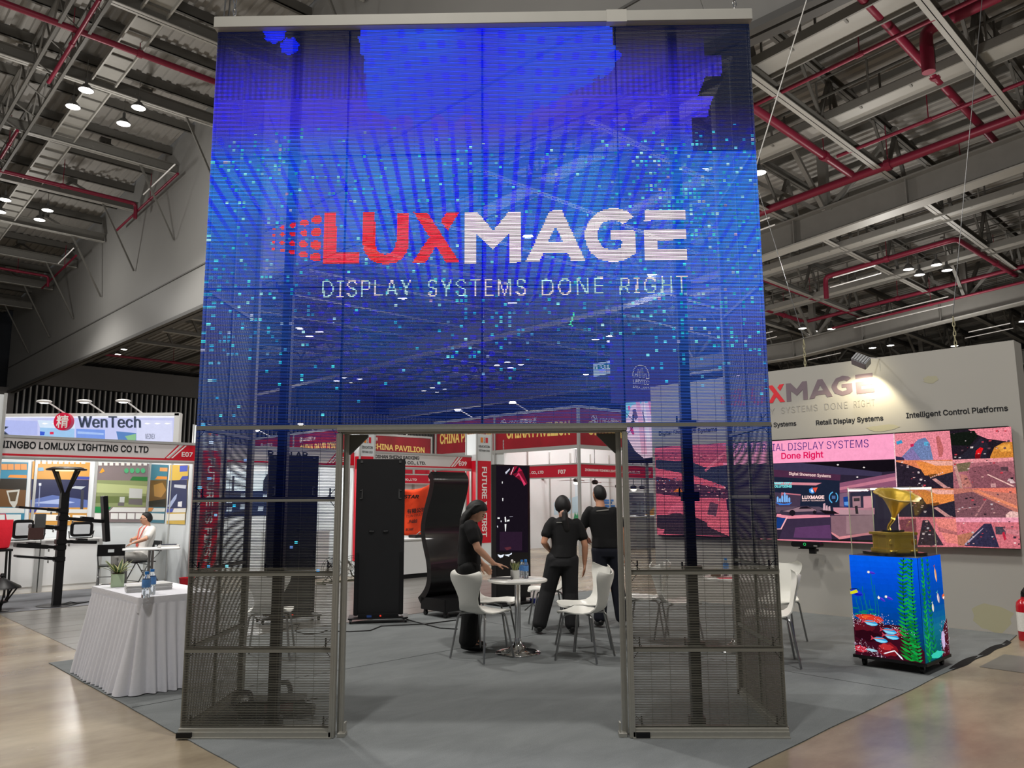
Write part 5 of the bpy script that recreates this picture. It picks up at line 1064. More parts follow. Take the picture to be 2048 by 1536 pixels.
def potted_plant(P, label, potcol, r, h, kind, rz=0, cat='plant'):
    T = Th('potted_plant', label, cat, P, rz)
    mb = MB()
    if kind == 'snake': mb.prismz(rrect(2 * r, 2 * r, .02), 0, h); 
    else: mb.lathe([(.001, 0), (r * .92, 0), (r, h * .1), (r, h), (r * .9, h), (r * .9, h * .9), (.001, h * .9)], n=24)
    mb.build('pot', mat('pot_' + potcol.strip('#'), potcol, .45, 0, .03), T, smooth=(kind != 'snake'), bevel=.004 if kind == 'snake' else 0)
    if kind == 'snake': MB().prismz(rrect(2 * r - .015, 2 * r - .015, .015), h, h + .004).build('soil', mat('soil', '#4a3d2e', .9), T)
    mb = MB(); r_ = np.random.default_rng(int(P[0] * 100) % 1000)
    if kind == 'snake':
        for k in range(13): a = k * 2.4; el = 0.35 + .55 * ((k * 7) % 13) / 13; L = .13 + .07 * r_.random(); leaf(mb, (.015 * math.cos(a), .015 * math.sin(a), h), (math.cos(a) * math.cos(el), math.sin(a) * math.cos(el), math.sin(el) + .15), L, .02, .05 * (1 - el))
    elif kind == 'succulent':
        for k in range(16): a = k * 2.4; el = .8 + .6 * r_.random(); leaf(mb, (.02 * math.cos(a), .02 * math.sin(a), h * .9), (math.cos(a) * math.cos(el), math.sin(a) * math.cos(el), math.sin(el)), .08 + .03 * r_.random(), .009, 0)
    else:
        for k in range(12): a = k * 2.4; leaf(mb, (0, 0, h * .9), (math.cos(a), math.sin(a), .5 * r_.random()), .1 + .05 * r_.random(), .022, .02)
    mb.build('foliage', [M_leaf, M_leafe], T)
    if kind == 'succulent':
        f = MB(); f.ball((-.03, -.01, h + .09), .013, 8, sq=(1, 1, 1.5)); f.ball((-.005, .0, h + .075), .01, 8, sq=(1, 1, 1.5)); f.build('flower', M_inkwhite, T, smooth=True)
    return T
M_bottle = mat('clear_bottle', '#e8f0f6', .06, 0, .02, trans=.92, ior=1.33, spec=.5); M_cap = mat('blue_cap', '#2d7fd0', .4); M_blabel = mat('blue_bottle_label', '#5b8fd0', .4, 0, .35, 45)
def bottle(P, label, group=None, s=1.0):
    T = Th('water_bottle', label, 'bottle', P, random.random() * 3, group)
    mb = MB(); mb.lathe([(.001, .001), (.026 * s, .001), (.03 * s, .008 * s), (.03 * s, .05 * s), (.027 * s, .06 * s), (.031 * s, .075 * s), (.031 * s, .12 * s), (.028 * s, .14 * s), (.013 * s, .168 * s), (.012 * s, .176 * s)], n=20, caps=True); mb.build('bottle_body', M_bottle, T, smooth=True)
    mb = MB(); mb.lathe([(.0315 * s, .078 * s), (.0315 * s, .128 * s), (.0295 * s, .136 * s)], n=20); mb.build('label', M_blabel, T, smooth=True)
    mb = MB(); mb.lathe([(.001, .192 * s), (.014 * s, .192 * s), (.015 * s, .188 * s), (.015 * s, .172 * s), (.001, .172 * s)], n=16); mb.build('cap', M_cap, T, smooth=True)
    return T
p = on_table(231, 1174, topz); potted_plant(p + np.array([0, .03, 0]), 'snake plant in a square pale green pot on the skirted table', '#b9cdab', .056, .118, 'snake', .5)
for i, (x, y, lab) in enumerate(((291, 1196, 'water bottle with blue label on the skirted table, nearer to the edge'), (302, 1189, 'water bottle with blue label on the skirted table, farther back'))): bottle(on_table(x, y, topz), lab, 'water bottles on the skirted table', 1.1)
M_paper = mat('brochure_paper', '#d9d8d6', .6, 0, .06, 40); M_paper2 = mat('brochure_grey', '#b9b8b6', .6, 0, .06, 40)
def stack(px, py, n, w, l, rz, lab, z=topz, dz=.0052, group=None):
    b = on_table(px, py, z)
    for k in range(n):
        o = MB().b2((-w / 2, -l / 2, 0), (w / 2, l / 2, dz * .9)).build('brochure', [M_paper, M_paper2][k % 2] if 1 else M_paper, loc=(b[0] + random.uniform(-.004, .004), b[1] + random.uniform(-.004, .004), z + .0005 + k * dz), rz=rz + random.uniform(-.03, .03))
        tag(o, 'brochure in the %s, %s from the bottom' % (lab, ordinal(k)), 'brochure', 'brochures in the ' + lab)
stack(268, 1183, 11, .13, .2, .55, 'left stack on the skirted table'); stack(319, 1178, 11, .15, .21, .75, 'right stack on the skirted table')

# ================================================================== round tables and chairs
def round_table(P, label):
    T = Th('round_table', label, 'table', (P[0], P[1], .007), 0)
    mb = MB(); mb.lathe([(.001, .70), (.29, .70), (.305, .708), (.305, .722), (.298, .728), (.001, .728)], n=48); mb.build('tabletop', mat('white_marble_top', '#e6e4de', .3, 0, .05, 6), T, smooth=True)
    mb = MB(); mb.lathe([(.03, .04), (.03, .69), (.07, .70)], n=24); mb.lathe([(.0315, .3), (.0315, .302)], n=24); mb.build('column', M_chrome, T, smooth=True)
    mb = MB(); mb.lathe([(.001, 0), (.228, 0), (.232, .006), (.225, .014), (.17, .028), (.1, .045), (.055, .075), (.036, .115), (.03, .15)], n=48); mb.build('base', M_chrome, T, smooth=True)
    return T
RT1 = on_z(1036, 1307); RT2 = on_z(1474, 1301)
round_table(RT1, 'round white table with chrome foot in the middle of the doorway view'); round_table(RT2, 'round white table seen through the right tower of the screen')
def chair_shell():
    prof = [(.235, .425, .165), (.225, .444, .185), (.19, .455, .2), (.1, .455, .213), (0, .444, .216), (-.08, .442, .205), (-.14, .455, .178), (-.18, .485, .148), (-.205, .53, .128), (-.222, .585, .128), (-.238, .645, .15), (-.255, .71, .183), (-.268, .755, .206), (-.277, .79, .213), (-.283, .812, .208), (-.286, .826, .192), (-.2875, .834, .165)]
    n = 16; top = []
    for i, (x, z, w) in enumerate(prof):
        R_ = []
        for k in range(n + 1):
            s = -1 + 2 * k / n; back = max(0, (i - 6)) / 8; curve = .05 * back * s * s; seat = .012 * s * s * (1 - back)
            zz = z + max(0, i - 12) * (.006 * s * s - .0045 * (1 - s * s)); zz += seat
            xx = x + curve - (.03 * (s * s) * (1 if i == 0 else .6 if i == 1 else 0))
            R_.append(Vector((xx, s * w, zz)))
        top.append(R_)
    # thickness along profile normal
    mb = MB(); m = len(prof); bot = []
    for i in range(m):
        a = Vector((prof[max(0, i - 1)][0], 0, prof[max(0, i - 1)][1])); b = Vector((prof[min(m - 1, i + 1)][0], 0, prof[min(m - 1, i + 1)][1])); d = (b - a).normalized(); nrm = Vector((-d.z, 0, d.x)); bot.append([p - nrm * -.011 for p in top[i]])
    vs = [p for r in top for p in r] + [p for r in bot for p in r]; o = m * (n + 1); fs = []
    for i in range(m - 1):
        for k in range(n):
            a = i * (n + 1) + k; fs.append((a, a + 1, a + n + 2, a + n + 1)); fs.append((o + a, o + a + n + 1, o + a + n + 2, o + a + 1))
    for i in range(m - 1):
        a = i * (n + 1); fs.append((a, a + n + 1, o + a + n + 1, o + a)); a += n; fs.append((a, o + a, o + a + n + 1, a + n + 1))
    for k in range(n): fs.append((k, o + k, o + k + 1, k + 1)); a = (m - 1) * (n + 1) + k; fs.append((a, a + 1, o + a + 1, o + a))
    mb.add(vs, fs); return mb
def make_chair(label):
    T = Th('shell_chair', label, 'chair', (0, 0, 0), 0, 'white shell chairs')
    chair_shell().build('seat_shell', M_chair, T, smooth=True)
    for sx, sy in ((1, 1), (1, -1), (-1, 1), (-1, -1)):
        MB().tube([(sx * .03 - .01, sy * .05, .432), (sx * .1 - .01, sy * .13, .432), (sx * .135 - .012, sy * .165, .425), (sx * .15 - .013, sy * .178, .40), (sx * .215 - .01, sy * .225, .008)], .0105, 8).build('leg', M_steelleg, T, smooth=True)
    MB().lathe([(.001, .424), (.07, .424), (.07, .436), (.001, .436)], n=16, c=(-.01, 0, 0)).build('mount', M_steelleg, T)
    return T
CH = make_chair('x'); CH_used = []
def place_chair(x, y, deg, label):
    if not CH_used: o = CH.o
    else:
        o = CH.o.copy(); SC.collection.objects.link(o)
        for ch in list(CH.o.children):
            c = ch.copy(); SC.collection.objects.link(c); c.parent = o
    CH_used.append(o); o.location = (x, y, .007); o.rotation_euler = (0, 0, math.radians(deg)); o['label'] = label; return o
def seat(px, py): p = on_z(px, py, .45); return p[0], p[1]
place_chair(-.13, 2.50, 50, 'white shell chair with its back to us, left of the round table in the doorway')
x, y = seat(990, 1203); place_chair(x - .02, y + .05, -12, 'white shell chair behind the round table, at the woman\'s right hand')
x, y = seat(1132, 1198); place_chair(.88, 3.02, 202, 'white shell chair with visible front of backrest, behind another chair right of the table')
place_chair(.86, 2.47, 152, 'nearest white shell chair right of the round table, backrest turned to the right')
x, y = seat(1075, 1172); place_chair(.55, 4.32, 185, 'white shell chair mostly hidden behind the round table and the bottles')
x, y = seat(1240, 1188); place_chair(1.62, 3.50, 165, 'white shell chair behind the right door post, its back seen through the screen')
x, y = seat(1357, 1204); place_chair(x, y, 4, 'white shell chair in side view seen through the right tower, facing right')
place_chair(2.60, 2.22, 168, 'white shell chair just right of the screen, its back turned to us')
place_chair(3.0, 3.25, 235, 'white shell chair farther back just right of the screen, only its backrest top showing')
place_chair(-2.25, 2.55, 100, 'white shell chair seen through the left tower, its back turned to us')
tz = .7355
def on_rt(c, dx, dy): return np.array([c[0] + dx, c[1] + dy, tz])
potted_plant(on_rt(RT1, -.025, .03), 'small succulent in a white pot on the round table in the doorway', '#e4e3df', .047, .085, 'succulent')
for i, (x, y) in enumerate(((.045, .10), (.085, .17), (.085, .04))): bottle(on_rt(RT1, x, y), 'water bottle on the doorway table, %s' % ('left one behind the pot', 'rear one of three', 'front one of three')[i], 'water bottles on the doorway table', .95)
p = on_rt(RT1, -.16, -.03); T = Th('notebook', 'dark notebook lying on the round table under the woman\'s hand', 'notebook', p, -.1); MB().b2((-.11, -.08, 0), (.11, .08, .012)).build('cover', M_blackp, T); MB().b2((-.107, -.082, .002), (.108, .078, .010)).build('page_block', M_paper, T)
o = MB().b2((-.1, -.07, 0), (.1, .07, .002)).build('paper_sheet', M_paper, loc=on_rt(RT1, .0, -.16), rz=.1); tag(o, 'white sheet of paper at the front of the doorway table', 'paper')
o = MB().b2((-.08, -.07, 0), (.08, .07, .002)).build('paper_sheet', M_paper, loc=on_rt(RT1, .18, -.02), rz=-.2); tag(o, 'white sheet of paper at the right of the doorway table', 'paper')
potted_plant(on_rt(RT2, -.17, .05), 'leafy plant in a brown pot on the table behind the right tower', '#7c5a44', .05, .05, 'leafy')
bottle(on_rt(RT2, -.05, .1), 'single water bottle on the table behind the right tower', None, .95)
o = MB().b2((-.1, -.07, 0), (.1, .07, .003)).build('leaflet', mat('pink_leaflet', '#e86a78', .5), loc=on_rt(RT2, -.1, -.12), rz=.2); tag(o, 'pink leaflet on the table behind the right tower', 'leaflet')
# ================================================================== black display stands
def board(label, px0, px1, pyt, depth=.07):
    a, b = on_z(*px0), on_z(*px1); ang = math.atan2(b[1] - a[1], b[0] - a[0]); L = float(np.linalg.norm(b[:2] - a[:2])); T = Th('poster_display', label, 'display stand', (a[0], a[1], .007), ang, 'black poster displays seen from behind')
    h = T.px(px0[0] + 6, pyt)[2]; M_bk = mat('black_display_back', '#19191b', .5, .1, .12, 5, stretch=(1, 1, 2))
    mb = MB(); mb.b2((.0, 0, .09), (L, depth, h)); mb.build('cabinet', M_bk, T, bevel=.004)
    for x in (0.01, L - .05): MB().b2((x, -.02, .09), (x + .04, 0, .42 * h)).build('side_bracket', M_black, T)
    mb = MB(); mb.b2((-.06, -.12, .055), (L + .06, depth + .14, .07)); mb.build('base_plate', M_black, T)
    mb = MB(); mb.b2((.06, -.09, .07), (L - .06, -.01, .11)); mb.build('foot_bar', M_black, T); MB().b2((.17, -.095, .075), (.23, -.088, .1)).build('socket', mat('blue_socket', '#2c4a8c', .4), T); MB().b2((.33, -.095, .08), (.35, -.088, .1)).build('switch', emit('red_switch', '#e03a2a', .9), T)
    for x in (-.03, L + .03):
        for y in (-.09, depth + .1): c = MB(); c.tube([(x - .012, y, .028), (x + .012, y, .028)], .026, 12); c.b2((x - .015, y - .015, .03), (x + .015, y + .015, .056)); c.build('castor', M_blackp, T)
    for x in (.05, L - .08):
        g = MB(); g.b2((x, -.012, h * .80), (x + .035, 0, h * .80 + .012)); g.b2((x, -.012, h * .75), (x + .035, 0, h * .75 + .012)); g.b2((x + (.0 if x > .2 else .023), -.012, h * .75), (x + (.012 if x > .2 else .035), 0, h * .81)); g.build('handle', M_steelleg, T)
        g = MB(); g.b2((x, -.01, h - .05), (x + .03, 0, h - .02)); g.build('corner_bracket', M_steelleg, T)
    for x in (L * .33, L * .62): g = MB(); g.tube([(x - .03, -.02, h * .55), (x + .03, -.02, h * .55)], .008, 8); g.b2((x - .035, -.015, h * .545), (x - .025, 0, h * .555)); g.b2((x + .025, -.015, h * .545), (x + .035, 0, h * .555)); g.build('hinge', M_black, T)
    mb = MB()
    for z in (.28, .42, .6, .93): mb.lathe([(.001, .006), (.008, .006), (.008, 0)], c=(0, 0, 0), n=8); break
    return T
board('black poster display seen from behind, left of the curved stand in the doorway', (706, 1247), (806, 1244), 918)
board('dark poster display seen through the left tower of the screen', (526, 1249), (628, 1240), 909)
# S-curved stand: the profile lies in the u,z plane, extruded along v
o_ = on_z(888, 1239); uu, vv, _ = uvz(o_)
SCV = Th('curved_display', 'tall glossy black S-curved display on a castor base in the doorway', 'display stand', BL(vv, uu, .007), R45)
prof = []
for x, y in [(775, 175), (797, 215), (802, 260), (792, 330), (770, 420), (740, 530), (724, 620), (728, 690), (745, 780), (768, 880), (778, 970), (778, 1060), (760, 1140), (725, 1200), (690, 1240)]:
    P = on_v(670 + x / 4.043, 900 + y / 4.043, vv); l = SCV.loc(P); prof.append((l[1], l[2]))
y0 = prof[-1][0]; zs = np.linspace(0, 1, len(prof)); tt = np.linspace(0, 1, 60); py_ = np.interp(tt, zs, [a for a, b in prof]); pz_ = np.interp(tt, zs, [b for a, b in prof])
for _ in range(3): py_[1:-1] = (py_[:-2] + 2 * py_[1:-1] + py_[2:]) / 4; pz_[1:-1] = (pz_[:-2] + 2 * pz_[1:-1] + pz_[2:]) / 4
WS = .62; outer = [(py_[i], pz_[i]) for i in range(60)]
nrm = [np.array([pz_[min(59, i + 1)] - pz_[max(0, i - 1)], -(py_[min(59, i + 1)] - py_[max(0, i - 1)])]) for i in range(60)]
inn = [(outer[i][0] - .09 * nrm[i][0] / np.linalg.norm(nrm[i]), outer[i][1] - .09 * nrm[i][1] / np.linalg.norm(nrm[i])) for i in range(60)]
poly = outer + inn[::-1]; mb = MB(); n = len(poly); vs = [(0, a, b) for a, b in poly] + [(WS, a, b) for a, b in poly]
fs = [(i, (i + 1) % n, (i + 1) % n + n, i + n) for i in range(n)] + [(i, i + 1, 118 - i, 119 - i) for i in range(59)] + [(n + i, n + 119 - i, n + 118 - i, n + i + 1) for i in range(59)]
mb.add(vs, fs); mb.build('curved_panel', mat('black_satin_panel', '#0c0c0e', .3, 0, .08, coat=.25), SCV, smooth=True)
mb = MB(); mb.b2((0, -.02, .08), (WS, .5, .24)); mb.build('base_box', mat('black_base_box', '#0e0e10', .35, 0, .05), SCV, bevel=.006)
for x in (.05, WS - .05):
    for y in (.03, .45): c = MB(); c.tube([(x - .015, y, .034), (x + .015, y, .034)], .032, 12); c.b2((x - .02, y - .02, .05), (x + .02, y + .02, .08)); c.build('castor', M_blackp, SCV)
# standing poster screen
a, b = on_z(992, 1214), on_z(1057, 1205); T = Th('poster_screen', 'standing black screen with dark picture and red light streaks behind the round table', 'display stand', BL(uvz(a)[1], 4.41, .007), R45)
w = .70; h = T.px(1030, 930)[2]; mb = MB(); mb.b2((0, 0, .07), (w, .12, h)); mb.build('cabinet', M_blackp, T, bevel=.004); mb = MB(); mb.b2((.02, -.12, .012), (w - .02, .3, .03)); mb.b2((.1, 0, .03), (w - .1, .1, .07)); mb.build('stand_base', M_black, T)
c8 = lambda P: [(960 + x / 5.12, 800 + y / 5.12) for x, y in P]
sc = [('#17111a', c8([(165, 672), (488, 678), (492, 1560), (165, 1560)])), ('#8c1530', c8([(345, 680), (385, 680), (320, 770), (300, 760)])), ('#c01c44', c8([(400, 690), (430, 720), (445, 790), (380, 740)])), ('#6d1428', c8([(330, 760), (430, 720), (485, 850), (470, 870)])), ('#d83a64', c8([(360, 790), (395, 740), (470, 860), (450, 880), (400, 770)])), ('#f0d8e0', c8([(340, 690), (346, 690), (318, 765), (312, 765)])), ('#2a1a2c', c8([(200, 1350), (430, 1350), (430, 1540), (200, 1540)])),
      ('#fafafa', c8([(178, 1203), (200, 1203), (200, 1218), (178, 1218)])), ('#fafafa', c8([(250, 1200), (262, 1195), (268, 1245), (255, 1250)])), ('#fafafa', c8([(275, 1228), (300, 1225), (300, 1240), (275, 1245)])), ('#fafafa', c8([(250, 1270), (268, 1270), (262, 1345), (256, 1345)])), ('#fafafa', c8([(222, 835), (230, 835), (230, 855), (222, 855)])), ('#fafafa', c8([(225, 1005), (236, 1005), (234, 1035), (228, 1035)])), ('#d8d8e0', c8([(208, 1235), (220, 1235), (218, 1250), (210, 1250)])), ('#d8d8e0', c8([(172, 1285), (182, 1290), (180, 1310), (172, 1300)])), ('#c8c8d8', c8([(255, 740), (300, 700), (305, 710), (262, 762)])), ('#90909c', c8([(300, 1192), (335, 1190), (330, 1196), (300, 1198)]))]
c2 = lambda P: [(880 + x / 3.84, 960 + y / 3.84) for x, y in P]
sc += [('#eaf2ff', c2([(440, 570), (465, 578), (490, 570), (480, 592), (460, 598), (448, 588)])), ('#eaf2ff', c2([(490, 575), (530, 570), (550, 558), (548, 570), (525, 582), (530, 590), (505, 580)])), ('#5a2a34', c2([(490, 520), (540, 512), (545, 528), (510, 540)]))]
T.pic('screen_picture', sc, -.004, P_screen)
# cables on the carpet
for i, (pts, lab) in enumerate((([(660, 1262), (700, 1263), (740, 1261), (763, 1252), (800, 1250), (850, 1248), (912, 1240)], 'long black cable on the carpet in front of the black displays'), ([(800, 1235), (840, 1246), (880, 1256), (915, 1258)], 'short black cable on the carpet near the curved stand'), ([(560, 1262), (585, 1250), (600, 1247), (590, 1262), (610, 1268), (640, 1266), (655, 1260)], 'tangled black cable seen through the left tower'), ([(1050, 1220), (1066, 1206), (1072, 1215), (1085, 1216)], 'black cable behind the round table'))):
    P = [on_z(*q_, .014) for q_ in pts]; O = P[0].copy(); T = MB().tube([p - O for p in P], .007, 6).build('floor_cable', M_cable, loc=O); tag(T, lab, 'cable')
T = Th('power_strip', 'dark blue plug box on the carpet behind the round table', 'power strip', on_z(1068, 1206, .007), .4); MB().b2((-.05, -.04, 0), (.05, .04, .07)).build('plug_body', mat('dark_blue_plastic', '#1c2460', .35), T)
# ================================================================== people
M_skin = mat('skin', '#c08a6c', .55, 0, .05, 20); M_skin2 = mat('skin_light', '#cf9c80', .55, 0, .05, 20)
M_hair = mat('black_hair', '#0d0b0b', .6, 0, .2, 60, stretch=(6, 6, 1)); M_tee = mat('black_tshirt', '#070709', .85, 0, .1, 20, bump=.15, bscale=12); M_trou = mat('charcoal_trousers', '#1c1c1e', .85, 0, .1, 15, bump=.2, bscale=10); M_navy = mat('navy_trousers', '#0a0e1c', .85, 0, .1, 15, bump=.2, bscale=10); M_blk = mat('black_trousers', '#060607', .85, 0, .1, 15, bump=.2, bscale=10)
M_shirt = mat('white_shirt', '#e3e1dc', .8, 0, .03, 20, bump=.3, bscale=14); M_greytr = mat('grey_trousers', '#8d8c88', .85, 0, .05, 15, bump=.3, bscale=12); M_shoe = mat('black_shoe', '#0a0a0a', .35, 0, .05)
def taper(mb, pts, rads, n=14, flat=None):
    pts = [Vector(p) for p in pts]; P = []; Rr = []
    d = (pts[1] - pts[0]).normalized()
    for k in (0, .3, .7): P.append(pts[0] - d * rads[0] * (1 - k) * .8); Rr.append(rads[0] * max(.08, math.sin(math.acos(1 - k) if k < 1 else PI / 2)))
    for p, r in zip(pts, rads): P.append(p); Rr.append(r)
    d = (pts[-1] - pts[-2]).normalized()
    for k in (.7, .3, 0): P.append(pts[-1] + d * rads[-1] * (1 - k) * .8); Rr.append(rads[-1] * max(.08, math.sin(math.acos(1 - k) if k < 1 else PI / 2)))
    mb.tube(P, 0, n, rad=Rr)
def torso(mb, rings, n=22):      # rings: (center, half width along side vector, half depth along front vector, side, front)
    R_ = []
    for c, w, d, s, f in rings:
        c, s, f = Vector(c), Vector(s).normalized(), Vector(f).normalized()
        R_.append([c + s * w * math.copysign(abs(math.cos(a)) ** .85, math.cos(a)) + f * d * math.copysign(abs(math.sin(a)) ** .85, math.sin(a)) for a in np.linspace(0, 2 * PI, n + 1)[:-1]])
    mb.loft(R_)
def remesh(mb, vox, smooth_it=4):
    me = bpy.data.meshes.new('r'); me.from_pydata(mb.v, [], mb.f); bm = bmesh.new(); bm.from_mesh(me); bmesh.ops.recalc_face_normals(bm, faces=bm.faces); bm.to_mesh(me); bm.free()
    ob = bpy.data.objects.new('r', me); SC.collection.objects.link(ob)
    m = ob.modifiers.new('r', 'REMESH'); m.mode = 'VOXEL'; m.voxel_size = vox
    if smooth_it: s = ob.modifiers.new('s', 'SMOOTH'); s.factor = .5; s.iterations = smooth_it
    dg = bpy.context.evaluated_depsgraph_get(); dg.update(); me2 = bpy.data.meshes.new_from_object(ob.evaluated_get(dg))
    o = MB(); V = [v.co[:] for v in me2.vertices]; o.v = V; o.f = [tuple(p.vertices) for p in me2.polygons]; o.m = [0] * len(o.f)
    bpy.data.objects.remove(ob); bpy.data.meshes.remove(me); bpy.data.meshes.remove(me2); return o
def head_mesh(c, yaw, pitch, roll=0, s=1.0):
    # local: x forward, y left, z up
    n, m = 32, 26; rings = []
    for i in range(m + 1):
        th = PI * i / m; z = -math.cos(th); R_ = []
        for k in range(n):
            a = 2 * PI * k / n; r = max(1e-3, math.sin(th)); x = r * math.cos(a); y = r * math.sin(a)
            X_ = x * .094; Y_ = y * .074; Z_ = z * .116
            if z < -.1: f = 1 - .30 * min(1, (-.1 - z) / .9); Y_ *= f; X_ = X_ * f + .018 * min(1, (-.1 - z))
            if x < -.3 and z < -.3: X_ += .03 * (-.3 - z)
            fr = max(0, math.cos(a)) ** 8
            if abs(a) < 1.5 or a > 4.7:
                if -.42 < z < .06: X_ += .020 * max(0, math.cos(a)) ** 60 * (1 - abs((z + .24) / .2) ** 1.2 if abs(z + .24) < .2 else 0)     # nose
                ey = min(abs(a - .36), abs(a - (2 * PI - .36)))
                if ey < .25 and -.12 < z < .14: X_ -= .009 * (1 - ey / .25)                                                          # eye sockets
                if -.62 < z < -.48: X_ += .006 * fr                                                                                   # lips
                if -.85 < z < -.7: X_ += .008 * fr                                                                                    # chin
                if .10 < z < .22: X_ += .004 * fr                                                                                     # brow
            R_.append(Vector((X_, Y_, Z_)) * s)
        rings.append(R_)
    M = Matrix.Rotation(yaw, 3, 'Z') @ Matrix.Rotation(pitch, 3, 'Y') @ Matrix.Rotation(roll, 3, 'X'); c = Vector(c)
    mb = MB(); mb.loft([[c + M @ p for p in r] for r in rings])
    for sy in (-1, 1):
        e = MB(); e.ball((0, 0, 0), .02 * s, 10, sq=(.9, .35, 1.5)); mb.add([c + M @ (Vector(p) + Vector((-.01, sy * .076, -.006)) * s) for p in e.v], e.f)
    return mb, M, c
def hand(mb, wr, d, palm_n, L=.17, curl=.35, side=1):
    # five fingers of different lengths; d along the hand, palm_n the direction the palm faces
    wr, d, nrm = Vector(wr), Vector(d).normalized(), Vector(palm_n); nrm = (nrm - d * nrm.dot(d)).normalized(); s = d.cross(nrm) * side
    torso(mb, [(wr - d * .02, .022, .018, s, nrm), (wr + d * .02, .028, .016, s, nrm), (wr + d * .05, .038, .014, s, nrm), (wr + d * .085, .038, .012, s, nrm), (wr + d * .095, .03, .009, s, nrm)], 14)
    for k, (off, l, r) in enumerate(((.028, .072, .0085), (.010, .082, .0088), (-.010, .076, .0085), (-.028, .058, .0075))):
        b = wr + d * (.085 - .004 * abs(k - 1)) + s * off; P = [b]; dd = d.copy(); 
        for j, f in enumerate((.45, .32, .23)):
            dd = (dd + nrm * curl * (.5 + .35 * j)).normalized(); P.append(P[-1] + dd * l * f)
        taper(mb, P, [r, r * .95, r * .85, r * .72], 8)
    b = wr + d * .03 + s * .032; t = (d * .7 + s * .65 + nrm * .3).normalized(); t2 = (d + s * .15 + nrm * .4).normalized(); taper(mb, [b, b + t * .035, b + t * .03 + t2 * .035, b + t * .03 + t2 * .055], [.012, .0105, .0095, .008], 8)
def lerp(a, b, t): return tuple(a[i] * (1 - t) + b[i] * t for i in range(3))
def person(name, label, loc, rz, J, top, bottom, hair, skin=M_skin, wide=1.0, vox=.009, leg_r=(.092, .07, .066), belt=None, sleeve=.62):
    T = Th(name, label, 'person', loc, rz); A = lambda k: Vector(J[k])
    pel, wst, che, nb, hd = A('pelvis'), A('waist'), A('chest'), A('neck'), A('head')
    side = (A('shL') - A('shR')).normalized(); front = side.cross((nb - pel).normalized()) ; hs = (A('hipL') - A('hipR')).normalized(); hf = hs.cross(Vector((0, 0, 1)) if 'seat' not in J else (wst - pel).normalized())
    shc = (A('shL') + A('shR')) / 2; sw = (A('shL') - A('shR')).length / 2
    b = MB()
    torso(b, [(pel - (wst - pel).normalized() * .05, .12 * wide, .085, hs, hf), (pel, .15 * wide, .10, hs, hf), (wst, .125 * wide, .09, side, front), (che, .15 * wide, .105, side, front), (shc - (shc - che) * .15, sw * .9, .08, side, front), (nb, .06, .058, side, front)])
    hm, HM, hc = head_mesh(hd, J.get('yaw', 0), J.get('pitch', 0), J.get('roll', 0)); b.merge(hm)
    taper(b, [nb - (hd - nb) * .2, lerp(nb, hd, .5), lerp(nb, hd, .8)], [.06, .052, .052])
    for s, sd in (('L', 1), ('R', -1)):
        taper(b, [A('sh' + s), lerp(A('sh' + s), A('el' + s), .5), A('el' + s), lerp(A('el' + s), A('wr' + s), .35), A('wr' + s)], [.028, .042, .038, .037, .025]); 
        d = J.get('hd' + s) or (A('wr' + s) - A('el' + s)); pn = J.get('pn' + s) or (-side * sd); hand(b, A('wr' + s), d, pn, curl=J.get('curl' + s, .35), side=J.get('hs' + s, sd))
        taper(b, [A('hip' + s), lerp(A('hip' + s), A('kn' + s), .5), A('kn' + s), lerp(A('kn' + s), A('an' + s), .35), A('an' + s)], [.085, .068, .052, .052, .034]); taper(b, [A('an' + s), A('toe' + s)], [.035, .03])
    r = remesh(b, vox, 2); r.build('body', skin, T, smooth=True)
    # face details
    e = MB()
    for sy in (-1, 1): e.ball(hc + HM @ Vector((.080, sy * .030, .003)), .010, 8, sq=(.7, 1.2, .7))
    e.build('eye', M_blackg, T, smooth=True); e = MB()
    for sy in (-1, 1): e.bar(hc + HM @ Vector((.086, sy * .018, .022)), hc + HM @ Vector((.074, sy * .046, .022)), .006, .007)
    e.build('eyebrow', M_hair, T); e = MB(); e.ball(hc + HM @ Vector((.088, 0, -.063)), .018, 8, sq=(.4, 1.1, .3)); e.build('mouth', mat('lip', '#a05a50', .5), T, smooth=True)
    # shirt
    t = MB(); W = .02
    hem = J.get('hem', lerp(pel, wst, .12))
    torso(t, [(Vector(hem), .172 * wide, .126, hs, hf), (lerp(pel, wst, .5), .164 * wide, .122, hs, hf), (wst, .15 * wide, .115, side, front), (che, .168 * wide, .125, side, front), (shc - (shc - che) * .25, sw * 1.04, .108, side, front), (shc + (nb - shc) * .12, sw * .98, .092, side, front), (shc + (nb - shc) * .55, sw * .62, .08, side, front), (nb + (hd - nb) * .06, .066, .066, side, front)])
    for s in 'LR': taper(t, [A('sh' + s) - side * (1 if s == 'L' else -1) * .045, Vector(lerp(A('sh' + s), A('el' + s), .25)) - side * (1 if s == 'L' else -1) * .01, lerp(A('sh' + s), A('el' + s), sleeve)], [.07, .066, .064])
    remesh(t, vox, 5).build('shirt', top, T, smooth=True)
    # trousers
    t = MB(); torso(t, [(lerp(pel, wst, .5), .142 * wide, .100, hs, hf), (lerp(pel, wst, .2), .158 * wide, .112, hs, hf), (pel - (wst - pel).normalized() * .03, .168 * wide, .122, hs, hf), (pel - (wst - pel).normalized() * .09, .160 * wide, .112, hs, hf)])
    for s in 'LR': taper(t, [lerp(A('hip' + s), A('kn' + s), -.02), lerp(A('hip' + s), A('kn' + s), .5), A('kn' + s), lerp(A('kn' + s), A('an' + s), .5), lerp(A('kn' + s), A('an' + s), .93)], [leg_r[0] + .012, leg_r[0], leg_r[1] + .006, leg_r[1], leg_r[2]])
    remesh(t, vox, 4).build('trousers', bottom, T, smooth=True)
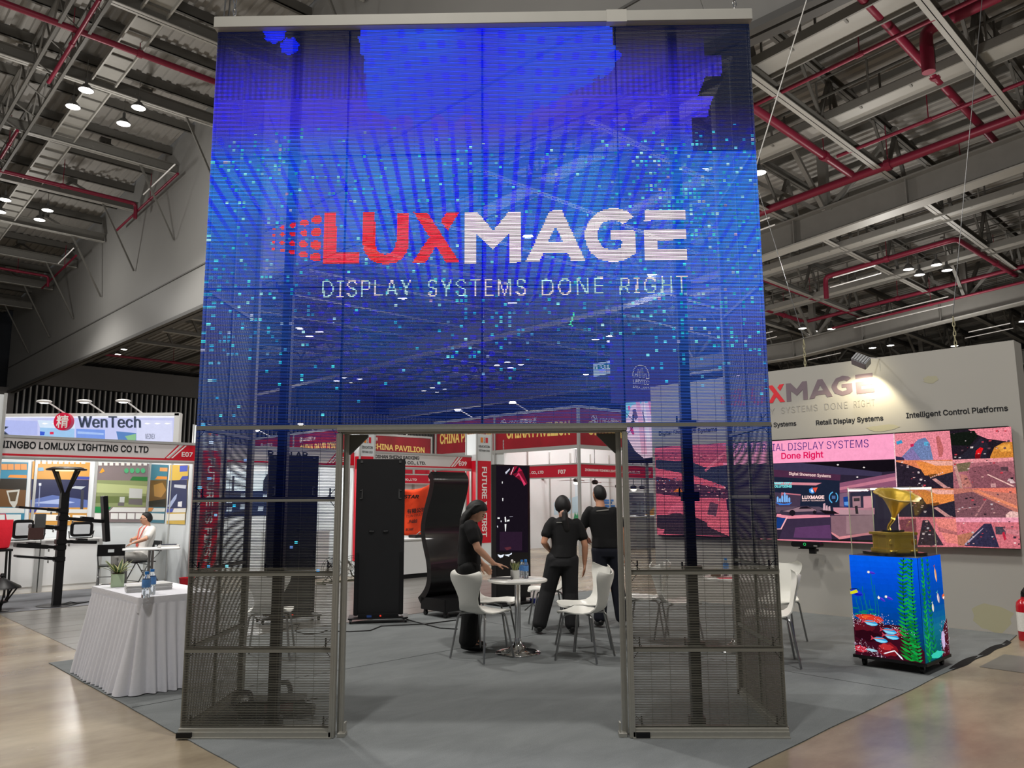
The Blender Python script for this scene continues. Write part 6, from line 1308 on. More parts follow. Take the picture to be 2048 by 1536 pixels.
    for s in 'LR':
        a, q = A('an' + s), A('toe' + s); d = (q - a); d.normalize(); m = MB(); sd = Vector((0, 1, 0)); taper(m, [a - d * .05 - Vector((0, 0, .035)), a + d * .03 - Vector((0, 0, .02)), q], [.036, .042, .034]); zmin = min(p[2] for p in m.v)
        remesh(m, .007, 2).build('shoe', M_shoe, T, smooth=True)
    # hair
    h = MB(); hair(h, hc, HM); remesh(h, .007, 3).build('hair', M_hair, T, smooth=True)
    return T, hc, HM
def cap_hair(h, c, M, grow=.010, low=0.0, front=.5):
    hm, _, _ = head_mesh((0, 0, 0), 0, 0); V = []
    for p in hm.v[:32 * 27]:
        p = Vector(p); x, z = p.x / .094, p.z / .116
        line = float(np.interp(x, [-1, -.45, .0, .35, .75], [-.60 + low, -.48 + low, .06 + low, .42 + low * .3, front + .08]))
        k = grow * (1 + .5 * max(0, -x)) if z > line else -.02
        V.append(c + M @ (p + p.normalized() * k))
    h.add(V, [f for f in hm.f if max(f) < 32 * 27])
def hair_short(h, c, M): cap_hair(h, c, M, .011)
def hair_long(h, c, M):
    cap_hair(h, c, M, .018, -.25, .42)
    R_ = []
    for t in np.linspace(0, 1, 9):
        z = .07 - .52 * t; xc = -.035 - .055 * min(1, t * 2.2) - .01 * t; w = .088 * (1 + .12 * math.sin(t * 3)) * (1 - .45 * max(0, t - .55) / .45); d = (.062, .066, .062, .05, .042, .038, .034, .03, .014)[int(round(t * 8))]
        o = c + (M @ Vector((xc, 0, z)) if t < .3 else M @ Vector((-.035 - .055 * .66, 0, -.086)) + Vector((-.015 - .085 * (t - .3), 0, -.56 * (t - .3)))); R_.append([o + Vector((d * math.cos(a), w * math.sin(a), 0)) for a in np.linspace(0, 2 * PI, 17)[:-1]])
    h.loft(R_)
def hair_tail(h, c, M):
    cap_hair(h, c, M, .024, -.15, .45)
    taper(h, [c + M @ Vector((-.085, 0, -.05)), c + M @ Vector((-.125, 0, -.09)), c + Vector((-.15, -.01, -.16)), c + Vector((-.155, -.03, -.26)), c + Vector((-.14, -.04, -.34))], [.03, .036, .045, .04, .014], 10)
def stand(H=1.6, **kw):
    s = H / 1.6; J = dict(pelvis=(0, 0, .87), waist=(0, 0, 1.0), chest=(.01, 0, 1.19), neck=(-.01, 0, 1.345), head=(.015, 0, 1.485), shL=(-.005, .165, 1.30), shR=(-.005, -.165, 1.30), elL=(-.03, .215, 1.05), elR=(-.03, -.215, 1.05), wrL=(.02, .225, .83), wrR=(.02, -.225, .83), hipL=(0, .085, .85), hipR=(0, -.085, .85), knL=(.015, .09, .46), knR=(.015, -.09, .46), anL=(-.02, .09, .085), anR=(-.02, -.09, .085), toeL=(.12, .1, .037), toeR=(.12, -.1, .037))
    J = {k: tuple(x * s for x in v) for k, v in J.items()}; 
    for k, v in kw.items(): J[k] = v
    return J
# the woman at the round table: in profile, facing right, her left arm hidden, right hand over the table
P = on_z(938, 1302)
J = stand(1.56, head=(.075, 0, 1.40), neck=(.02, 0, 1.30), pitch=.55, yaw=-.15, roll=.05, elR=(.07, -.225, 1.04), wrR=(.235, -.20, .885), hdR=(1, .0, -.22), pnR=(0, 0, -1), curlR=.16, hsR=-1, elL=(.0, .2, 1.03), wrL=(.15, .17, .86), anL=(.02, .085, .083), toeL=(.16, .09, .036), chest=(.02, 0, 1.16))
T, hc, HM = person('person', 'person in black with long dark hair bending over the round table, seen from the side', (P[0], P[1], .007), math.radians(8), J, M_tee, M_blk, hair_long, M_skin2, .94, leg_r=(.098, .09, .095))
m = MB(); m.tube([Vector((.16, -.09, .06)) + Vector((.012 * math.cos(a), .022 * math.sin(a), .004)) for a in np.linspace(0, 2 * PI, 14)], .003, 5); m.build('shoe_buckle', M_chrome, T)
# the woman walking away in a dark head covering, hair tied low
P = (on_z(1080, 1263) + on_z(1143, 1274)) / 2
J = stand(1.55, pelvis=(0, -.09, .845), waist=(.03, -.12, .975), chest=(.07, -.13, 1.16), neck=(.09, -.125, 1.305), head=(.12, -.115, 1.44), shL=(.07, .045, 1.265), shR=(.07, -.305, 1.245), elL=(.0, .12, 1.03), wrL=(.13, .05, .94), elR=(.03, -.365, .99), wrR=(.06, -.36, .78), hipL=(0, -.01, .83), hipR=(0, -.175, .83), knL=(.05, .08, .47), knR=(.02, -.18, .45), anL=(-.02, .19, .085), anR=(-.06, -.19, .085), toeL=(.12, .21, .037), toeR=(.08, -.19, .037), yaw=.1, pitch=.1)
T, hc, HM = person('person', 'person in charcoal trousers with tied-back hair, seen from behind left of the tallest person', (P[0], P[1], .007), math.radians(93), J, M_tee, M_trou, hair_tail, M_skin, .98, leg_r=(.10, .088, .085))
m = MB()
for k in range(9): a = k * 2 * PI / 9; m.ball(hc + Vector((-.125, .034 * math.cos(a), -.085 + .03 * math.sin(a))), .02, 8)
remesh(m, .006, 2).build('hair_tie', mat('beige_scrunchie', '#c59a86', .8), T, smooth=True)
m = MB(); m.box((-.045, -.06, 1.262), (.004, .07, .010)); m.build('collar_print', M_inkgrey, T)
# the taller man seen from behind
P = (on_z(1195, 1257) + on_z(1247, 1254)) / 2
J = stand(1.70, yaw=.45, pitch=-.05, head=(.035, .10, 1.578), neck=(-.01, .09, 1.43), chest=(.01, .06, 1.265), waist=(0, .035, 1.065), pelvis=(0, .02, .925), hipL=(0, .11, .905), hipR=(0, -.07, .905), shL=(-.005, .255, 1.385), shR=(-.005, -.10, 1.375), elR=(.0, -.17, 1.12), wrR=(.03, -.20, .87), elL=(.06, .31, 1.12), wrL=(.24, .25, 1.05), anL=(-.03, .13, .085), anR=(-.02, -.14, .085), toeL=(.12, .16, .037), toeR=(.12, -.16, .037))
T, hc, HM = person('person', 'tallest person, in black polo and navy trousers, seen from behind beside the right post', (P[0], P[1], .007), math.radians(90), J, M_tee, M_navy, hair_short, M_skin, 1.10, leg_r=(.095, .082, .078))
m = MB(); m.bar((-.105, -.0, 1.40), (-.105, .15, 1.385), .004, .012); m.build('collar_print', M_inkgrey, T)
# ================================================================== seated man in the lamp maker's booth with his table and chairs
sp_ = on_z(262, 1122, .47); SEATX = sp_
J = dict(seat=1, pelvis=(0, 0, .56), waist=(-.05, 0, .70), chest=(-.09, 0, .90), neck=(-.09, 0, 1.07), head=(-.055, .01, 1.205), shL=(-.10, .185, 1.02), shR=(-.10, -.185, 1.02), elL=(.12, .33, .86), wrL=(.24, .20, .80), elR=(-.10, -.28, .87), wrR=(.12, -.10, .84), hipL=(.02, .09, .53), hipR=(.02, -.09, .53), knL=(.42, .16, .55), knR=(.40, -.15, .54), anL=(.40, .18, .09), anR=(.34, -.16, .09), toeL=(.54, .2, .04), toeR=(.48, -.18, .04), yaw=-.55, pitch=-.02, pnL=(0, 0, -1), pnR=(-1, 0, 0), hem=(.0, 0, .53))
J = {k: v for k, v in J.items()}
man_loc = (sp_[0] + .12, sp_[1] + .1, .007); man_rz = math.radians(236)
T, hc, HM = person('person', 'seated person with glasses, white short-sleeved shirt, red lanyard and grey trousers in the left booth', man_loc, man_rz, J, M_shirt, M_greytr, hair_short, M_skin2, 1.05, sleeve=.75, leg_r=(.088, .072, .068))
g = MB()
for sy in (-1, 1): g.tube([hc + HM @ Vector((.099, sy * .034 + .024 * math.cos(a), .002 + .016 * math.sin(a))) for a in np.linspace(0, 2 * PI, 14)], .0025, 5); g.tube([hc + HM @ Vector((.096, sy * .058, .006)), hc + HM @ Vector((.0, sy * .079, .008))], .0025, 5)
g.build('glasses', M_black, T)
g = MB(); g.tube([(-.05, .06, 1.085), (.015, .07, 1.03), (.045, .05, .93), (.075, .01, .80)], .008, 6); g.tube([(-.05, -.06, 1.085), (.015, -.07, 1.03), (.045, -.05, .93), (.075, -.01, .80)], .008, 6); g.box((.085, 0, .76), (.008, .06, .09)); g.build('lanyard', mat('red_lanyard', '#e0584a', .6), T)
# ================================================================== shell scheme booths
WH = {}
def pillar(name, label, v0, v1, u0, u1, h, t_red0, t_red1):
    T = Th(name, label, 'pillar', BL(v0, u0, 0), R45, 'red and white booth pillars'); w, d = v1 - v0, u1 - u0
    for x in (0, w):
        for y in (0, d): MB().lathe([(.022, 0), (.022, h), (.001, h)], c=(x, y, 0), n=8, caps=True).build('post', M_alu_l, T)
    mb = MB(); mb.b2((.02, 0.004, .02), (w - .02, .02, h - .02)); mb.b2((0.004, .02, .02), (.02, d - .02, h - .02)); mb.b2((w - .02, .02, .02), (w - .004, d - .02, h - .02)); mb.b2((.02, d - .02, .02), (w - .02, d - .004, h - .02)); mb.build('panel', M_wpanel, T)
    mb = MB(); mb.b2((.03, -.002, t_red0), (w - .03, .004, t_red1)); mb.b2((-.002, .03, t_red0), (.004, d - .03, t_red1)); mb.build('red_field', M_red, T)
    z = h - .28
    T.pic('emblem', [('#f08a2c', [(w * .26, z + .06), (w * .42, z + .06), (w * .42, z + .18), (w * .26, z + .18)]), ('#d8303c', [(w * .58, z + .06), (w * .74, z + .06), (w * .74, z + .18), (w * .58, z + .18)])] + [('#15161a', [(w * .48, z + .055 + k * .035), (w * .52, z + .055 + k * .035), (w * .52, z + .075 + k * .035), (w * .48, z + .075 + k * .035)]) for k in range(4)], -.001, P_print, px=False)
    T.text('lettering', 'EDUCATION', M_ink, lx=(w * .14, z - .06, w * .72, .055), y=.003, bold=.008); T.text('lettering', 'VIETNAM 2025', M_ink, lx=(w * .14, z - .15, w * .72, .045), y=.003, bold=.004)
    # the slogan reads downwards
    V, F, asp = text_mesh('FUTURE IS FIRST', 'sans', .02); L = t_red1 - .18 - (t_red0 + .1); hh = w * .34
    P = np.stack([w * .33 + V[:, 1] * hh, np.full(len(V), -.004), t_red1 - .14 - V[:, 0] * L], 1); mb = MB(); mb.add(P, F); mb.build('lettering', M_inkwhite, T); return T
pillar('booth_pillar', 'red and white pillar with the words FUTURE IS behind the woman at the table', 8.44, 8.92, 9.62, 10.0, 3.07, .52, 2.42)
pillar('booth_pillar', 'red and white pillar behind the left black poster display', 5.24, 5.6, 9.62, 10.0, 2.92, .3, 2.42)
pillar('booth_pillar', 'white pillar with red mark cut by the left edge of the photo', -1.55, -1.03, 9.62, 10.0, 3.16, .3, 2.3)
pillar('booth_pillar', 'red and white pillar seen through the left tower of the screen', 1.97, 2.36, 9.62, 10.0, 2.9, .3, 2.42)
def fascia(label, v0, v1, u, text_items, num, num_px, zb=2.18, zt=2.55, stripe_at=.80, axis='A', flat=None):
    O = BL(v0, u, zb) if axis == 'A' else BL(u, v0, zb); T = Th('fascia_board', label, 'sign board', O, R45 if axis == 'A' else -R45, 'booth fascia boards'); L = abs(v1 - v0); h = zt - zb
    mb = MB(); mb.b2((0, 0, .035), (L, .03, h - .035)); mb.build('panel', mat('fascia_white', '#ded9d8', .5, 0, .02) if not flat else flat, T)
    mb = MB(); mb.b2((0, -.015, h - .04), (L, .04, h)); mb.b2((0, -.015, 0), (L, .04, .035)); mb.build('rail', M_alu_l, T)
    if not flat:
        s = L * stripe_at; mb = MB(); mb.b2((0, -.003, .055), (L, .001, .085)); mb.prism([(s, .055), (L, .055), (L, h - .05), (s + .26, h - .05)], -.004, -.001); mb.build('red_stripe', M_red, T)
        mb = MB()
        for k in (0, 1): a = s - .03 + k * .085; mb.prism([(a, .09), (a + .03, .09), (a + .26, h - .055), (a + .23, h - .055)], -.0055, -.003)
        mb.build('white_slash', M_inkwhite, T)
        mb = MB()
        for k in (-1,): a = s + k * .055; mb.prism([(a, .085), (a + .03, .085), (a + .24, h - .055), (a + .21, h - .055)], -.004, -.001)
        mb.build('red_slash', M_red, T)
    for t, x, z, w, hh, m in text_items: T.text('lettering', t, m, lx=(x, z, w, hh), bold=.02)
    if num: T.text('lettering', num, M_inkwhite, lx=(num_px[0], num_px[1], num_px[2], num_px[3]), y=-.005, bold=.02)
    return T
LOM = fascia('white and red sign board over the lamp maker\'s booth at left', -1.03, 1.96, 9.8, [('NINGBO LOMLUX LIGHTING CO LTD', -.02 + .02, .165, 2.17, .115, M_ink)], 'E07', (2.83 - .10, .12, .19, .085), stripe_at=.835)
LW = Th('booth_wall', 'white panel walls of the lamp maker\'s booth with posters', 'partition wall', BL(-1.03, 9.8, 0), R45)
mb = MB(); mb.b2((-2.2, 2.15, 0), (2.99, 2.19, 2.5)); mb.b2((2.97, 0.03, 0), (3.01, 2.15, 2.5)); mb.build('panel', M_wpanel, LW)
mb = MB()
for x in (0.0, .99, 1.98, 2.96): mb.b2((x - .022, 2.11, 0), (x + .022, 2.16, 2.5))
for y in (.0, .99): mb.b2((2.95, y, 0), (2.99, y + .045, 2.5))
mb.b2((-.03, -.02, 0), (.02, .03, 2.5)); mb.build('post', M_alu_l, LW)
PB = Th('poster', 'x', 'x', BL(-1.03, 11.93, 0), R45); PS = Th('poster', 'x', 'x', BL(1.945, 9.8, 0), -R45)   # planes of back and side wall
PS_T = Th('p', 'x', 'x', BL(1.93, 11.93, 0), -R45)
def poster(label, plane, polys, texts=()):
    pts = [p for c, P in polys for p in P]; o = plane.pic('poster', polys, -.004, P_print); bpy.context.view_layer.update(); W_ = o.matrix_world.copy(); o.parent = None; o.location = plane.O; o.rotation_euler = (0, 0, plane.rz); tag(o, label, 'poster', 'posters in the lamp maker\'s booth')
    for t, bl, br, tl, m in texts: q = plane.text('lettering', t, m, bl, br, tl, y=-.02, parent=o); q.parent = o
    return o
c1 = lambda P: [(x / 4.655, 900 + y / 4.655) for x, y in P]
cL = lambda P: [(x / 4, 780 + y / 4) for x, y in P]
icons = lambda y0, xs, r, col: [(col, cL([(x - r, y0 - r), (x + r, y0 - r), (x + r, y0 + r), (x - r, y0 + r)])) for x in xs]
poster('blue and orange lamp poster at the left edge of the photo', PB, [('#3d88a6', cL([(-60, 565), (228, 565), (190, 1095), (-60, 1085)])), ('#cfd4d4', cL([(-60, 560), (228, 563), (228, 580), (-60, 575)])), ('#6b4a28', cL([(-60, 708), (216, 710), (200, 935), (-60, 935)])), ('#2a241c', cL([(-60, 708), (216, 710), (210, 800), (-60, 790)])), ('#e8923c', cL([(60, 700), (80, 678), (214, 680), (213, 706)])), ('#d9dcda', cL([(-60, 940), (196, 945), (194, 985), (-60, 985)])), ('#dfe6e4', cL([(48, 995), (168, 995), (166, 1050), (48, 1048)])), ('#dfe6e4', cL([(-60, 995), (38, 995), (38, 1048), (-60, 1045)])), ('#c8c8c0', cL([(50, 805), (158, 795), (138, 905), (120, 940), (104, 940), (76, 900)])), ('#5a4a34', cL([(66, 820), (142, 812), (122, 890), (84, 890)]))] + icons(615, (35, 85, 140, 190), 24, '#e09a5c'))
poster('orange street lamp poster with a blue night picture in the left booth', PB, [('#d39a48', cL([(262, 570), (722, 580), (690, 1085), (232, 1075)])), ('#23284e', cL([(252, 712), (712, 720), (700, 940), (243, 940)])), ('#5b6fae', cL([(243, 880), (420, 840), (700, 880), (700, 940), (243, 940)])), ('#a8b8e0', cL([(260, 905), (480, 870), (600, 900), (500, 915)])), ('#dfe6f8', cL([(310, 745), (330, 745), (330, 765), (310, 765)])), ('#8f98b8', cL([(316, 765), (322, 765), (314, 930), (304, 930)])), ('#3848a0', cL([(570, 715), (590, 690), (716, 694), (714, 718)])), ('#b9c0c8', cL([(560, 785), (600, 768), (685, 772), (650, 795)])), ('#3a3c48', cL([(648, 800), (672, 800), (664, 980), (640, 980)])), ('#3440a0', cL([(240, 945), (300, 948), (280, 980), (236, 980)])), ('#d8dad8', cL([(300, 950), (698, 955), (694, 985), (285, 982)])), ('#f0efe8', cL([(245, 995), (330, 996), (326, 1045), (240, 1043)])), ('#f0efe8', cL([(360, 996), (560, 1000), (558, 1048), (356, 1046)])), ('#f0efe8', cL([(580, 1000), (690, 1002), (688, 1050), (576, 1048)])), ('#7fb0d0', cL([(305, 622), (345, 618), (350, 645), (305, 648)]))] + icons(575, range(305, 700, 45), 16, '#f0ead8'))
poster('grey and green lawn light poster in the left booth', PB, [('#86797a', cL([(768, 580), (1192, 590), (1160, 1060), (735, 1055)])), ('#8f9a6a', cL([(755, 720), (1180, 727), (1165, 935), (742, 935)])), ('#b8c28a', cL([(755, 745), (1178, 770), (1172, 830), (750, 820)])), ('#6c7a48', cL([(745, 850), (1170, 850), (1168, 900), (745, 905)])), ('#c9cccc', cL([(1035, 785), (1140, 792), (1135, 868), (1030, 865)])), ('#6f6a6c', cL([(1030, 872), (1140, 872), (1138, 920), (1026, 915)])), ('#c8ccc8', cL([(958, 855), (998, 855), (994, 900), (955, 898)])), ('#6f6a6c', cL([(945, 900), (995, 900), (992, 928), (942, 926)])), ('#1f8a4c', cL([(740, 932), (890, 935), (850, 985), (735, 980)])), ('#e2e2e0', cL([(905, 938), (1165, 942), (1160, 978), (870, 975)])), ('#2c7a3c', cL([(1040, 722), (1060, 692), (1180, 695), (1178, 728)])), ('#f0a030', cL([(795, 660), (820, 622), (838, 650), (810, 664)]))] + [('#eeeeec', cL([(x, 985), (x + 58, 986), (x + 56, 1034), (x - 2, 1033)])) for x in (750, 886, 950, 1018, 1085)] + icons(590, range(800, 1170, 45), 14, '#e8e6e0') + [('#4fae78', cL([(x + 18 * math.cos(a), 645 + 20 * math.sin(a)) for a in np.linspace(0, 2 * PI, 13)[:-1]])) for x in (1010, 1055, 1100, 1143)])
poster('narrow teal poster with a warm night street on the side wall of the left booth', PS_T, [('#3f8096', cL([(1212, 595), (1346, 600), (1312, 1065), (1180, 1060)])), ('#6a4a20', cL([(1202, 722), (1334, 720), (1326, 938), (1190, 935)])), ('#a87a38', cL([(1230, 760), (1300, 740), (1330, 800), (1290, 860), (1235, 850)])), ('#1c1814', cL([(1190, 890), (1326, 870), (1326, 938), (1190, 935)])), ('#e8923c', cL([(1240, 715), (1260, 690), (1338, 692), (1336, 716)])), ('#e8a060', cL([(1280, 620), (1342, 622), (1340, 652), (1278, 650)])), ('#e08a38', cL([(1190, 940), (1230, 942), (1212, 972), (1186, 972)])), ('#d9dcd8', cL([(1232, 944), (1324, 946), (1320, 974), (1215, 974)])), ('#e4e8e6', cL([(1186, 984), (1316, 990), (1312, 1040), (1184, 1036)]))])
poster('narrow yellow poster with a blue night picture on the side wall of the left booth', PS_T, [('#d9b44c', cL([(1362, 600), (1508, 600), (1478, 1075), (1332, 1070)])), ('#262c5a', cL([(1352, 724), (1498, 718), (1492, 945), (1338, 948)])), ('#c8ccd8', cL([(1395, 755), (1490, 762), (1486, 790), (1392, 778)])), ('#a8b4d8', cL([(1340, 930), (1395, 850), (1418, 830), (1410, 870), (1365, 940)])), ('#e4e4e8', cL([(1425, 895), (1458, 890), (1455, 935), (1422, 932)])), ('#3848a8', cL([(1440, 720), (1460, 690), (1506, 688), (1504, 715)])), ('#4858c0', cL([(1440, 605), (1504, 602), (1500, 650), (1438, 655)])), ('#4050b0', cL([(1338, 950), (1392, 948), (1378, 978), (1334, 980)])), ('#e0deda', cL([(1394, 948), (1490, 946), (1486, 978), (1380, 980)])), ('#ece8dc', cL([(1338, 992), (1482, 988), (1480, 1042), (1334, 1045)]))])
for t_ in (PB, PS, PS_T): bpy.data.objects.remove(t_.o)
# counters, each a unit
CT = []
for i, (px0, lab) in enumerate(((-1.0, 'white display counter left of the lamp pole in the left booth'), (.02, 'white display counter behind the lamp pole in the left booth'))):
    T = Th('counter', lab, 'counter', BL(px0, 11.42, 0), R45, 'white counters in the left booth'); w = 1.0 if i == 0 else .98
    mb = MB(); mb.b2((0, 0.02, .10), (w, .5, .86)); mb.build('cabinet', M_white, T); MB().b2((0, -.01, .86), (w, .51, .88)).build('worktop', M_white, T); MB().b2((0, .03, 0), (w, .48, .10)).build('plinth', M_white, T)
    mb = MB()
    for x in (.03, w - .03): mb.b2((x - .03, -.012, 0), (x + .03, .03, .86))
    mb.build('post', M_alu_l, T)
# lamps on the counters
def fixture(px, py, z, w, h, rz, label, tilt=0.0):
    P = on_plane(px, py, UV_U * 11.5, UV_U); T = Th('flood_lamp', label, 'lamp', (P[0], P[1], z), R45 + rz)
    Mx = Matrix.Rotation(tilt, 3, 'X'); n = 14; MB().add([], []); b = MB(); b.prism(rrect(w, h, min(w, h) * .25, 0, h / 2 + .03), -.03, .03); b.build('housing', M_blackp, T, bevel=.004)
    MB().prism(rrect(w * .72, h * .66, .02, 0, h / 2 + .03), -.036, -.031).build('glass', mat('pale_lamp_glass', '#c9cdd0', .2), T); b = MB(); b.tube([(-w * .55, 0, h * .5), (-w * .5, .02, .01), (w * .5, .02, .01), (w * .55, 0, h * .5)], .01, 6); b.b2((-w * .3, -.04, 0), (w * .3, .06, .012)); b.build('bracket', M_black, T)
fixture(44, 1080, .881, .34, .32, .1, 'black flood lamp on the left counter beside the red bag'); fixture(162, 1075, .881, .36, .26, -.15, 'black flood lamp on the counter right of the lamp pole'); fixture(76, 1080, .881, .2, .22, .25, 'small brownish flood lamp on the counter just left of the lamp pole')
# display pole with several lamp heads
P = on_z(112, 1212); PO = Th('lamp_pole', 'black display pole carrying several street lamp heads in the left booth', 'lamp pole', (P[0], P[1], .004), R45)
def lp(px, py, y=0.0): return PO.px(px, py, y)
top = lp(126, 985)[2]; mb = MB(); mb.b2((-.055, -.055, .01), (.055, .055, top)); mb.build('pole', M_black, PO); MB().lathe([(.001, .001), (.26, .001), (.26, .01), (.001, .012)], n=28).build('base_plate', M_black, PO)
zt_ = lp(126, 938)[2]; rr = (lp(170, 940)[0] - lp(88, 940)[0]) / 2
mb = MB(); mb.lathe([(.001, zt_ + .035), (rr * .7, zt_ + .03), (rr, zt_), (rr * .98, zt_ - .02), (.001, zt_ - .01)], n=32); mb.build('lamp_cap', M_black, PO, smooth=True)
mb = MB()
for a in (0.4, 1.97, 3.54, 5.11): mb.bar((.04 * math.cos(a), .04 * math.sin(a), top - .02), (rr * .8 * math.cos(a), rr * .8 * math.sin(a), zt_), .045, .02)
mb.build('lamp_arm', M_black, PO); MB().lathe([(.001, zt_ - .016), (rr * .55, zt_ - .016), (rr * .55, zt_ - .03), (.001, zt_ - .032)], n=24).build('light_ring', emit('warm_strip', '#ffe8b0', 1.6), PO)
for (x0, y0, x1, y1, th, kind) in ((125, 1021, 34, 1014, .03, 'flat'), (125, 1036, 205, 1043, .05, 'thick'), (122, 1056, 60, 1052, .06, 'box'), (121, 1083, 190, 1084, .05, 'thick'), (120, 1095, 30, 1090, .06, 'thick'), (118, 1118, 30, 1112, .03, 'flat')):
    a, b = lp(x0, y0), lp(x1, y1); d = b - a; T = MB(); T.bar(a, a + d * .35, .05, .045); T.bar(a + d * .3, b, .22, th); T.box(a, (.14, .14, .07))
    if kind == 'thick': T.bar(a + d * .45 + np.array([0, 0, .03]), a + d * .75 + np.array([0, 0, .03]), .12, .04)
    T.build('lamp_head', M_black, PO, bevel=.006)
    bt = MB()
    for k in (-.02, .02): bt.tube([tuple(a + d * .25 + np.array([0, k, -.03])), tuple(a + d * .25 + np.array([0, k, -.07]))], .006, 5)
    bt.build('bolt', M_steelleg, PO)
a, b = lp(208, 992, -.1), lp(213, 1083, -.1); mb = MB(); mb.bar(a, b, .16, .07); mb.build('lamp_panel', M_black, PO, bevel=.006); MB().bar(a + (b - a) * .1 + np.array([-.01, -.04, 0]), b - (b - a) * .1 + np.array([-.01, -.04, 0]), .05, .02).build('panel_glass', mat('pale_lamp_glass', '#c9cdd0', .2), PO)
a, b = lp(70, 1028, -.1), lp(90, 1055, -.1); mb = MB(); mb.b2((a[0], -.12, b[2]), (b[0], -.08, a[2])); mb.build('chrome_lamp', M_chrome, PO); a, b = lp(57, 1056, -.1), lp(86, 1078, -.1); mb = MB(); mb.b2((a[0], -.12, b[2]), (b[0], -.1, a[2])); mb.build('brown_plate', mat('brown_plate', '#4c3532', .4), PO)
m = MB()
for k in range(3): m.tube([(.05, -.05, .02), (.16, -.1 - .03 * k, .05 - .02 * k), (.3 + .08 * k, -.05 + .05 * k, .012)], .007, 5)
m.build('cable', M_cable, PO)
# lantern at the left edge and the red bag
P = on_z(-2, 1224); T = Th('garden_lantern', 'black garden lantern on a post at the left edge of the photo', 'lantern', (P[0], P[1], .004), .3); hL = on_plane(4, 1164, P, (0, 1, 0))[2]; hB = on_plane(4, 1204, P, (0, 1, 0))[2]
mb = MB(); mb.lathe([(.001, hL + .12), (.02, hL + .115), (.03, hL + .08), (.02, hL + .06), (.05, hL + .04), (.24, hL - .07), (.25, hL - .09), (.001, hL - .08)], n=28); mb.build('roof', M_black, T, smooth=True); mb = MB()
for k in range(6): a = k * PI / 3; mb.bar((.2 * math.cos(a), .2 * math.sin(a), hL - .09), (.08 * math.cos(a), .08 * math.sin(a), hB), .018, .018)
mb.build('cage_bar', M_black, T); mb = MB(); mb.lathe([(.001, hB + .015), (.1, hB + .01), (.1, hB - .01), (.045, hB - .03), (.03, hB - .06), (.03, .02), (.12, .01), (.12, 0), (.001, 0)], n=20); mb.build('post', M_black, T, smooth=True)
P = on_plane(8, 1098, BL(0, 10.7, 0), UV_U); T = Th('shopping_bag', 'red cloth bag standing on a stool at the left edge of the photo', 'bag', (P[0] - .1, P[1], P[2]), R45)
mb = MB(); R_ = [[(math.cos(a) * w * (abs(math.cos(a)) ** -.3 if abs(math.cos(a)) > .3 else 1) * .9, math.sin(a) * d, z) for a in np.linspace(0, 2 * PI, 25)[:-1]] for z, w, d in ((0, .13, .05), (.02, .17, .07), (.2, .20, .07), (.4, .20, .04), (.46, .205, .03))]; mb.loft(R_); mb.build('bag_body', mat('red_cloth', '#e0122c', .7, 0, .06, 10, bump=.3, bscale=10), T, smooth=True); MB().tube([(-.08, 0, .45), (-.06, 0, .55), (.06, 0, .55), (.08, 0, .45)], .008, 6).build('handle', mat('red_cloth', '#e0122c'), T)
bz = P[2]; T = Th('stool', 'dark stool under the red bag at the left edge', 'stool', (P[0] - .1, P[1], .004), R45)
mb = MB(); mb.b2((-.18, -.15, bz - .04), (.18, .15, bz - .006)); mb.build('seat', M_black, T)
for sx in (-1, 1):
    for sy in (-1, 1): MB().bar((sx * .15, sy * .12, bz - .04), (sx * .17, sy * .14, 0), .025, .025).build('leg', M_black, T)
# small table, the folding chair, the man's own chair
q0, q1 = on_z(298, 1100, .745), on_z(337, 1098, .745); q0 = (on_z(249, 1096, .745) + on_z(357, 1096, .745)) / 2
T = Th('small_table', 'small white table with steel column beside the seated person', 'table', (q0[0], q0[1], .004), R45 * .6)
wd = float(np.linalg.norm(on_z(249, 1096, .745) - on_z(357, 1096, .745))) ; mb = MB(); mb.prismz(rrect(wd * .92, .55, .08), .72, .742); mb.build('tabletop', M_white, T, bevel=.004)
for sx in (-1, 1): MB().tube([(sx * .025, 0, .02), (sx * .025, 0, .72)], .022, 12).build('column', M_steelleg, T, smooth=True)
MB().prismz(rrect(.5, .42, .06), 0, .02).build('base', M_steelleg, T)
for i, (px, py, w, l, h, m, lab, cat) in enumerate(((338, 1093, .34, .22, .03, M_paper, 'thick white catalogue on the small table', 'book'), (342, 1088.5, .24, .16, .012, mat('navy_cover', '#1c2440', .4), 'dark blue notebook on the white catalogue', 'notebook'))):
    P = on_z(px, py, .744); P = on_z(338, 1093, .744) if i else P; b = MB().b2((-w / 2, -l / 2, 0), (w / 2, l / 2, h)).build('catalogue' if i == 0 else 'notebook', m, loc=(P[0], P[1], .7425 + (.031 if i else 0)), rz=.35); tag(b, lab, cat)
P = on_z(318, 1096, .744); b = MB().ball((0, 0, .018), .025, 10, sq=(1.6, .9, .7)).build('computer_mouse', M_paper2, loc=(P[0], P[1], .743), smooth=True); tag(b, 'small pale object on the small table beside the catalogue', 'small item')
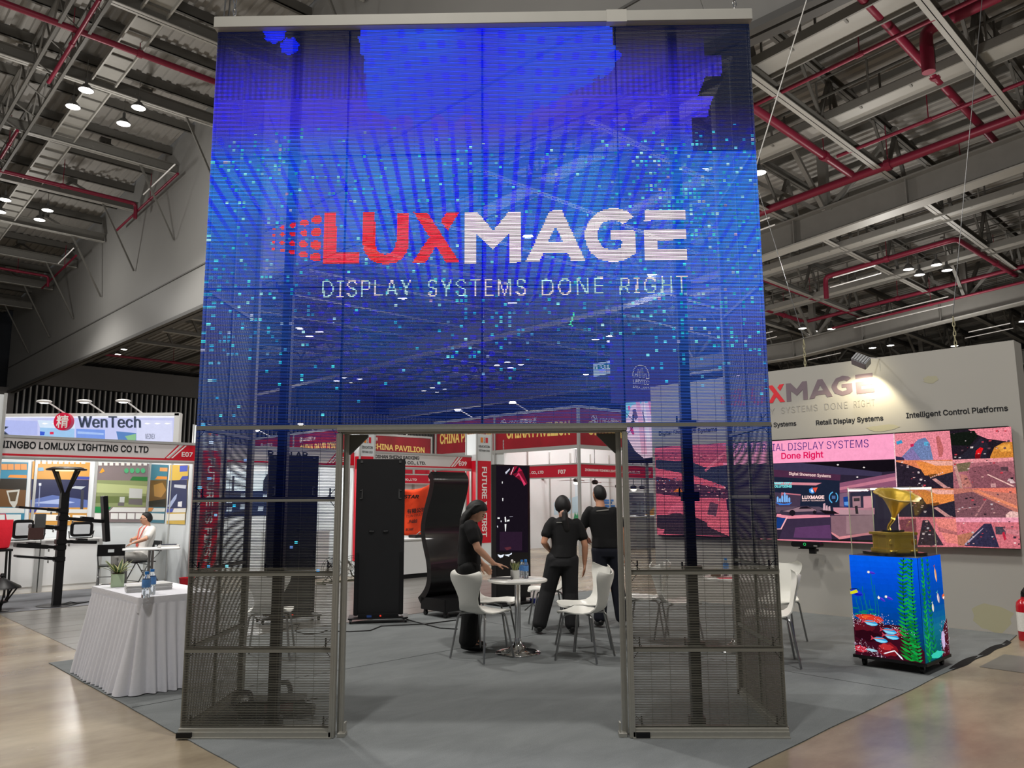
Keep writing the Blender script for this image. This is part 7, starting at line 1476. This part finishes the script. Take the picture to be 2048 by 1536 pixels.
def folding_chair(x, y, deg, label):
    T = Th('folding_chair', label, 'chair', (x, y, .004), math.radians(deg), 'black folding chairs')
    b = MB(); R_ = []
    outer_ = rrect(.42, .19, .05); mb = MB(); mb.add([], [])
    def at(t, z): return (-.20 - .05 * math.cos(t / .42 * 1.6) , t, z)
    n = 18
    for i in range(n):
        for k, (z0, z1) in enumerate(((.62, .68), (.68, .73), (.73, .81))):
            y0, y1 = -.21 + .42 * i / n, -.21 + .42 * (i + 1) / n
            if k == 1 and abs((y0 + y1) / 2) < .045: continue
            a, c = at(y0, z0), at(y1, z0); e, f = at(y1, z1), at(y0, z1); mb.add([a, c, e, f, (a[0] + .012, a[1], a[2]), (c[0] + .012, c[1], c[2]), (e[0] + .012, e[1], e[2]), (f[0] + .012, f[1], f[2])], [(3, 2, 1, 0), (4, 5, 6, 7), (0, 1, 5, 4), (1, 2, 6, 5), (2, 3, 7, 6), (3, 0, 4, 7)])
    mb.build('backrest', M_blackp, T); mb = MB(); mb.prismz(rrect(.38, .40, .06, .02, 0), .44, .455); mb.build('seat', M_blackp, T)
    for sy in (-1, 1):
        MB().tube([(-.22, sy * .2, .80), (-.2, sy * .2, .60), (.0, sy * .205, .42), (.22, sy * .205, .01)], .011, 8).build('leg', M_steelleg, T, smooth=True); MB().tube([(.16, sy * .19, .44), (-.02, sy * .19, .40), (-.26, sy * .19, .01)], .011, 8).build('leg', M_steelleg, T, smooth=True)
    for x0, z in ((-.2, .12), (.17, .12), (-.12, .27)): MB().tube([(x0, -.2, z), (x0, .2, z)], .008, 6).build('cross_bar', M_steelleg, T)
p = on_z(226, 1172, .1); x, y = on_z(232, 1130, .45)[:2]; folding_chair(x - .02, y - .1, 112, 'empty black folding chair behind the skirted table, left'); folding_chair(man_loc[0] + .02, man_loc[1] + .03, 236, 'black folding chair under the seated person')
P = on_z(372, 1186); T = Th('waste_bin', 'small red plastic bin just left of the screen', 'bin', (P[0], P[1], .004), 0); MB().lathe([(.001, 0), (.09, 0), (.12, .24), (.128, .25), (.118, .25), (.085, .01), (.001, .01)], n=24).build('bucket', mat('red_plastic', '#c81e2c', .35), T, smooth=True)
# E08: neighbour booth behind the left tower
fascia('white and red sign board of the booth seen through the left tower', 2.36, 5.22, 9.8, [('KINGSUN R SOLAR'[8:], .95, .17, .85, .12, M_ink)], 'E08', (2.55, .12, .2, .1), stripe_at=.80)
T = Th('booth_wall', 'white panel walls of the booth behind the left tower', 'partition wall', BL(2.0, 9.8, 0), R45); mb = MB(); mb.b2((0, 2.15, 0), (3.25, 2.19, 2.5)); mb.b2((3.21, .0, 0), (3.25, 2.15, 2.5)); mb.build('panel', M_wpanel, T)
o = T.pic('poster_print', [('#cfe0ea', [(1.3, 1.2), (3.0, 1.2), (3.0, 2.15), (1.3, 2.15)]), ('#1c2a4a', [(1.3, 1.2), (3.0, 1.2), (3.0, 1.75), (1.3, 1.72)]), ('#18202c', [(2.3, 1.7), (2.42, 1.75), (2.5, 2.0), (2.38, 2.1), (2.3, 1.95)]), ('#18202c', [(1.6, 1.7), (1.65, 1.7), (1.65, 2.05), (1.6, 2.05)])] + [('#b8c8d8', [(x, z), (x + .12, z), (x + .13, z + .1), (x + .01, z + .1)]) for x, z in ((1.5, 1.3), (1.5, 1.48), (1.8, 1.35), (1.8, 1.58), (2.2, 1.3), (2.5, 1.4), (2.3, 1.55))], 2.14, P_print, px=False); o.name = 'poster'
T = Th('counter', 'white counter seen through the left tower beside the dark display', 'counter', BL(3.55, 9.9, 0), R45); mb = MB(); mb.b2((0, 0, .03), (1.2, .5, .9)); mb.build('cabinet', M_white, T); MB().b2((-.01, -.01, .9), (1.21, .51, .93)).build('worktop', M_white, T)
# fan lying on the floor beside the doorway post
P = on_z(664, 1168); T = Th('floor_fan', 'black floor fan behind the left door post', 'fan', (P[0], P[1], 0.0), R45)
for cx in (0.0, .42):
    mb = MB()
    for r in (.06, .12, .18, .22): mb.tube([(cx + r * math.cos(a), 0.02, .27 + r * math.sin(a)) for a in np.linspace(0, 2 * PI, 28)], .004, 5)
    for k in range(12): a = k * PI / 6; mb.tube([(cx + .05 * math.cos(a), .02, .27 + .05 * math.sin(a)), (cx + .22 * math.cos(a), .02, .27 + .22 * math.sin(a))], .003, 4)
    mb.build('guard', M_black, T); mb = MB()
    for k in range(3):
        a = k * 2.094; leaf(mb, (cx, .05, .27), (math.cos(a), .0, math.sin(a)), .19, .06, 0)
    mb.build('blade', M_inkgrey, T); MB().tube([(cx, .03, .27), (cx, .16, .27)], .05, 12).build('motor', mat('white_motor', '#d8d8d4', .4), T)
mb = MB(); mb.tube([(-.2, -.1, .015), (-.2, .2, .015), (.62, .2, .015), (.62, -.1, .015)], .014, 6); mb.tube([(-.2, .05, .015), (-.05, .08, .12), (.0, .1, .27)], .012, 6); mb.tube([(.62, .05, .015), (.48, .08, .12), (.42, .1, .27)], .012, 6); mb.build('stand_frame', mat('olive_frame', '#4a4c3a', .5), T)
# E09 booth with a counter in front and orange flags
fascia('white and red sign board reading E09 behind the black displays', 5.62, 8.43, 9.8, [('FOSHAN SHIZHI GAOXING', .06, .22, 1.22, .075, M_ink), ('LIGHTING CO., LTD.', .36, .10, 1.1, .085, M_ink)], 'E09', (2.42, .12, .24, .1), stripe_at=.79)
T = Th('booth_wall', 'white panel posts of the booth under the E09 board', 'partition wall', BL(5.62, 9.8, 0), R45); mb = MB(); mb.b2((-.04, .0, 0), (0, 3.0, 2.5)); mb.b2((2.80, .2, 0), (2.84, 3.0, 1.0)); mb.build('panel', M_wpanel, T); mb = MB(); mb.b2((.55, 2.9, 0), (.6, 2.95, 2.5)); mb.b2((0, -.02, 0), (.05, .03, 2.18)); mb.b2((2.78, -.02, 0), (2.83, .03, 2.18)); mb.build('post', M_alu_l, T)
T = Th('counter', 'long white counter between the two black displays in the doorway view', 'counter', BL(5.2, 8.55, 0), R45); mb = MB(); mb.b2((0, 0, .09), (1.75, .5, .74)); mb.build('cabinet', M_white, T); MB().b2((-.02, -.03, .74), (1.77, .52, .765)).build('worktop', M_white, T); MB().b2((.02, .03, 0), (1.73, .48, .09)).build('plinth', M_black, T)
T2 = Th('luminaire_sample', 'black lamp sample with bracket lying on the long white counter', 'lamp', BL(6.0, 8.7, .766), R45); mb = MB(); mb.b2((0, 0, .0), (.45, .25, .06)); mb.build('housing', M_blackp, T2, bevel=.008); mb = MB(); mb.tube([(.1, .1, .06), (.15, .05, .12), (.3, .05, .12), (.38, .1, .06)], .012, 6); mb.b2((.45, .04, 0), (.62, .2, .03)); mb.build('bracket', M_steelleg, T2)
M_flag = mat('orange_flag_cloth', '#f2481c', .75, 0, .08, 6, bump=.4, bscale=5)
def flag(label, pxs, u, words):
    T = Th('orange_flag', label, 'flag', on_u(pxs[0][0], pxs[0][1], u), R45, 'orange flags'); c = [T.px(*p) for p in pxs]; n = 14; mb = MB(); V = []
    for j in range(n + 1):
        for i in range(n + 1):
            s, t = i / n, j / n; p = (c[0] * (1 - s) + c[1] * s) * (1 - t) + (c[3] * (1 - s) + c[2] * s) * t; V.append((p[0], p[1] + .03 * math.sin(s * 7 + t * 3), p[2] - .05 * math.sin(PI * s) * (1 - t)))
    mb.add(V, [(j * (n + 1) + i, j * (n + 1) + i + 1, (j + 1) * (n + 1) + i + 1, (j + 1) * (n + 1) + i) for j in range(n) for i in range(n)]); o = mb.build('cloth', M_flag, T, smooth=True)
    s_ = o.modifiers.new('t', 'SOLIDIFY'); s_.thickness = .004
    for t, bl, br, tl, fk, b in words: T.text('lettering', t, M_ink, bl, br, tl, y=-.05, fk=fk, bold=b, shear=.2 if fk == 'sans' else 0)
cf = lambda x, y: (670 + x / 5.12, 800 + y / 5.12)
flag('orange flag with black lettering hanging beside the curved stand', [cf(700, 915), cf(972, 865), cf(908, 1400), cf(700, 1385)], 10.9, [('STAR', cf(700, 1010), cf(860, 1010), cf(700, 970), 'sans', .03), ('\u6709\u9650\u516c\u53f8', cf(735, 1168), cf(925, 1146), cf(735, 1118), 'cjk', .008), ('TION CO.,LTD', cf(728, 1210), cf(915, 1185), cf(728, 1180), 'sans', 0), ('.9488', cf(745, 1265), cf(842, 1258), cf(745, 1228), 'sans', .02), ('ar.net', cf(722, 1340), cf(802, 1336), cf(722, 1312), 'sans', .01)])
flag('orange flag mostly hidden behind the standing black screen', [cf(1556, 840), cf(1700, 800), cf(1640, 1500), cf(1553, 1500)], 10.9, [('\u53f8\u53f8', cf(1572, 1185), cf(1640, 1180), cf(1572, 1130), 'cjk', .008), ('LTD', cf(1560, 1250), cf(1625, 1245), cf(1560, 1205), 'sans', .01)])
# red base sign below the FUTURE pillar's flag, pale low panels
# ================================================================== the red pavilion behind
M_pav = mat('dark_red_banner', '#9c1626', .45, 0, .45, 1.6); M_paved = mat('red_board', '#c41230', .45, 0, .08, 2)
def pav(label, O, rz, L, zb, h, words, lamps, posts=True, logos=()):
    T = Th('pavilion_sign', label, 'sign board', O, rz, 'red pavilion signs'); mb = MB(); mb.b2((0, 0, zb), (L, .06, zb + h)); mb.build('banner', M_pav, T); mb = MB(); mb.b2((0, -.03, zb + h - .02), (L, .1, zb + h + .06)); mb.b2((0, -.03, zb - .1), (L, .1, zb)); mb.build('rail', M_alu_l, T)
    for x in posts: MB().b2((x - .035, -.035, 0), (x + .035, .035, zb + h + .06)).build('post', M_alu_l, T)
    for wd in words:
        if len(wd) == 5: T.text('lettering', wd[0], M_gold_ink, lx=(wd[1], zb + wd[2], wd[3], wd[4]), bold=.022)
        else: T.text('lettering', wd[0], M_gold_ink, *wd[1:], bold=.022)
    for x, z, s in logos:
        T.text('lettering', 'CBGG\u7167\u660e\u5149\u6e90', M_inkwhite, lx=(x + s * .35, zb + z, s * 1.3, s * .22), fk='cjk'); g = MB()
        for k in range(5): a = k * 1.256; g.tube([(x + s * .1 + s * .08 * math.cos(a) + s * .07 * math.cos(b), -.004, zb + z + .1 * s + s * .1 * math.sin(a) + s * .07 * math.sin(b)) for b in np.linspace(0, 6.28, 10)], .012 * s, 4)
        g.build('emblem', M_inkwhite, T)
    for x in lamps:
        g = MB(); g.bar((x, .03, zb + h + .06), (x - .1, -.45, zb + h + .3), .03, .03); g.build('lamp_arm', M_inkwhite, T); g = MB(); g.ball((x - .1, -.5, zb + h + .28), .11, 10, sq=(1, 1, .4)); g.build('lamp_head', E_lamp, T)
    return T
# block with the F07 corner: left face (v = 12.6) and right face (u = 10.08)
FV, FU = 12.6, 10.08
WL = 6.4; pav('red pavilion sign sloping up to the right over the doorway', BL(FV, FU + WL, 0), -R45, WL, 3.0, 1.04, [('CHINA PAVILION', (880, 889), (984, 879), (880, 867)), ('CHINA PAVILION', (1013, 878), (1140, 870), (1013, 851))], (1.9, 4.4), posts=(0.1, 3.0, WL), logos=((3.3, .68, .9),))
WR = 8.0; pav('red pavilion sign right of its corner post, over the right of the doorway', BL(FV, FU, 0), R45, WR, 3.0, 1.04, [('CHINA PAVILION', (1175, 869), (1318, 886), (1175, 841))], (2.0,), posts=(4.4, WR), logos=((.6, .62, .95),))
fascia('red sign board with lettering F07 left of the pavilion corner', FU + WL, FU, FV, [('GLORY LIGHTING ELECTRICAL CO., LTD', 2.75, .13, 2.3, .1, M_inkwhite), ('F07', 5.62, .12, .28, .12, M_inkwhite)], None, None, zb=2.09, zt=2.5, axis='B', flat=M_paved)
FB = fascia('red sign board with lettering right of the pavilion corner', FV, FV + WR, FU, [], None, None, zb=2.09, zt=2.5, flat=M_paved)
FB.text('lettering', 'ZHONGSHAN YESHENG LIGHTING ELECTRICAL CO., LTD', M_inkwhite, (1170, 943), (1280, 948), (1170, 937), bold=.01); FB.text('lettering', 'F07', M_inkwhite, (1294, 949), (1302, 949), (1294, 943), bold=.01)
T = Th('booth_wall', 'white inner walls of the corner booth with ceiling fans', 'partition wall', BL(FV, FU, 0), R45)
mb = MB(); mb.b2((0.0, 3.0, 0), (WR, 3.05, 3.3)); mb.b2((0.02, 3.05, 0), (.06, WL, 2.9)); mb.b2((3.2, 3.0, 2.5), (3.25, 6, 4.3)); mb.build('panel', M_wpanel, T); mb = MB()
for x in (1.0, 2.0, 3.0, 4.0, 5.0, 6.0, 7.0): mb.b2((x - .02, 2.96, 0), (x + .02, 3.0, 3.0))
mb.build('post', M_alu_l, T)
Q4 = lambda x0, y0, x1, y1: [(x0, y0), (x1, y0), (x1, y1), (x0, y1)]
T.pic('poster_print', [('#d5e6ee', Q4(1150, 962, 1163, 1030)), ('#bcd8e6', [(1108, 1005), (1163, 990), (1163, 1025), (1108, 1030)])] + [('#3f9a6a', [(1147 + k * 3, 1040), (1150 + k * 2, 1022 + (k % 2) * 6), (1154 + k * 2, 1040)]) for k in range(4)] + [('#4a84d0', Q4(*q)) for q in ((1201, 993, 1213, 996), (1206, 999, 1227, 1003), (1201, 1004, 1224, 1008), (1207, 1010, 1230, 1015))] + [('#7d8086', Q4(1257, 986, 1308, 1064)), ('#a8acb0', Q4(1266, 992, 1298, 996)), ('#8f98a2', Q4(1259, 1002, 1278, 1013)), ('#8f98a2', Q4(1281, 1002, 1301, 1013)), ('#8f98a2', Q4(1259, 1015, 1278, 1028)), ('#8f98a2', Q4(1281, 1015, 1301, 1028)), ('#d8a050', [(1290, 1030), (1308, 1014), (1308, 1046), (1296, 1046)]), ('#3a3634', Q4(1263, 1007, 1273, 1009)), ('#3a3634', Q4(1285, 1007, 1296, 1009)), ('#3a3634', Q4(1263, 1021, 1273, 1023)), ('#3a3634', Q4(1285, 1021, 1296, 1023))], 2.994, P_print)
def ceiling_fan(px, py, u, label, col, blades=5, lamp=True, span=.62, z_top=3.0):
    P = on_u(px, py, u); T = Th('ceiling_fan', label, 'fan', P, R45, 'ceiling fans in the corner booth'); mb = MB(); mb.lathe([(.001, .09), (.05, .09), (.10, .05), (.1, 0), (.06, -.04), (.001, -.04)], n=20); mb.tube([(0, 0, .09), (0, 0, max(.3, z_top - P[2]))], .012, 6); mb.build('motor', M_black, T, smooth=True)
    for k in range(blades):
        a = k * 2 * PI / blades + .35; b = MB(); leaf(b, (.08 * math.cos(a), .08 * math.sin(a), .02), (math.cos(a), math.sin(a), .03), span, .075, .03, fold=.1); o = b.build('blade', col, T)
    if lamp: MB().lathe([(.001, -.11), (.06, -.10), (.1, -.06), (.09, -.04)], n=20).build('lamp_bowl', emit('fan_light', '#fff6e4', 3.2), T, smooth=True)
M_brown = mat('brown_blade', '#6a2c22', .4)
ceiling_fan(1153, 962, 11.6, 'ceiling fan with lit bowl left of the pavilion corner post', M_brown); ceiling_fan(1190, 966, 11.2, 'dark red ceiling fan above the tallest person\'s head', M_brown, 5, False, .5); ceiling_fan(1267, 976, 11.4, 'ceiling fan with lit bowl seen through the screen right of the post', M_black, 3); ceiling_fan(1284, 976, 12.4, 'black ceiling fan seen through the screen near the stand wall', M_black, 5, False); ceiling_fan(1236, 974, 12.2, 'brown ceiling fan at the right door post', M_brown, 5, False); ceiling_fan(1066, 960, 13.4, 'white disc fan lamp behind the standing black screen', M_brown, 4)
for i, (x, u, h, lab) in enumerate(((3.05, 10.5, .95, 'grey counter in the corner booth right of the door post'),)):
    T = Th('counter', lab, 'counter', BL(FV + x, u, 0), R45); mb = MB(); mb.b2((0, 0, 0), (1.5, .5, h)); mb.build('cabinet', mat('grey_counter', '#8c8c88', .5), T); MB().b2((-.02, -.02, h), (1.52, .52, h + .03)).build('worktop', M_white, T)
P = on_u(1283, 1047, 10.6); T = Th('monitor', 'dark tablet screen on a stand in the corner booth', 'monitor', P, R45); mb = MB(); mb.b2((-.13, 0, -.2), (.13, .03, .2)); mb.build('screen', M_blackg, T); mb = MB(); mb.tube([(0, .03, -.1), (0, .05, .98 - P[2])], .012, 6); mb.b2((-.1, -.05, .98 - P[2]), (.1, .12, .995 - P[2])); mb.build('foot', M_black, T)
# far second block to the left: two faces meeting near the left pillar
O = on_u(862, 909, 20.6); vv = float(O @ UV_V); pav('red pavilion sign sloping down to the right, behind the E09 board', BL(vv - 4.2, 20.6, 0), R45, 4.2, 3.22, .72, [('CHINA PAVILION', (744, 898), (849, 906), (744, 886))], (3.0,), posts=(0, 4.2), logos=((.65, .50, .6),))
pav('red pavilion sign seen through the left tower, sloping up to the right', BL(vv - 4.2, 27.4, 0), -R45, 6.8, 3.22, .86, [('CHINA PAVILION', .4, .06, 2.6, .36), ('CHINA PAVILION', 3.9, .06, 2.6, .36)], (1.3, 4.9), posts=(.0, 3.4), logos=((3.9, .55, .7), (.6, .5, .6)))
T = Th('booth_wall', 'far white booth walls under the second pavilion sign', 'partition wall', BL(vv - 4.2, 20.6, 0), R45); mb = MB(); mb.b2((0, 3, 0), (6, 3.05, 2.9)); mb.b2((0, 0, 0), (.04, 3, 2.9)); mb.build('panel', M_wpanel, T)
fascia('far red sign board reading F12 seen under the E09 board', vv - 4.2, vv + .6, 20.6, [('ELECTRONIC TECHNOLOGY CO.,LTD', .6, .12, 2.9, .1, M_inkwhite), ('F12', 4.1, .12, .32, .12, M_inkwhite)], None, None, zb=2.1, zt=2.5, flat=M_paved)
T = Th('booth_wall', 'far red and white booth front behind the corner booth', 'partition wall', BL(14.2, 21.0, 0), R45); mb = MB(); mb.b2((-1.5, 0, 0), (5, .05, 2.3)); mb.build('panel', M_wpanel, T); mb = MB(); mb.b2((-1.5, -.03, 2.3), (5, .02, 2.75)); mb.build('red_board', M_paved, T); mb = MB()
for x in (-.6, .9, 2.4): mb.b2((x - .05, -.05, 0), (x + .05, 0, 2.9))
mb.build('post', M_alu_l, T)
# lit booth with large letters behind the left booth
A_, B_2 = on_y(4, 827, 14.8), on_y(359, 829, 14.8); zb_ = on_y(359, 872, 14.8)[2]; WT = Th('light_header', 'glowing white header with grey and red lettering behind the left booth', 'illuminated sign', (A_[0] - 1.2, 14.8, 0), 0.0)
L = B_2[0] - A_[0] + 1.2; zt = (A_[2] + B_2[2]) / 2; mb = MB(); mb.b2((0, 0, 2.95), (L, .12, zt)); mb.build('box', M_white, WT); mb = MB(); mb.b2((0, -.03, zt - .06), (L, .14, zt + .02)); mb.b2((L - .12, -.03, 2.9), (L + .02, .14, zt)); mb.b2((0, -.03, 2.9), (L, .14, 2.98)); mb.build('frame', M_white, WT)
mb = MB(); mb.b2((.0, .02, 0), (.1, .1, 2.95)); mb.b2((L - .1, .02, 0), (L, .1, 2.95)); mb.build('post', M_alu_l, WT)
cw = lambda P: [(x / 4, 780 + y / 4) for x, y in P]
g_ = [('#c9cdf4', cw([(-300, 195), (1400, 215), (1380, 440), (-300, 400)])), ('#f4f6ff', cw([(-300, 200), (1400, 208), (1400, 222), (-300, 222)])), ('#b3bcf0', cw([(40, 240), (300, 250), (300, 360), (40, 360)])), ('#9fc8ee', cw([(320, 300), (595, 310), (595, 390), (320, 380)])), ('#d8e8fa', cw([(300, 240), (600, 250), (600, 310), (320, 300)])), ('#7c9ce8', cw([(610, 310), (840, 318), (840, 420), (610, 400)])), ('#a9c4f4', cw([(620, 330), (830, 345), (830, 360), (620, 350)])), ('#5f86c0', cw([(930, 330), (1090, 345), (1090, 420), (950, 420)])), ('#8fc090', cw([(1000, 370), (1088, 350), (1088, 400), (1030, 410)])), ('#d9dcf8', cw([(1095, 240), (1380, 245), (1380, 430), (1095, 420)])), ('#3f5fd0', cw([(320, 330), (360, 335), (355, 362), (320, 362)])), ('#e03050', cw([(400, 335), (430, 335), (430, 355), (400, 355)]))]
g_ += [('#ffffff', cw([(x, 262), (x + 40, 268), (x + 10, 276), (x - 15, 270)])) for x in (350, 430, 520, 1170, 1250, 1330)]
g_ = [(c, [(min(359, x), y) for x, y in p]) for c, p in g_]; P_light = picture_mat('light_box_picture', True, 1.0, grain=.05, gscale=4); WT.pic('lit_picture', g_, -.005, P_light)
WT.text('lettering', 'WenTech', mat('steel_blue_letter', '#4d5a72', .3, .3), cw([(632, 302)])[0], cw([(1130, 304)])[0], cw([(632, 210)])[0], y=-.06, bold=.004, thick=.05); WT.text('lettering', 'WEONEX', mat('steel_blue_letter', '#4d5a72'), cw([(1162, 392)])[0], cw([(1240, 392)])[0], cw([(1162, 350)])[0], y=-.03)
WT.text('lettering', 'X', mat('steel_blue_letter', '#4d5a72'), cw([(-30, 355)])[0], cw([(72, 358)])[0], cw([(-30, 290)])[0], y=-.05, bold=.03, thick=.04)
p = WT.px(132, 844); r_ = (WT.px(150, 844)[0] - WT.px(115, 844)[0]) / 2; mb = MB(); mb.tube([(p[0], -.16, p[2]), (p[0], -.02, p[2])], r_, 32); mb.build('round_emblem', mat('red_emblem', '#e01846', .35), WT); WT.text('lettering', '\u7cbe', M_inkwhite, lx=(p[0] - r_ * .68, p[2] - r_ * .72, r_ * 1.36, r_ * 1.44), y=-.16, fk='cjk', bold=.004)
for i, x in enumerate((114, 192, 268)):
    P = on_y(x + 14, 826, 14.8); T = Th('sign_lamp', 'white arm lamp over the glowing header, %s from the left' % ordinal(i), 'lamp', (P[0], 14.86, zt + .02), 0, 'arm lamps over the glowing header'); MB().bar((0, 0, 0), (-.13, -.5, .22), .03, .03).build('arm', M_inkwhite, T); mb = MB(); mb.ball((-.2, -.62, .25), .16, 14, sq=(1.2, 1, .3)); mb.build('lamp_head', M_inkwhite, T, smooth=True); MB().ball((-.2, -.62, .215), .1, 10, sq=(1.1, 1, .2)).build('glass', E_lamp, T)
# hanging banner, exit sign, far pink screen
P0 = on_y(1250, 700, 12); P1 = on_y(1306, 805, 12); T = Th('hanging_banner', 'purple hanging banner with a white city emblem, LEDTEC ASIA 2025', 'banner', (P0[0] - .15, 12, P1[2]), -.25); w, h = P1[0] - P0[0] + .75, P0[2] - P1[2] + .3; MB().b2((-.2, 0, 0), (w, .01, h)).build('cloth', mat('purple_banner', '#3a2f7c', .6), T)
c = lambda x, y: (1240 + x / 7.68, 700 + y / 7.68); T.text('lettering', 'LEDTEC', M_inkwhite, c(200, 520), c(450, 535), c(200, 450), bold=.02); T.text('lettering', 'ASIA 2025', M_inkwhite, c(195, 588), c(450, 615), c(195, 545), bold=.01)
mb = MB(); pts = [T.px(*c(x, y)) for x, y in [(200, 412), (200, 370), (215, 300), (260, 250), (320, 235), (385, 255), (425, 310), (445, 380), (448, 440)]]; mb.tube([(p[0], -.012, p[2]) for p in pts], .012, 5)
pts = [T.px(*c(x, y)) for x, y in [(200, 412), (235, 412), (235, 375), (262, 378), (262, 412), (275, 412), (275, 290), (295, 320), (300, 425), (320, 425), (325, 290), (350, 285), (355, 430), (370, 430), (378, 360), (400, 365), (405, 440), (448, 440)]]; mb.tube([(p[0], -.012, p[2]) for p in pts], .012, 5); mb.build('emblem', M_inkwhite, T)
zr = z2(uvz(T.O)[0]) - T.O[2]
for x in (0, w - .1): MB().tube([(x, .005, h - .05), (x, .005, zr)], .008, 5).build('wire', M_steelleg, T)
P0 = on_y(1187, 753, 13); P1 = on_y(1231, 724, 13); T = Th('exit_sign', 'small white and green EXIT sign hanging beyond the screen', 'sign', P0, -.15); w = P1[0] - P0[0]; h = abs(on_y(1187, 728, 13)[2] - P0[2]); MB().prism([(0, 0), (w, .09), (w, h + .09), (0, h)], 0, .06).build('light_box', emit('exit_panel', '#cfe4e0', .75), T)
ce = lambda x, y: (960 + x / 3.4914, 380 + y / 3.4914); T.text('lettering', 'EXIT', emit('exit_green', '#12745a', .8), ce(822, 1255), ce(918, 1240), ce(820, 1222), bold=.03, y=-.002); T.text('lettering', 'HALL A2', emit('exit_red', '#d06070', .8), ce(835, 1276), ce(905, 1268), ce(834, 1262), y=-.002)
for sx, xx in ((-1, 803), (1, 928)):
    a, b, d = T.px(*ce(xx + sx * 8, 1243 if sx < 0 else 1225)), T.px(*ce(xx - sx * 6, 1232 if sx < 0 else 1214)), T.px(*ce(xx - sx * 6, 1254 if sx < 0 else 1236)); MB().add([(a[0], -.004, a[2]), (b[0], -.004, b[2]), (d[0], -.004, d[2])], [(0, 1, 2)]).build('arrow', emit('exit_green', '#12745a'), T)
zr = z2(uvz(T.O)[0]) - T.O[2]
for x in (.1, w - .1): MB().tube([(x, .03, h), (x, .03, zr)], .008, 5).build('wire', M_steelleg, T)
P0 = on_y(1250, 925, 13.2); P1 = on_y(1304, 797, 13.2); T = Th('pink_screen', 'bright pink and white video screen hanging behind the left end of the stand wall', 'video screen', (P0[0], 13.2, P0[2]), 0.0); MB().b2((-.05, 0.01, -.02), (P1[0] - P0[0] + .6, .1, P1[2] - P0[2])).build('cabinet', M_black, T)
ck = lambda P: [(1240 + x / 7.68, 700 + y / 7.68) for x, y in P]
T.pic('screen_picture', [('#fbd9ea', ck([(70, 800), (560, 745), (580, 1640), (85, 1690)])), ('#8fe4f0', ck([(75, 800), (495, 755), (495, 790), (180, 850), (110, 1050), (82, 1050)])), ('#f6b6cc', ck([(240, 790), (300, 785), (340, 1000), (420, 1600), (330, 1600), (270, 1000)])), ('#fff0f8', ck([(330, 800), (380, 790), (470, 1400), (420, 1420)])), ('#f59ab4', ck([(430, 790), (470, 790), (500, 1000), (470, 1000)])), ('#f0608c', ck([(120, 870), (150, 850), (160, 910), (130, 930)])), ('#6a4a5c', ck([(190, 920), (240, 905), (275, 1030), (240, 1080), (205, 1030)])), ('#d83a70', ck([(150, 1170), (190, 1170), (220, 1290), (200, 1310), (160, 1250)])), ('#3c2c48', ck([(150, 1130), (180, 1090), (210, 1110), (205, 1150), (160, 1165)])), ('#32303e', ck([(100, 1330), (230, 1550), (400, 1690), (100, 1690)])), ('#5a3a54', ck([(350, 930), (390, 1110), (375, 1110), (340, 950)]))], -.002, P_screen)
MB().b2((.5, .04, -P0[2]), (.56, .09, 0)).build('support', M_steeld, T)
# lights of the booths (their own arm lamps)
for i, (v, u, z) in enumerate(((.5, 10.6, 2.45), (3.8, 10.8, 2.4), (7, 11, 2.4), (14.0, 11.4, 2.85), (16.4, 11.4, 2.85))): hall_light('booth_lamp_glow', BL(v, u, z), BOOTH_W, .15, (1, .98, .95))
hall_light('booth_lamp_glow', BL(14.5, 14.4, 2.9), BOOTH_W, .15); hall_light('booth_lamp_glow', BL(10.5, 22, 2.7), BOOTH_W, .15)
